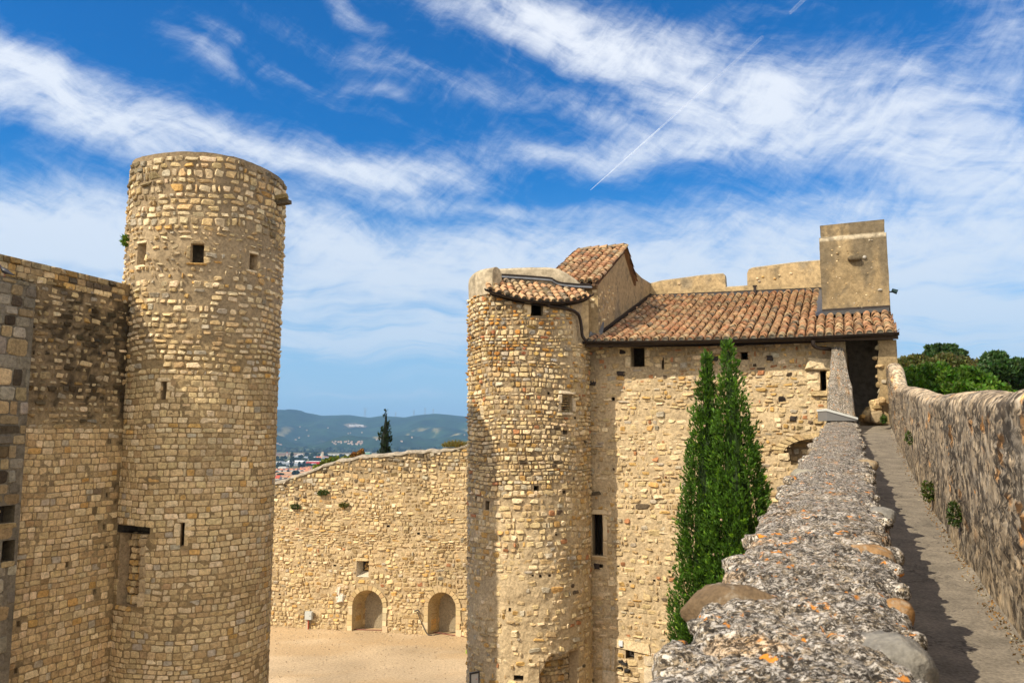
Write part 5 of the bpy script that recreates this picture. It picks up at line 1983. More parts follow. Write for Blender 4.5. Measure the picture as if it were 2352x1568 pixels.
    U2, V2 = np.meshgrid(np.linspace(hol[0] - .3, hol[1] + .3, 16), np.linspace(0, hol[3] + .3, 20), indexing='ij')
    sheet(b, S2(U2 * (R - .38) / R, V2, 0), np.array([.36, .275, .16]))
    Uq, Vq, Wq, Hq = layout(hol[0] - .2, hol[1] + .2, .2, hol[3] + .2, .15, .2, .4, .4, rng)
    put_stones(b, S2, Uq * (R - .38) / R, Vq, Wq, Hq, stonecol(len(Uq), rng, 'facade') * .9, rng, gap=.04, depth=.05, irr=.14, rot=.08, cob=.2)
    ul = np.linspace(hol[0], hol[1], 24)
    e_ = hol[3] + .16 * (vn(ul * 3.0, ul * 0 + 3) - .5) - .5 * sstep(-ul, -hol[0] - .35, -hol[0])
    sheet(b, np.stack([S(ul, e_ + .06, .03), S(ul, e_, .01), S(ul * .93, e_ + .05, -.40)], 0), np.array([.36, .27, .16]))
    for uu in (hol[0], hol[1]):
        b.add([S(uu, .3, .02), S(uu, hol[3], .02), S(uu, hol[3], -.4), S(uu, .3, -.4)], [np.arange(4)], np.array([.36, .27, .16]))
    b.build('wall', M_STONE, root)
    # plastered parapet: a rounded merlon on the left and the swept wall behind the little roof
    b = Buf()
    th = np.linspace(-1.9, ac, 26)
    q = np.linspace(0, 1, 12)
    prof_d = np.array([.03, .04, .045, .045, .04, .02, -.03, -.10, -.20, -.32, -.42, -.44])
    prof_z = np.array([-.85, -.6, -.45, -.32, -.2, -.10, -.03, .005, .015, -.02, -.15, -.85])
    rows = []
    for a in th:
        nz = .05 * (fbm(a * 2 + q * 2, q * 3, 3, 5) - .5)
        rows.append(S(np.full(12, a * R), zc + prof_z + nz, prof_d + nz))
    sheet(b, rows, np.array([.40, .335, .235]) * (.75 + .5 * fbm(th[:, None] * 3 + q * .1, q * 2 + th[:, None] * .2, 4, 9))[..., None])
    b.add(rows[-1], [np.arange(12)], np.array([.40, .33, .22]))
    W_ = Plane((S.c[0] - 1, 25.82), (S.c[0] + 1, 25.82), (0, 0))
    pp = [(1110, 618), (1140, 616), (1175, 614), (1215, 613), (1255, 612), (1280, 616), (1300, 625), (1320, 638), (1334, 650), (1342, 660)]
    pu = np.array([W_.pix(*p)[0] for p in pp]); pv = np.array([W_.pix(*p)[1] for p in pp])
    uu = np.linspace(pu[0], pu[-1], 50)
    vv = np.interp(uu, pu, pv) + .03 * (fbm(uu * 3, uu * 0 + 5, 3, 3) - .5)
    bot = float(eav(0)) - .1
    rws = []
    for d_, dz in ((.02, None), (.05, -.22), (.04, -.09), (-.02, -.02), (-.14, .01), (-.30, -.01), (-.42, -.07), (-.48, -.25), (-.48, None)):
        rws.append(W_(uu, np.full_like(uu, bot) if dz is None else vv + dz, d_ + .03 * (fbm(uu * 2.5 + d_ * 9, uu * 0 + d_ * 5, 3, 7) - .5)))
    cc = np.array([.40, .34, .245]) * (.65 + .7 * fbm(np.tile(uu, (9, 1)) * 2.2, np.arange(9)[:, None] * .5 + uu * 0, 5, 23))[..., None]
    sheet(b, rws, cc)
    b.add([r[-1] for r in rws], [np.arange(9)], np.array([.36, .30, .21]))
    b.build('parapet', M_PLAST, root)
    # small lean-to roof following the curve of the wall
    ga, gk = -.139, .572
    plz = lambda x, y: CZ + 4.28 + ga * (x - .5) + gk * (y - 24.46)
    gl = math.hypot(ga, gk)
    ud = np.array([ga, gk]) / gl                      # uphill, horizontal
    qd = np.array([ud[1], -ud[0]])
    U_ = np.array([ud[0], ud[1], gl]); U_ /= np.linalg.norm(U_)
    A_ = np.array([qd[0], qd[1], 0.0])
    N_ = np.cross(A_, U_)
    N_ = N_ if N_[2] > 0 else -N_
    b = Buf()
    fr_, plugs = [], []
    ro, ytop = R + .21, 25.76
    amin, amax = ac + .02, eu[-1] + .03

    def eave_pt(q):
        """front of the circle at lateral position q"""
        return np.array(S.c) + qd * q - ud * math.sqrt(max(ro * ro - q * q, .02))
    qa = [float(np.dot(np.array([math.cos(S.p0 + a), math.sin(S.p0 + a)]), qd)) * ro for a in (amin, amax)]
    ncol = int((qa[1] - qa[0]) / .225)
    for i in range(ncol + 1):
        q = qa[0] + (qa[1] - qa[0]) * i / ncol
        for kind, qq in ((0, q), (1, q + (qa[1] - qa[0]) / ncol / 2)):
            if qq > qa[1] or abs(qq) > ro - .02:
                continue
            p0 = eave_pt(qq)
            s, row = -.02, 0
            while True:
                x, y = p0 + ud * s
                if y > ytop - .05:
                    break
                fr_.append((np.array([x, y, plz(x, y) - .13]), U_, A_, N_, .88, kind))
                if row == 0 and kind == 0:
                    plugs.append(np.array([x, y, plz(x, y) - .13]) + U_ * .03)
                s += .235
                row += 1
    tiles(b, fr_, rng, r0=.098)
    for p in plugs:
        plug(b, p, A_, N_, .92, np.array([.22, .19, .13]) * rng.uniform(.7, 1.2))
    qs = np.linspace(qa[0], qa[1], 30)
    P = []
    for q in qs:
        e_ = eave_pt(q)
        L = max((ytop - e_[1]) / ud[1], .05)
        P.append([np.array([*(e_ + ud * L * k), float(plz(*(e_ + ud * L * k))) - .15]) for k in np.linspace(0.02, 1, 6)])
    sheet(b, P, np.array([.25, .15, .09]))
    sheet(b, np.array(P) - [0, 0, .10], np.array([.07, .05, .035]))
    b.build('roof', M_TILE, root)
    b = Buf()
    an = np.linspace(amin - .06, amax + .04, 40)
    def gz(a):
        x, y = S.c[0] + math.cos(S.p0 + a) * ro, S.c[1] + math.sin(S.p0 + a) * ro
        return float(plz(x, y)) - .12
    gutter(b, [np.array([S.c[0] + math.cos(S.p0 + a) * (R + .27), S.c[1] + math.sin(S.p0 + a) * (R + .27), gz(a)]) for a in an], .07, BROWN)
    b.build('gutter', M_METAL, root)
    b = Buf()
    pts = [W_(*W_.pix(*p), .07) for p in ((1134, 634), (1170, 636), (1215, 639), (1263, 643), (1270, 646), (1285, 653), (1320, 657), (1358, 659))]
    pts = np.array(pts)
    for dz, c_, r_ in ((.05, BROWN * 1.2, .028), (-.03, LEADC * 1.6, .035)):
        tube(b, spline(pts + [0, 0, dz], 40), r_, c_, 6)
    P3 = spline(pts, 40)
    sheet(b, np.stack([P3 + [0, 0, .02], P3 + [0.02, -.10, -.06]], 0), LEADC * 1.5)
    b.build('lead_flashing', M_LEAD, root)
    b = Buf()
    Sp = Cyl(S.c, R + .13)
    path = [(1247, 682), (1249, 693), (1258, 701), (1285, 706), (1310, 711), (1327, 721), (1333, 735), (1336, 755), (1338, 772)]
    pts = [Sp(*Sp.pix(*p), 0) for p in path]
    pts.append(pts[-1] + np.array([.12, .05, -.14]))
    tube(b, spline(pts, 60), .05, BROWN * 1.3, 10)
    for k in (2, 5, 7):
        tube(b, [pts[k] - (pts[k + 1] - pts[k]) * .06, pts[k] + (pts[k + 1] - pts[k]) * .1], .062, BROWN * 1.5, 10)
    b.build('downpipe', M_METAL, root)
    # window under the eave
    w = Buf()
    dark_room(w, S, win, .28, np.array([.30, .23, .14]), .4)
    h = win
    block(w, S, (h[0] - .24, h[0], h[2] + .03, h[3] - .02), PALE, .05, .03, rng)
    block(w, S, (h[1], h[1] + .12, h[2] + .05, h[3]), PALE, .03, .03, rng)
    block(w, S, (h[0] - .06, h[1] + .06, h[3] + .0, h[3] + .05), np.array([.22, .11, .06]), .07, .03, rng)
    w.build('window', M_ASH, root)
    w = Buf()
    h = fr
    recess(w, S, h, .22, np.array([.36, .28, .17]), np.array([.10, .08, .05]))
    for r in ((h[0] - .14, h[1] + .16, h[3], h[3] + .13), (h[0] - .16, h[1] + .16, h[2] - .10, h[2]), (h[0] - .13, h[0], h[2] + .22, h[3]), (h[0] - .13, h[0], h[2], h[2] + .22), (h[1], h[1] + .15, h[2], h[3] - .1)):
        block(w, S, r, np.array([.53, .44, .31]), .06, .02, rng)
    Uq, Vq, Wq, Hq = layout(h[0], h[1] - .04, h[2], h[3] - .03, .075, .15, .3, .4, rng)
    put_stones(w, S, Uq, Vq, Wq, Hq, stonecol(len(Uq), rng, 'facade'), rng, gap=.03, depth=.05, irr=.14, d0=-.16)
    w.build('blocked_window', M_STONE, root)
    # pale quoin with a keyhole, left
    w = Buf()
    u, v = S.pix(1105, 940)
    for r in ((u - .14, u + .18, v - .32, v - .16), (u - .05, u + .18, v - .15, v + .12), (u - .1, u + .12, v + .13, v + .28)):
        block(w, S, r, np.array(PALE) * .9, .05, .04, rng)
    w.build('pale_quoin', M_STONE, root)
    # rendered flank that joins the house
    w = Buf()
    Fp = Plane(at(1312, 730, 25.38)[:2], at(1352, 730, 25.70)[:2], (0, 0))
    a0, a1 = Fp.pix(1309, 730)[0], Fp.pix(1352, 730)[0]
    z0, z1 = Fp.pix(1335, 777)[1], Fp.pix(1335, 683)[1]
    us, vs = np.meshgrid(np.linspace(a0, a1, 10), np.linspace(z0, z1, 14), indexing='ij')
    sheet(w, Fp(us, vs, .012 * (fbm(us * 3, vs * 3, 3, 3) - .5)), RENDER * 1.08 * (.85 + .3 * fbm(us * 2, vs * 2, 4, 5))[..., None])
    w.add([Fp(a1, z0, 0), Fp(a1, z1, 0), Fp(a1, z1, -.5), Fp(a1, z0, -.5)], [np.arange(4)], RENDER * .9)
    w.add([Fp(a0, z1, 0), Fp(a1, z1, 0), Fp(a1, z1, -.5), Fp(a0, z1, -.5)], [np.arange(4)], RENDER * .9)
    w.add([Fp(a0, z0, 0), Fp(a1, z0, 0), Fp(a1, z0, -.5), Fp(a0, z0, -.5)], [np.arange(4)], RENDER * .6)
    w.build('rendered_flank', M_PLAST, root)
    # information panel at the foot and the green hose
    r1 = at(1089, 1560, 23.6)
    t = thing('information_panel', (r1[0], r1[1], 0), 'dark framed information panel standing at the foot of the round turret', 'panel')
    ex = np.array([.80, .60, 0]); ey = np.array([-.60, .80, 0])
    p = np.array([r1[0], r1[1], 0]) - ex * .13
    zt = float(at(1085, 1543, 23.6)[2])
    w = Buf()
    for o, l in ((0, 0), (.28, 0)):
        box(w, p + ex * o, ex * .035, ey * .05, [0, 0, zt], np.array([.025, .025, .03]))
    box(w, p + [0, 0, zt - .04], ex * .315, ey * .05, [0, 0, .045], np.array([.025, .025, .03]))
    box(w, p + [0, 0, zt - 1.3], ex * .315, ey * .05, [0, 0, .04], np.array([.025, .025, .03]))
    w.build('frame', M_PLAIN, t)
    w = Buf()
    box(w, p + ex * .036 + ey * .012 + [0, 0, zt - 1.255], ex * .243, ey * .02, [0, 0, 1.212], np.array([.42, .42, .42]))
    for k in range(9):
        box(w, p + ex * .06 + ey * .008 + [0, 0, zt - .30 - k * .05], ex * (.14 + .04 * ((k * 7) % 3) / 2), ey * .005, [0, 0, .010], np.array([.25, .25, .25]))
    box(w, p + ex * .19 + ey * .008 + [0, 0, zt - .20], ex * .05, ey * .005, [0, 0, .015], np.array([.5, .08, .05]))
    w.build('board', M_PLAIN, t)
    c0 = on_ground(1079, 1499)
    w = Buf()
    a = np.linspace(0, 2 * math.pi * 5, 160)
    rr_ = .26 + .05 * np.sin(a * .37)
    tube(w, np.stack([c0[0] + .12 + rr_ * np.cos(a), c0[1] + rr_ * np.sin(a), .03 + a * .004 + .01 * np.sin(a * 1.7)], -1), .016, np.array([.36, .55, .03]), 6)
    tag(w.build('hose_coil', M_PLAIN), 'coil of bright yellow green hose on the gravel behind the turret', 'hose')


house()
turret()

# ------------------------------------------------------------------ the wall walk: inner parapet, path, outer parapet
WX = .406                                       # the walk drifts right by this much per metre ahead
PH, PS = -.78, .0596                            # parapet top below the eye, and its rise
XL, XR, XO = -.568, .170, 1.08                  # parapet left and right edge, outer wall face (x at y = 0)


def par_top(t):
    t = np.asarray(t, float)
    return CZ + PH + PS * t + np.clip(t - 20.55, 0, 2.5) * .80


def path_z(t):
    return CZ + np.interp(t, [-3, 0, 5.09, 7.37, 10.77, 15.13, 18.5, 22.2, 27], [-1.62, -1.53, -1.383, -1.281, -1.014, -0.623, -.17, .40, .50])


def on_par(px, py):
    r = ray(px, py)
    t = -PH / (PS - r[2])
    return np.array([r[0] * t, t, CZ + r[2] * t])


def wall_walk():
    rng = np.random.default_rng(51)
    root = thing('inner_parapet', (0, 8, 0), 'thick lichen covered parapet running from the foreground to the house, with orange spots and boulders', 'parapet')
    ts = [-1.6, -1.2, -.8, -.4, 0, .4, .7, .95]
    while ts[-1] < 23.1:
        ts.append(ts[-1] + max(.012, .0105 * ts[-1]))
    ts = np.array(ts)
    na = 64
    a = np.linspace(0, 1, na)
    sec = [(XL - .01, None), (XL - .01, -1.2), (XL - .008, -.5), (XL - .004, -.22), (XL, -.10), (XL + .008, -.05)] + [(XL + .02 + (XR - XL - .04) * q, .025 * (1 - (2 * q - 1) ** 2) - .02 * abs(2 * q - 1) ** 8) for q in a] + [(XR - .006, -.05), (XR + .002, -.10), (XR + .005, -.20), (XR + .006, -.4), (XR + .006, None)]
    ox = np.array([s[0] for s in sec])
    Tg, Xg = np.meshgrid(ts, ox, indexing='ij')
    Z = np.zeros_like(Tg)
    for j, s in enumerate(sec):
        if s[1] is None:
            Z[:, j] = 0 if j == 0 else path_z(ts) - .3
        else:
            Z[:, j] = par_top(ts) + s[1]
    Z[:, -2] = np.minimum(Z[:, -2], path_z(ts) + .02)
    wx, wy = Xg + WX * Tg, Tg
    big = fbm(wx * 2.0, wy * 2.0, 3, 3) - .5
    mid = fbm(wx * 6.5, wy * 8.5, 3, 7) - .5
    cell = np.abs(fbm(wx * 5 + 3, wy * 7, 2, 13) - .5)
    fine = fbm(wx * 26, wy * 34, 3, 9) - .5
    gapw, idc = worley(wx * 5.2 + .25 * (fbm(wx * 9, wy * 9, 2, 61) - .5) * 4, wy * 6.8 + Z * 3, 4)
    g2, id2 = worley(wx * 15, wy * 20 + Z * 9, 9)
    cob = sstep(gapw, .02, .22)
    istop = np.array([1.0 if (s[1] is not None and s[1] > -.3) else .25 for s in sec])[None]
    dz = (.034 * big + .022 * mid - .06 * np.maximum(.10 - cell, 0) * 2 + .014 * fine + .022 * (cob - .7) * (.35 + .65 * idc) + .008 * (sstep(g2, .02, .3) - .6)) * istop
    dxr = (.11 * (fbm(Tg * 4.2, Xg * 0 + 2, 3, 17) - .5) + .07 * (fbm(Tg * 11, Xg * 0 + Z * 1.5, 3, 5) - .5))
    edge = sstep(Xg, XR - .12, XR) - sstep(-Xg, -XL - .12, -XL) * .8
    keepz = np.array([0.0 if s[1] is None else 1.0 for s in sec])[None]
    Xg = Xg + dxr * edge * keepz
    nar = np.clip((Tg - 20.7) / 2.3, 0, 1) ** 1.5
    fx = (Xg - XL) / (XR - XL)
    P = np.stack([Xg + WX * Tg + nar * (.17 - .40 * fx), Tg, Z + dz * keepz], -1)
    b = Buf()
    tint = (.82 + .34 * idc)[..., None] * np.where((idc > .94)[..., None], np.array([1.02, .86, .68]), 1.0)
    tint = tint * (.80 + .20 * cob)[..., None] * (.90 + .20 * id2)[..., None] * (.86 + .14 * sstep(g2, .02, .2))[..., None]
    sheet(b, P[:, ::-1], tint[:, ::-1])
    # a row of rough stones breaks both edges
    for k in range(150):
        t = 1.6 + 19 * rng.random() ** 1.3
        right = rng.random() < .62
        o = (XR - rng.uniform(.0, .07)) if right else (XL + rng.uniform(0, .06))
        r = rng.uniform(.03, .07)
        lump(b, (o + WX * t, t, float(par_top(t)) - r * .45 - rng.uniform(0, .06)), (r * rng.uniform(.8, 1.3), r * rng.uniform(.9, 1.7), r * .75), np.array([1, 1, 1.]), rng, seg=14, amp=.28, flat=.75, rz=rng.uniform(-.6, .6))
    b.build('rubble_wall', M_LICHEN, root, smooth=True)
    mb = attr_mat('boulder', rough=.88, grain=11, amt=.6, bump=1.0, bdist=.02, fine=60, stain=(9, .52, (.30, .26, .20), .75))
    bl = [((1684, 1372), (.185, .12, .115), (.22, .15, .085), .65, 'smooth brown boulder'), ((1992, 1262), (.125, .085, .075), (.42, .25, .115), .45, 'orange tan boulder'),
          ((2042, 1478), (.115, .17, .10), (.30, .28, .24), .35, 'grey speckled boulder'), ((2060, 1390), (.055, .065, .06), (.38, .20, .07), .6, 'small rust brown stone'),
          ((1844, 1082), (.125, .12, .085), (.46, .42, .33), .35, None), ((1988, 1058), (.13, .14, .075), (.46, .34, .20), .35, None),
          ((1878, 1030), (.13, .12, .06), (.40, .31, .20), .3, None), ((2020, 1168), (.10, .13, .06), (.33, .31, .27), .3, None)]
    for (px, rad, c, lift, lab) in bl:
        p = on_par(*px)
        w = Buf()
        lump(w, (p[0], p[1], p[2] - rad[2] * (.90 - lift * .55)), rad, np.array(c) * .62, rng, seg=48, amp=.17, freq=1.7, flat=.88, rz=-.25)
        o = w.build('embedded_stone', mb, root, smooth=True)
        if lab:
            o['label'] = lab
    # the sloped sign on the parapet
    t0 = 20.45
    zt = float(par_top(t0)) + .05
    x0, x1 = XL + .02 + WX * t0, XR + .02 + WX * t0
    t = thing('sign_lectern', ((x0 + x1) / 2, t0, zt), 'grey wedge shaped sign lectern resting on the parapet before the house', 'lectern')
    w = Buf()
    nrm = np.array([-.04, .5, 0])
    prism(w, [(x0, t0, zt), (x1, t0 - .02, zt), (x1, t0 - .02, zt + .035), (x0, t0, zt + .235)], nrm, np.array([.17, .17, .17]))
    w.build('body', M_PLAIN, t)
    w = Buf()
    prism(w, [(x0 - .015, t0 - .02, zt + .243), (x1 + .01, t0 - .04, zt + .028), (x1 + .01, t0 - .04, zt + .078), (x0 - .015, t0 - .02, zt + .30)], nrm * 1.06, np.array([.56, .58, .56]))
    w.build('plate', M_PLAIN, t)
    # path
    b = Buf()
    tp = np.concatenate([np.linspace(-1.5, 1, 8), np.geomspace(1.1, 25.5, 150)])
    xs = np.linspace(XR - .10, XO + .12, 22)
    Tg, Xg = np.meshgrid(tp, xs, indexing='ij')
    Xg = Xg + sstep(Tg, 22.6, 23.2) * (Xg - XR) * 1.6
    Z = path_z(Tg) + .018 * (fbm(Tg * 2, Xg * 3, 3, 4) - .5) + .05 * sstep(Xg, XO - .06, XO + .05)
    c = np.array([.205, .175, .135]) * (.8 + .3 * fbm(Tg * .8, Xg * 2, 3, 6))[..., None]
    lit = (sstep(Xg, XO - .12, XO - .01) * sstep(fbm(Tg * 3, Xg * 6, 3, 12), .35, .6))[..., None]
    c = c * (1 - lit * .8) + np.array([.25, .14, .055]) * lit * .8
    sheet(b, np.stack([Xg + WX * Tg, Tg, Z], -1)[:, ::-1], c)
    b.build('path', M_PATH, kind='structure')
    # dead leaves and grit along the outer wall
    n = 900
    t_ = np.exp(rng.uniform(math.log(3.2), math.log(21), n))
    ox_ = XO - np.abs(rng.normal(size=n)) * .05 - .005
    P = np.stack([ox_ + WX * t_, t_, path_z(t_) + .045 * sstep(ox_, XO - .06, XO + .05) + .012], -1)
    b = Buf()
    v, f = rand_quads(rng, P, .013, .6)
    c = pick(rng, n, [(.22, .12, .045), (.30, .18, .07), (.40, .36, .28), (.12, .08, .04)], [3, 2, 1.2, 1], .2)
    b.add(v, [f], np.repeat(c, 4, 0))
    b.build('leaf_litter', M_LEAF, kind='stuff')
    # outer parapet
    root = thing('outer_parapet', (XO + .2 + WX * 8, 8, 0), 'rough stained outer parapet with a wavy rounded top, right of the path', 'parapet')
    tq = [1.0]
    while tq[-1] < 22.6:
        tq.append(tq[-1] + max(.02, .011 * tq[-1]))
    tq = np.array(tq)
    tt = np.interp(tq, [1, 3.85, 5.1, 6.35, 7.37, 8.27, 9.75, 11.56, 14.7, 19.26, 20.2, 20.8, 21.5, 22.3, 24], [.50, .453, .38, .374, .459, .504, .567, .64, .94, 1.29, 1.33, 1.55, 1.95, 2.1, 2.15]) + CZ
    tt = tt - .06
    kv = np.concatenate([np.linspace(0, 1, 54)])
    face = [(0.0, q) for q in kv]
    ang = np.linspace(0, math.pi, 16)[1:]
    rows = []
    thk = .42
    base = path_z(tq) - .1
    for q in kv:
        rows.append(np.stack([np.full_like(tq, XO), tq, base + (tt - .10 - base) * q], -1))
    for an in ang:
        rows.append(np.stack([XO + thk / 2 - thk / 2 * np.cos(an) + 0 * tq, tq, tt - .10 + .15 * np.sin(an)], -1))
    rows.append(np.stack([XO + thk + 0 * tq, tq, 0 * tq], -1))
    P = np.array(rows)
    sx, sy, sz = P[..., 0], P[..., 1], P[..., 2]
    d1 = fbm(sy * 1.6, sz * 1.6 + sx * 2, 4, 31) - .5
    d2 = fbm(sy * 7, sz * 7 + sx * 6, 4, 33) - .5
    d3 = fbm(sy * 24, sz * 24 + sx * 20, 3, 35) - .5
    amp = sstep(sz - base[None], .15, .55)
    gq_, iq_ = worley(sy * 7.5 + 1.2 * (fbm(sy * 5, sz * 5, 2, 71) - .5), sz * 9.5 + sx * 6, 21)
    cobq = sstep(gq_, .02, .25)
    big_ = sstep(fbm(sy * .9, sz * 1.4, 3, 81), .40, .58)
    dd = -.030 * (cobq - .6) * (.3 + .7 * iq_) * amp * big_ + .07 * d1 + (.030 * d2 + .010 * d3) * (.35 + .65 * amp)
    low = np.ones_like(sx)
    low[-1] = 0
    low[54:] = .45
    sx = sx - dd * low * (np.arange(len(P))[:, None] < 58)
    sz = sz + .6 * dd * low * (np.arange(len(P))[:, None] >= 54)
    rel = (P[..., 2] - base[None]) / (tt - base)[None]
    tint = np.ones(sx.shape + (3,)) * 1.1
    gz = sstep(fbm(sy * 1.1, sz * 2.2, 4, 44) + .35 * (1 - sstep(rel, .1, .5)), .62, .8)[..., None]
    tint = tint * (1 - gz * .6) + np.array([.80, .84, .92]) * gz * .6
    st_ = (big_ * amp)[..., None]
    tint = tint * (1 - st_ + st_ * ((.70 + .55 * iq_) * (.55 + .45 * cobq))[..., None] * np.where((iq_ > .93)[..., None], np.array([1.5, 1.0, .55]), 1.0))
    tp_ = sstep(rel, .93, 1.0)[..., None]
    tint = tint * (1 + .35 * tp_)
    b = Buf()
    sheet(b, np.stack([sx + WX * sy, sy, sz], -1), tint)
    OW = Plane((XO, 0), (XO + WX, 1), (-5, 5))
    b.build('rubble_wall', M_OUTER, root, smooth=True)
    # plants on the outer wall and along the path
    pl = [((2144, 1128), (.07, .15, .16), 240, .030, (.05, .075, .012), 'dark green plant rooted in the outer parapet, highest one along the path', 'plant'),
          ((2207, 1182), (.06, .10, .14), 240, .026, (.045, .075, .015), 'second dark plant in the outer parapet, reddish at its lower tip', 'plant'),
          ((2097, 1006), (.05, .12, .13), 120, .03, (.05, .07, .015), 'tiny plant in the outer parapet nearest to the house', 'plant'),
          ((2192, 1283), (.05, .07, .06), 160, .022, (.06, .09, .015), 'low weed at the foot of the outer parapet', 'weed')]
    for (px, rad, n_, s_, c, lab, cat) in pl:
        leafball('wall_plant' if cat == 'plant' else 'path_weed', OW(*OW.pix(*px), .06), rad, n_, s_, c, lab, cat)
    p = OW(*OW.pix(2212, 1322), .05)
    b = Buf()
    for k in range(11):
        an = rng.uniform(2.2, 5.2)
        d = np.array([math.cos(an), math.sin(an) * .8, .75 + .3 * rng.random()]); d /= np.linalg.norm(d)
        L = rng.uniform(.10, .17)
        s = np.cross(d, [0, 0, 1]); s /= np.linalg.norm(s)
        m_ = p + d * L * .55
        tp2 = p + d * L + [0, 0, -.045]
        b.add([p, m_ + s * .017, tp2, m_ - s * .017], [np.arange(4)], np.array([.10, .19, .03]) * rng.uniform(.7, 1.3))
    tag(b.build('path_weed', M_LEAF), 'bright green broad leaved weed where the path meets the outer parapet', 'weed')
    leafball('grass_tuft', at(2030, 962, 21.5), (.07, .10, .11), 200, .05, (.06, .10, .02), 'green grass tuft between the pillar rubble and the outer parapet', 'grass tuft')


wall_walk()


# ------------------------------------------------------------------ trees
def cypress(name, base, H, prof, n, label, seed, size=.13, group=None, cones=0, col=(.040, .090, .012), lean=(0, 0), core=.72):
    """prof: list of (height fraction, radius)"""
    rng = np.random.default_rng(seed)
    base = np.asarray(base, float)
    root = thing(name, base, label, 'tree', group)
    hs, rs = np.array([p[0] for p in prof]), np.array([p[1] for p in prof])
    b = Buf()
    tube(b, [base - [0, 0, .05], base + [0, 0, H * .5], base + [lean[0] * .9, lean[1] * .9, H * .93]], [.16, .09, .02], np.array([.13, .09, .06]), 9)
    b.build('trunk', M_BARK, root)
    b = Buf()
    # sample heights in proportion to the surface
    hh = np.linspace(hs[0], 1, 400)
    w = np.interp(hh, hs, rs) + .12
    # sprays grow in upright tufts
    nt = max(60, n // 10)
    hT = rng.choice(hh, nt, p=w / w.sum()) + rng.uniform(-.5, .5, nt) * (hh[1] - hh[0])
    aT = rng.random(nt) * 2 * math.pi
    RT = np.interp(hT, hs, rs)
    lob = .66 + .62 * fbm(aT * 2.4 + 20, hT * H * 1.0, 3, seed)
    rT = RT * lob * rng.uniform(.72, 1.12, nt) + .02
    outT = np.stack([np.cos(aT), np.sin(aT), np.zeros(nt)], -1)
    cT = base + np.stack([lean[0] * hT ** 2 + rT * np.cos(aT), lean[1] * hT ** 2 + rT * np.sin(aT), hT * H], -1)
    dT = outT * rng.uniform(.10, .55, (nt, 1)) + np.array([0, 0, 1.0]) + rng.normal(size=(nt, 3)) * .12
    dT /= np.linalg.norm(dT, axis=1)[:, None]
    toneT = rng.uniform(.60, 1.35, nt)
    k_ = rng.integers(nt, size=n)
    tl = np.minimum(2.9 * size, .10 + .8 * RT)[k_]
    q = rng.random(n)
    P = cT[k_] + dT[k_] * (tl * (q - .45))[:, None] + rng.normal(size=(n, 3)) * (size * .42 * (1.15 - q))[:, None]
    out = outT[k_]
    d0 = dT[k_] + out * .20 + rng.normal(size=(n, 3)) * .30
    V, Cc = [], []
    base_c = np.asarray(col)
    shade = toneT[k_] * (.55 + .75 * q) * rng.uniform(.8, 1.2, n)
    yel = rng.random(n) < .05 + .10 * (q > .85)
    for k in range(4):
        d = d0 + rng.normal(size=(n, 3)) * (.36 if k else .1)
        d /= np.linalg.norm(d, axis=1)[:, None]
        s = np.cross(d, rng.normal(size=(n, 3)))
        s /= np.linalg.norm(s, axis=1)[:, None]
        L = size * rng.uniform(.6, 1.3, n)[:, None] * (1 if k == 0 else .75)
        o = P + (0 if k == 0 else d0 * size * .2)
        V.append(np.stack([o, o + d * L * .45 + s * L * .13, o + d * L, o + d * L * .45 - s * L * .13], 1))
        c = base_c * shade[:, None] * rng.uniform(.8, 1.2, (n, 1))
        c = np.where(yel[:, None], c * np.array([2.2, 1.7, 1.2]), c)
        Cc.append(np.repeat(c, 4, 0))
    v = np.concatenate(V).reshape(-1, 3)
    b.add(v, [np.arange(len(v)).reshape(-1, 4)], np.concatenate(Cc))
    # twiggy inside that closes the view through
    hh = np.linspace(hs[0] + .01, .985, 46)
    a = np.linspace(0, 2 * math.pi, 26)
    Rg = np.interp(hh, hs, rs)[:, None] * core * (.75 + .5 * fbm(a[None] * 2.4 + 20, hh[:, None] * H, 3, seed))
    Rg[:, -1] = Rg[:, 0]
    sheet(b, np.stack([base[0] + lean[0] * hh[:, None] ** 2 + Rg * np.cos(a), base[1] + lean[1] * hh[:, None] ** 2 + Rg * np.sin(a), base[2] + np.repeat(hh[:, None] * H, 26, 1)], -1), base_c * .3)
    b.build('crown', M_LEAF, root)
    if cones:
        for k in range(cones):
            i = rng.integers(n)
            if P[i, 1] > base[1]:
                continue
            w_ = Buf()
            lump(w_, P[i] + out[i] * .05, (.032, .032, .036), np.array([.40, .27, .20]), rng, seg=8)
            w_.build('cone', M_BARK, root, smooth=True)
    return root


pr = [(0.02, .62), (.10, .82), (.30, .90), (.50, .80), (.65, .62), (.78, .43), (.86, .28), (.92, .17), (.96, .10), (1.0, .02)]
bL, bR = at(1612, 1012, 20.6), at(1702, 1012, 20.0)
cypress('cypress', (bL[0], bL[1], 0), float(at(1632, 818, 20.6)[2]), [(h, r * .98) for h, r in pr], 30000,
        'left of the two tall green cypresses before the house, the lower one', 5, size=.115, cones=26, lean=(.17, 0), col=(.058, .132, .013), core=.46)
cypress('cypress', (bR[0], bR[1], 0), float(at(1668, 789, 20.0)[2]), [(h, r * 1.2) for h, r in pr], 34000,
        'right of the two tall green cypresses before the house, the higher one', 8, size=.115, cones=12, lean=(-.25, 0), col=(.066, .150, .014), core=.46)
bf = at(879, 1012, 58)
cypress('slim_cypress', (bf[0], bf[1], -.3), float(at(884, 944, 58)[2]) + .3, [(.02, .8), (.3, .85), (.6, .58), (.72, .40), (.80, .33), (.86, .33), (.90, .21), (.95, .10), (1, .02)], 6500,
        'slim dark cypress standing alone behind the courtyard wall', 3, size=.17, col=(.022, .042, .010), lean=(.22, 0))


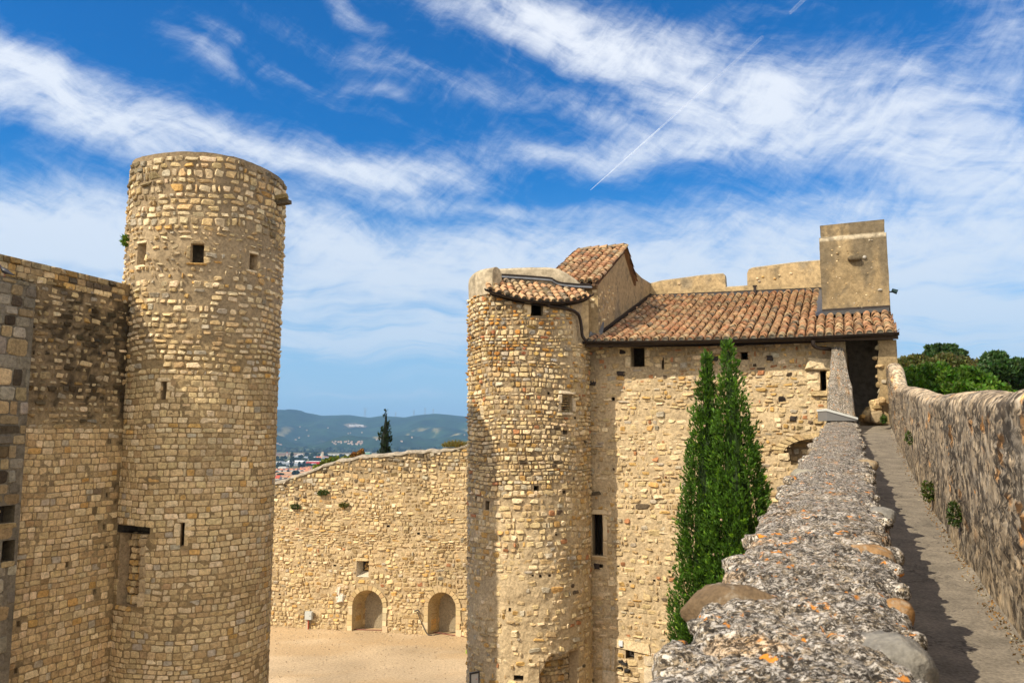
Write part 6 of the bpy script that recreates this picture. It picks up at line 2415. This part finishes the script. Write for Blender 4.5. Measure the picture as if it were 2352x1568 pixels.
def leafy(name, base, blobs, n, size, col, label, seed, group=None, trunk=.25, trans=None):
    """tree: trunk with limbs to each blob (centre xyz, radii) of leaves"""
    rng = np.random.default_rng(seed)
    base = np.asarray(base, float)
    root = thing(name, base, label, 'tree', group)
    b = Buf()
    cs = np.array([q[0] for q in blobs]); rs = np.array([q[1] for q in blobs])
    fork = base + (cs.mean(0) - base) * .5
    tube(b, [base - [0, 0, .1], base + (fork - base) * .5, fork], [trunk, trunk * .8, trunk * .6], np.array([.12, .09, .065]), 8)
    for c in cs:
        tube(b, spline([fork, (fork + c) / 2 + rng.normal(size=3) * .3, c], 6), np.linspace(trunk * .5, trunk * .08, 6), np.array([.11, .085, .06]), 6)
    b.build('trunk', M_BARK, root)
    b = Buf()
    vol = np.prod(rs, 1) ** (2 / 3)
    k = rng.choice(len(cs), n, p=vol / vol.sum())
    d = rng.normal(size=(n, 3)); d /= np.linalg.norm(d, axis=1)[:, None]
    lob = .72 + .6 * fbm(d[:, 0] * 2.2 + k * 3.3, d[:, 1] * 2.2 + d[:, 2] * 2.7, 3, seed)
    P = cs[k] + d * rs[k] * (lob * rng.uniform(.55, 1.05, n) ** .6)[:, None]
    v, f = rand_quads(rng, P, size, .55, up=d * .7 + np.array([0, 0, .5]))
    tone = rng.uniform(.55, 1.45, (n, 1)) * (.7 + .6 * vn(P[:, 0] * 1.1, P[:, 2] * 1.1 + P[:, 1], seed))[:, None]
    c = np.asarray(col) * tone * (1 + .12 * rng.normal(size=(n, 3)))
    b.add(v, [f], np.repeat(np.clip(c, .003, 1), 4, 0))
    b.build('crown', M_LEAF, root)
    return root


def blobset(px, Y, rng, depth=1.2):
    """list of (x, y, rx, ry) in the survey print at distance Y -> crown blobs"""
    out = []
    for x, y, rx, ry in px:
        c = at(x, y, Y + rng.uniform(-depth, depth))
        out.append((c, np.array([rx / F * Y, max(rx, ry) / F * Y, ry / F * Y])))
    return out


_r = np.random.default_rng(77)


def groundpoint(px, Y):
    return np.array([*at(px, 1012, Y)[:2], -.1])


leafy('broadleaf_tree', groundpoint(2160, 33), blobset([(2105, 874, 40, 34), (2148, 866, 36, 36), (2188, 880, 36, 30), (2222, 872, 34, 30), (2258, 886, 34, 28), (2285, 898, 30, 20), (2130, 905, 60, 34), (2200, 910, 70, 30), (2090, 900, 40, 40), (2260, 925, 80, 30)], 33, _r), 19000, .105, (.068, .145, .011),
      'bright light green broadleaf tree just behind the dip of the outer parapet', 11)
leafy('evergreen_oak', groundpoint(2150, 46), blobset([(2085, 846, 24, 24), (2112, 834, 24, 20), (2140, 842, 26, 18), (2172, 832, 28, 20), (2205, 838, 26, 20), (2238, 842, 22, 16), (2110, 865, 50, 24), (2240, 862, 40, 22), (2076, 850, 22, 30)], 46, _r), 11000, .13, (.10, .105, .030),
      'olive brown evergreen oak rising above the light green tree', 13)
leafy('umbrella_pine', groundpoint(2165, 62), blobset([(2135, 819, 24, 8), (2165, 805, 36, 8), (2150, 797, 22, 6), (2180, 797, 18, 6), (2195, 811, 24, 7), (2206, 819, 15, 5), (2160, 822, 26, 7), (2120, 823, 12, 5), (2185, 826, 22, 6), (2168, 815, 40, 6)], 62, _r, .8), 4200, .17, (.040, .080, .018),
      'dark flat topped umbrella pine standing behind the olive oak', 17, trunk=.3)
leafy('dark_oak', groundpoint(2320, 42), blobset([(2285, 826, 26, 20), (2275, 850, 26, 22), (2312, 848, 26, 22), (2340, 846, 28, 22), (2360, 850, 30, 24), (2300, 868, 46, 22), (2350, 872, 46, 22), (2256, 860, 14, 18), (2262, 872, 20, 22)], 42, _r), 12000, .135, (.036, .080, .018),
      'tall dark green oak at the right edge above the outer parapet', 19)
leafy('low_tree', groundpoint(2262, 52), blobset([(2245, 868, 18, 16), (2232, 880, 26, 20), (2268, 884, 26, 16)], 52, _r), 1500, .2, (.035, .060, .018),
      'small grey green tree filling the gap between light green tree and dark oak', 23)
leafy('yellow_shrub', np.array([*at(770, 1060, 60)[:2], -.1]) , blobset([(768, 1066, 34, 14), (800, 1060, 20, 10), (745, 1075, 22, 10)], 58, _r), 900, .2, (.13, .15, .02),
      'yellow green shrub showing over the sloping top of the courtyard wall', 29)
bsh = at(818, 1052, 56)
leafy('flowering_shrub', np.array([bsh[0], bsh[1], -.1]), blobset([(812, 1048, 8, 8), (824, 1045, 7, 9), (830, 1040, 5, 8)], 56, _r, .3), 300, .14, (.22, .11, .03),
      'shrub with red and yellow blossom peeking over the courtyard wall', 31)


# ------------------------------------------------------------------ the town on the plain
def zz(zx, zy):
    return (1090 + zx * .17432) * .57422, (1780 + zy * .17432) * .57422


def tn(zx, zy):
    p = on_plain(*zz(zx, zy))
    return p, p[1] / F * .1001          # point and metres per crop pixel there


def town():
    rng = np.random.default_rng(61)
    W0, PK, RED_, BL = np.array([.62, .60, .56]), np.array([.46, .20, .11]), np.array([.50, .02, .02]), np.array([.22, .25, .30])

    def building(name, x0, x1, ybase, hw, hr, wall, roof, label, cat, depth=12, group=None, solar=0, win=True, flat=False, side=None):
        p, m = tn((x0 + x1) / 2, ybase)
        w, h, r = (x1 - x0) * m, hw * m, hr * m
        root = thing(name, (p[0], p[1], PLAIN), label, cat, group)
        x, y, z = p[0] - w / 2, p[1], PLAIN
        b = Buf()
        box(b, (x, y, z - .3), (w, 0, 0), (0, depth, 0), (0, 0, h + .3), wall)
        if not flat:
            b.add([(x, y, z + h), (x, y + depth, z + h), (x, y + depth / 2, z + h + r)], [np.arange(3)], wall)
            b.add([(x + w, y, z + h), (x + w, y + depth, z + h), (x + w, y + depth / 2, z + h + r)], [np.arange(3)], wall)
        b.build('wall', M_FAR, root)
        b = Buf()
        if flat:
            box(b, (x - .2, y - .2, z + h), (w + .4, 0, 0), (0, depth + .4, 0), (0, 0, max(r, .4)), roof)
        else:
            o = 1.03
            for s in (0, 1):
                yy = y - .4 if s == 0 else y + depth + .4
                b.add([(x - .4, yy, z + h - .1), (x + w + .4, yy, z + h - .1), (x + w + .4, y + depth / 2, z + h + r + .15), (x - .4, y + depth / 2, z + h + r + .15)], [np.arange(4)], roof)
        b.build('roof', M_FAR, root)
        for k in range(solar):
            b = Buf()
            xx = x + w * (.12 + .5 * k)
            b.add([(xx, y + depth * .12, z + h + r * .30 + .3), (xx + w * .20, y + depth * .12, z + h + r * .30 + .3), (xx + w * .20, y + depth * .36, z + h + r * .78 + .3), (xx, y + depth * .36, z + h + r * .78 + .3)], [np.arange(4)], np.array([.05, .055, .09]))
            b.build('solar_panel', M_FAR, root)
        if win:
            n = min(4, max(2, int(w / 7)))
            for k in range(n):
                b = Buf()
                box(b, (x + w * (k + .5) / n - .6, y - .04, z + h * .35), (1.2, 0, 0), (0, .03, 0), (0, 0, h * .3), np.array([.08, .09, .10]))
                b.build('window', M_FAR, root)
        return root
    g1 = 'terraced houses with solar roofs in the town'
    for i, (a, b_, yb, lab) in enumerate(((66, 325, 607, 'leftmost pale terraced house with solar panels, next to the round tower'), (302, 545, 603, 'second terraced house from the round tower with solar panels on its pink roof'),
                                         (538, 792, 600, 'third terraced house from the round tower with a grey gable'), (800, 1110, 556, 'longest terraced house, ending at the sloping courtyard wall'))):
        building('terraced_house', a, b_, yb, 38, 30, W0 * (1 if i else .85), PK * 1.1, lab, 'house', 16, g1, 2)
    building('terraced_house', 620, 860, 566, 30, 30, W0, PK, 'terraced house set behind the others with a plain end wall', 'house', 16, g1, 1)
    g2 = 'tiled houses at the foot of the castle'
    for (a, b_, yb, hw, hr, c, lab) in ((56, 150, 790, 34, 62, (.42, .09, .045), 'small house under a bright red roof beside the round tower'), (160, 335, 770, 40, 38, (.42, .22, .12), 'cream house with one dark window below the terraced row'),
                                        (265, 430, 770, 24, 44, (.44, .20, .09), 'house with a wide orange brown roof near the courtyard wall'), (430, 560, 742, 20, 34, (.46, .23, .12), 'low pink roofed house partly hidden by the courtyard wall'),
                                        (140, 450, 690, 22, 56, (.40, .235, .14), 'long low brown tiled roof in front of the terraced row'), (60, 135, 690, 20, 40, (.38, .22, .13), 'small brown tiled roof close to the round tower'),
                                        (610, 745, 650, 14, 36, (.42, .25, .15), 'brown tiled roof right of the round dark tree'), (720, 930, 640, 26, 60, (.46, .20, .11), 'pink tiled roofs touching the courtyard wall')):
        building('tiled_house', a, b_, yb, hw, hr, np.array([.55, .50, .40]), np.array(c), lab, 'house', 18, g2)
    WH = 'warehouse'
    building('warehouse', 70, 200, 455, 60, 16, BL * 1.4, np.array([.55, .58, .62]), 'low grey warehouse beside the round tower', WH, 40, flat=True)
    building('warehouse', 205, 390, 470, 64, 10, BL * 1.25, np.array([.5, .53, .57]), 'grey blue warehouse with a blue panel behind the terraced houses', WH, 40, flat=True)
    building('warehouse', 320, 690, 412, 34, 24, W0 * .9, np.array([.66, .68, .70]), 'long white gabled warehouse behind the poplar', WH, 60)
    building('warehouse', 490, 640, 470, 56, 8, BL * 1.3, np.array([.5, .53, .57]), 'grey warehouse with a red sign patch', WH, 40, flat=True)
    building('red_warehouse', 772, 1090, 438, 60, 8, RED_, np.array([.62, .60, .56]), 'bright red warehouse with a pale flat roof', WH, 60, flat=True, win=False)
    building('warehouse', 1090, 1270, 432, 56, 8, BL * .8, np.array([.55, .60, .56]), 'dark grey hall joined to the red warehouse', WH, 60, flat=True)
    building('warehouse', 755, 930, 470, 40, 6, BL, np.array([.60, .62, .60]), 'low white roofed shed below the red warehouse', WH, 40, flat=True)
    building('flat_shed', 132, 305, 546, 44, 6, W0 * .95, np.array([.68, .70, .70]), 'white flat roofed shed above the terraced houses', 'shed', 25, flat=True)
    building('slate_hall', 708, 850, 318, 30, 22, BL * 1.1, BL * 1.2, 'small blue grey roofed hall far off in the town', 'hall', 50)
    building('slate_hall', 915, 1010, 322, 30, 30, BL * 1.3, np.array([.35, .38, .45]), 'blue grey hall directly left of the pink hall', 'hall', 50)
    building('pink_hall', 975, 1250, 328, 40, 28, np.array([.55, .33, .26]), np.array([.52, .17, .10]), 'long pink hall with a red roof at the silo', 'hall', 50)
    building('slate_hall', 1140, 1480, 352, 46, 34, np.array([.34, .36, .42]), BL * .9, 'big slate roofed hall right of the silo', 'hall', 50)
    building('white_greenhouse', 1060, 1800, 246, 26, 10, np.array([.60, .61, .60]), np.array([.62, .63, .63]), 'very long white industrial hall along the far edge of town', 'hall', 60, flat=True, win=False)
    building('green_hall', 1940, 2230, 205, 36, 10, np.array([.12, .32, .20]), np.array([.55, .60, .55]), 'green fronted hall showing just over the courtyard wall', 'hall', 60, flat=True, win=False)
    building('pale_hall', 545, 720, 248, 28, 16, np.array([.58, .54, .48]), np.array([.55, .50, .45]), 'pale hall at the edge of the brown field', 'hall', 50)
    building('slate_hall', 455, 600, 275, 22, 10, BL * 1.4, np.array([.46, .5, .56]), 'long low blue grey hall behind the poplar top', 'hall', 50, flat=True)
    # silo
    p, m = tn(1145, 330)
    t = thing('grain_silo', (p[0], p[1], PLAIN), 'tall pale twin concrete silo in the town', 'silo')
    for i, (dx, h) in enumerate(((-12, 165), (12, 172))):
        b = Buf()
        q = p + [dx * m, 0, 0]
        tube(b, [q, q + [0, 0, h * m]], 13.5 * m, np.array([.52, .45, .36]), 16)
        b.build('cylinder_shaft', M_FAR, t)
        b = Buf()
        tube(b, [q + [0, 0, h * m - .2], q + [0, 0, h * m + 10 * m]], [13.0 * m, 8 * m], np.array([.50, .33, .28]), 16)
        b.build('cap', M_FAR, t)
    # red and white mast
    p, m = tn(333, 262)
    t = thing('striped_chimney', (p[0], p[1], PLAIN), 'thin chimney with red and white bands in front of the brown field', 'chimney')
    for k in range(4):
        b = Buf()
        tube(b, [p + [0, 0, 27 * m * k], p + [0, 0, 27 * m * (k + 1)]], 9 * m, [np.array([.6, .58, .55]), np.array([.6, .58, .55]), np.array([.6, .55, .52]), np.array([.5, .04, .05])][k], 12)
        b.build('band', M_FAR, t)
    p, m = tn(388, 480)
    b = Buf()
    tube(b, [p, p + [0, 0, 250 * m]], [7 * m, 5 * m], np.array([.58, .55, .48]), 10)
    tag(b.build('white_mast', M_FAR), 'slim white mast standing against the dark poplar', 'mast')
    # brown field beyond the town
    b = Buf()
    q = [tn(*s)[0] for s in ((40, 258), (640, 258), (760, 196), (40, 196))]
    b.add([v + [0, 0, .6] for v in q], [np.arange(4)], np.array([.24, .17, .085]))
    q = [tn(*s)[0] for s in ((40, 222), (700, 222), (780, 194), (40, 194))]
    b.add([v + [0, 0, 1.2] for v in q], [np.arange(4)], np.array([.17, .09, .05]))
    b.build('field', M_FAR, kind='structure')
    # town trees
    gr = 'trees among the town roofs'

    def ttree(x0, x1, yt, yb, kind, c, lab, n=260):
        p, m = tn((x0 + x1) / 2, yb)
        w, h = (x1 - x0) * m, (yb - yt) * m
        sd = int(x0 * 3 + yb)
        r = np.random.default_rng(sd)
        name = 'poplar' if kind else 'town_tree'
        root = thing(name, (p[0], p[1], PLAIN), lab, 'tree', gr)
        b = Buf()
        tube(b, [p - [0, 0, .2], p + [0, 0, h * .6]], [w * .05 + .15, w * .03 + .05], np.array([.12, .09, .065]), 6)
        b.build('trunk', M_BARK, root)
        d = r.normal(size=(n, 3)); d /= np.linalg.norm(d, axis=1)[:, None]
        k = .75 + .5 * fbm(d[:, 0] * 2 + sd, d[:, 2] * 2 + d[:, 1], 3, 3)
        if kind:
            hz = r.random(n)
            rr = w / 2 * np.sin(np.clip(.1 + hz * .9, 0, 1) * math.pi) ** .6
            an = r.random(n) * 6.283
            P = p + np.stack([rr * np.cos(an), rr * np.sin(an), h * (.06 + .94 * hz)], -1)
        else:
            P = p + [0, 0, h * .56] + d * np.array([w / 2, w / 2, h * .44]) * (k * r.uniform(.6, 1, n))[:, None]
        b = Buf()
        v, f = rand_quads(r, P, w * (.13 if not kind else .2), .7, up=d * .7 + np.array([0, 0, .4]))
        cc = np.asarray(c) * r.uniform(.55, 1.5, (n, 1))
        b.add(v, [f], np.repeat(cc, 4, 0))
        b.build('crown', M_LEAF, root)
    DG, MG, YG = (.018, .036, .012), (.030, .058, .016), (.075, .085, .02)
    ttree(388, 492, 172, 512, 1, DG, 'tall dark poplar rising above the white warehouse')
    for a, b_, t_, y_ in ((102, 155, 380, 505), (158, 208, 385, 470), (585, 645, 380, 505), (690, 755, 372, 495), (200, 240, 570, 652)):
        ttree(a, b_, t_, y_, 1, DG, 'dark pointed conifer among the warehouses and roofs')
    for a, b_, t_, y_, c in ((436, 616, 588, 690, DG), (60, 130, 590, 640, DG), (325, 390, 570, 612, DG), (555, 600, 556, 590, DG), (640, 715, 576, 612, DG), (935, 982, 536, 580, DG), (1125, 1165, 448, 520, DG), (110, 270, 645, 690, MG)):
        ttree(a, b_, t_, y_, 0, c, 'dark round tree between the tiled roofs')
    for a, b_, t_, y_, c in ((75, 150, 245, 330, DG), (180, 260, 250, 335, DG), (250, 340, 240, 330, DG), (100, 270, 312, 372, MG), (590, 712, 218, 300, DG), (720, 842, 165, 262, DG), (810, 920, 225, 322, MG), (880, 1082, 160, 300, MG), (480, 660, 290, 362, MG), (660, 800, 300, 365, MG), (850, 1130, 300, 362, MG),
                              (1170, 1270, 178, 262, DG), (1190, 1310, 220, 270, DG), (1310, 1400, 226, 276, MG), (1420, 1490, 225, 275, MG), (1500, 1690, 215, 322, DG), (1310, 1560, 308, 480, MG), (1090, 1180, 400, 470, DG), (1180, 1280, 392, 490, DG), (195, 320, 440, 520, MG), (320, 380, 455, 520, DG), (880, 1000, 440, 490, DG), (760, 900, 415, 485, MG), (245, 345, 360, 410, MG),
                              (1500, 1750, 300, 440, YG), (1740, 1840, 210, 290, MG), (1830, 1900, 190, 280, YG), (600, 740, 450, 500, DG), (60, 120, 440, 530, MG), (1650, 1760, 250, 330, MG)):
        ttree(a, b_, t_, y_, 0, c, 'bushy green tree between the halls of the town')
    # riverside wood across the plain
    b = Buf()
    n = 900
    for k in range(n):
        y = rng.uniform(4950, 6400)
        x = rng.uniform(-.40, .10) * y
        r = rng.uniform(9, 22)
        c = np.array([.020, .040, .016]) * rng.uniform(.6, 1.6)
        lump(b, (x, y, PLAIN + r * .55), (r * rng.uniform(.8, 1.5), r, r * rng.uniform(.7, 1.1)), c, rng, seg=8, amp=.35, freq=2.2)
    b.build('woodland', M_LEAF, kind='stuff')
    # hill villages and masts
    hv = 'white houses of the hill village'
    for k in range(26):
        zx, zy = rng.uniform(690, 1060), rng.uniform(422, 460)
        if rng.random() < .5:
            zx = rng.uniform(850, 1060)
        p = on_hill((1090 + zx * .3444) * .57422, (1620 + zy * .3444) * .57422)
        hill_house(p, rng, 'tiny white house in the village at the foot of the hills', hv)
    hv = 'scattered houses on the hillside'
    for zx, zy in ((320, 255), (400, 295), (60, 452), (85, 462), (100, 465), (310, 382), (645, 268), (880, 332), (905, 326), (1040, 320), (270, 405), (420, 360), (1500, 425), (1210, 405), (2230, 350), (1620, 380)):
        p = on_hill((1090 + zx * .3444) * .57422, (1620 + zy * .3444) * .57422)
        hill_house(p, rng, 'lone pale house on the wooded hillside', hv)
    # pale levelled ground with a substation
    b = Buf()
    c0 = [(822, 232), (880, 218), (960, 214), (1040, 232), (1105, 252), (1060, 268), (960, 262), (890, 275), (860, 250)]
    pts = []
    for s in c0:
        p = on_hill((1090 + s[0] * .3444) * .57422, (1620 + s[1] * .3444) * .57422)
        pts.append(p + [0, -6, 6])
    b.add(pts, [np.arange(len(pts))], np.array([.19, .16, .11]))
    b.build('clearing', M_FAR, kind='structure')
    for zx, w_ in ((925, 60), (975, 50), (1030, 55)):
        p = on_hill((1090 + zx * .3444) * .57422, (1620 + 244 * .3444) * .57422)
        b = Buf()
        box(b, p + [-w_ / 2, -14, -6], (w_, 0, 0), (0, 14, 0), (0, 0, 22), np.array([.55, .56, .56]))
        tag(b.build('substation_hall', M_FAR), 'low white hall on the pale clearing high on the hills', 'hall', 'halls on the hillside clearing')
    for i, (zx, h) in enumerate(((1080, 110), (1338, 60), (1645, 70), (1775, 80), (1870, 60), (1435, 55))):
        a_ = (1090 + zx * .3444) * .57422
        Y = 9950
        x = (a_ - CX) / F * Y
        z = float(hill_h(np.array([x]), np.array([Y]))[0]) - 6
        b = Buf()
        q = np.array([x, Y, z])
        H = h * 1.0
        for sx in (-1, 1):
            for sy in (-1, 1):
                tube(b, [q + [sx * H * .12, sy * H * .12, 0], q + [sx * H * .04, sy * H * .04, H * .6], q + [sx * H * .10, 0, H]], 1.3, np.array([.30, .32, .34]), 4)
        for k in (.6, .8, 1.0):
            tube(b, [q + [-H * .22, 0, H * k], q + [H * .22, 0, H * k]], 1.2, np.array([.30, .32, .34]), 4)
        tag(b.build('power_pylon', M_FAR), 'tallest lattice power pylon on the hill crest, left of the slim cypress' if i == 0 else 'small lattice power pylon on the crest of the hills', 'pylon', 'power pylons on the ridge')


def hill_house(p, rng, lab, grp):
    s = rng.uniform(9, 17)
    b = Buf()
    box(b, p + [-s / 2, -8, -5], (s, 0, 0), (0, 9, 0), (0, 0, 11), np.array([.42, .38, .31]) * rng.uniform(.7, 1.1))
    b.add([p + [-s * .55, -8.4, 6], p + [s * .55, -8.4, 6], p + [s * .55, -3.5, 9], p + [-s * .55, -3.5, 9]], [np.arange(4)], np.array([.42, .26, .18]))
    tag(b.build('village_house', M_FAR), lab, 'house', grp)


town()

# ------------------------------------------------------------------ vapour trail high in the sky
def trail():
    m = bpy.data.materials.new('ice_cloud')
    m.use_nodes = True
    T = NT(m.node_tree)
    bs = T.n['Principled BSDF']
    bs.inputs['Base Color'].default_value = (.95, .95, .97, 1)
    bs.inputs['Roughness'].default_value = 1
    tc = T.new('ShaderNodeTexCoord')
    nz = T.noise(tc.outputs['Object'], .0012, 4, .6)
    at_ = T.new('ShaderNodeAttribute', attribute_name='Col')
    T.put(bs.inputs['Alpha'], T.math('MULTIPLY', at_.outputs['Fac'], T.ramp(nz, [(.35, .35), (.65, 1.0)])))
    for (pa, pb, r0, r1, a0, a1) in (((1356, 437), (1752, 85), 6, 38, .55, .06), ((1815, 30), (1858, -12), 34, 44, .12, .11)):
        alt = 9000.0
        e = []
        for q in (pa, pb):
            r = ray(*q)
            e.append(r * (alt / r[2]) + [0, 0, CZ])
        k = np.linspace(0, 1, 40)
        P = e[0] + (e[1] - e[0]) * k[:, None]
        b = Buf()
        c = np.repeat((a0 + (a1 - a0) * k)[:, None], 8, 0) * np.ones((1, 3))
        tube(b, P, r0 + (r1 - r0) * k, c, 8)
        o = b.build('vapour_trail', m, smooth=True)
        tag(o, 'long thin white vapour trail slanting up across the sky' if pa[0] < 1500 else 'short piece of white vapour trail at the top edge of the sky', 'vapour trail')


trail()


# ------------------------------------------------------------------ haze over the valley
def haze(dens):
    b = Buf()
    box(b, (-9600, -150, PLAIN - 8), (19200, 0, 0), (0, 14400, 0), (0, 0, 620), np.array([1, 1, 1.]))
    m = bpy.data.materials.new('valley_haze')
    m.use_nodes = True
    T = NT(m.node_tree)
    T.n.clear()
    v = T.new('ShaderNodeVolumePrincipled')
    v.inputs['Color'].default_value = (.31, .60, 1.0, 1)
    v.inputs['Density'].default_value = dens
    v.inputs['Anisotropy'].default_value = .1
    o = T.new('ShaderNodeOutputMaterial')
    T.l.new(v.outputs[0], o.inputs['Volume'])
    b.build('haze', m, kind='stuff')


haze(6.4e-5)
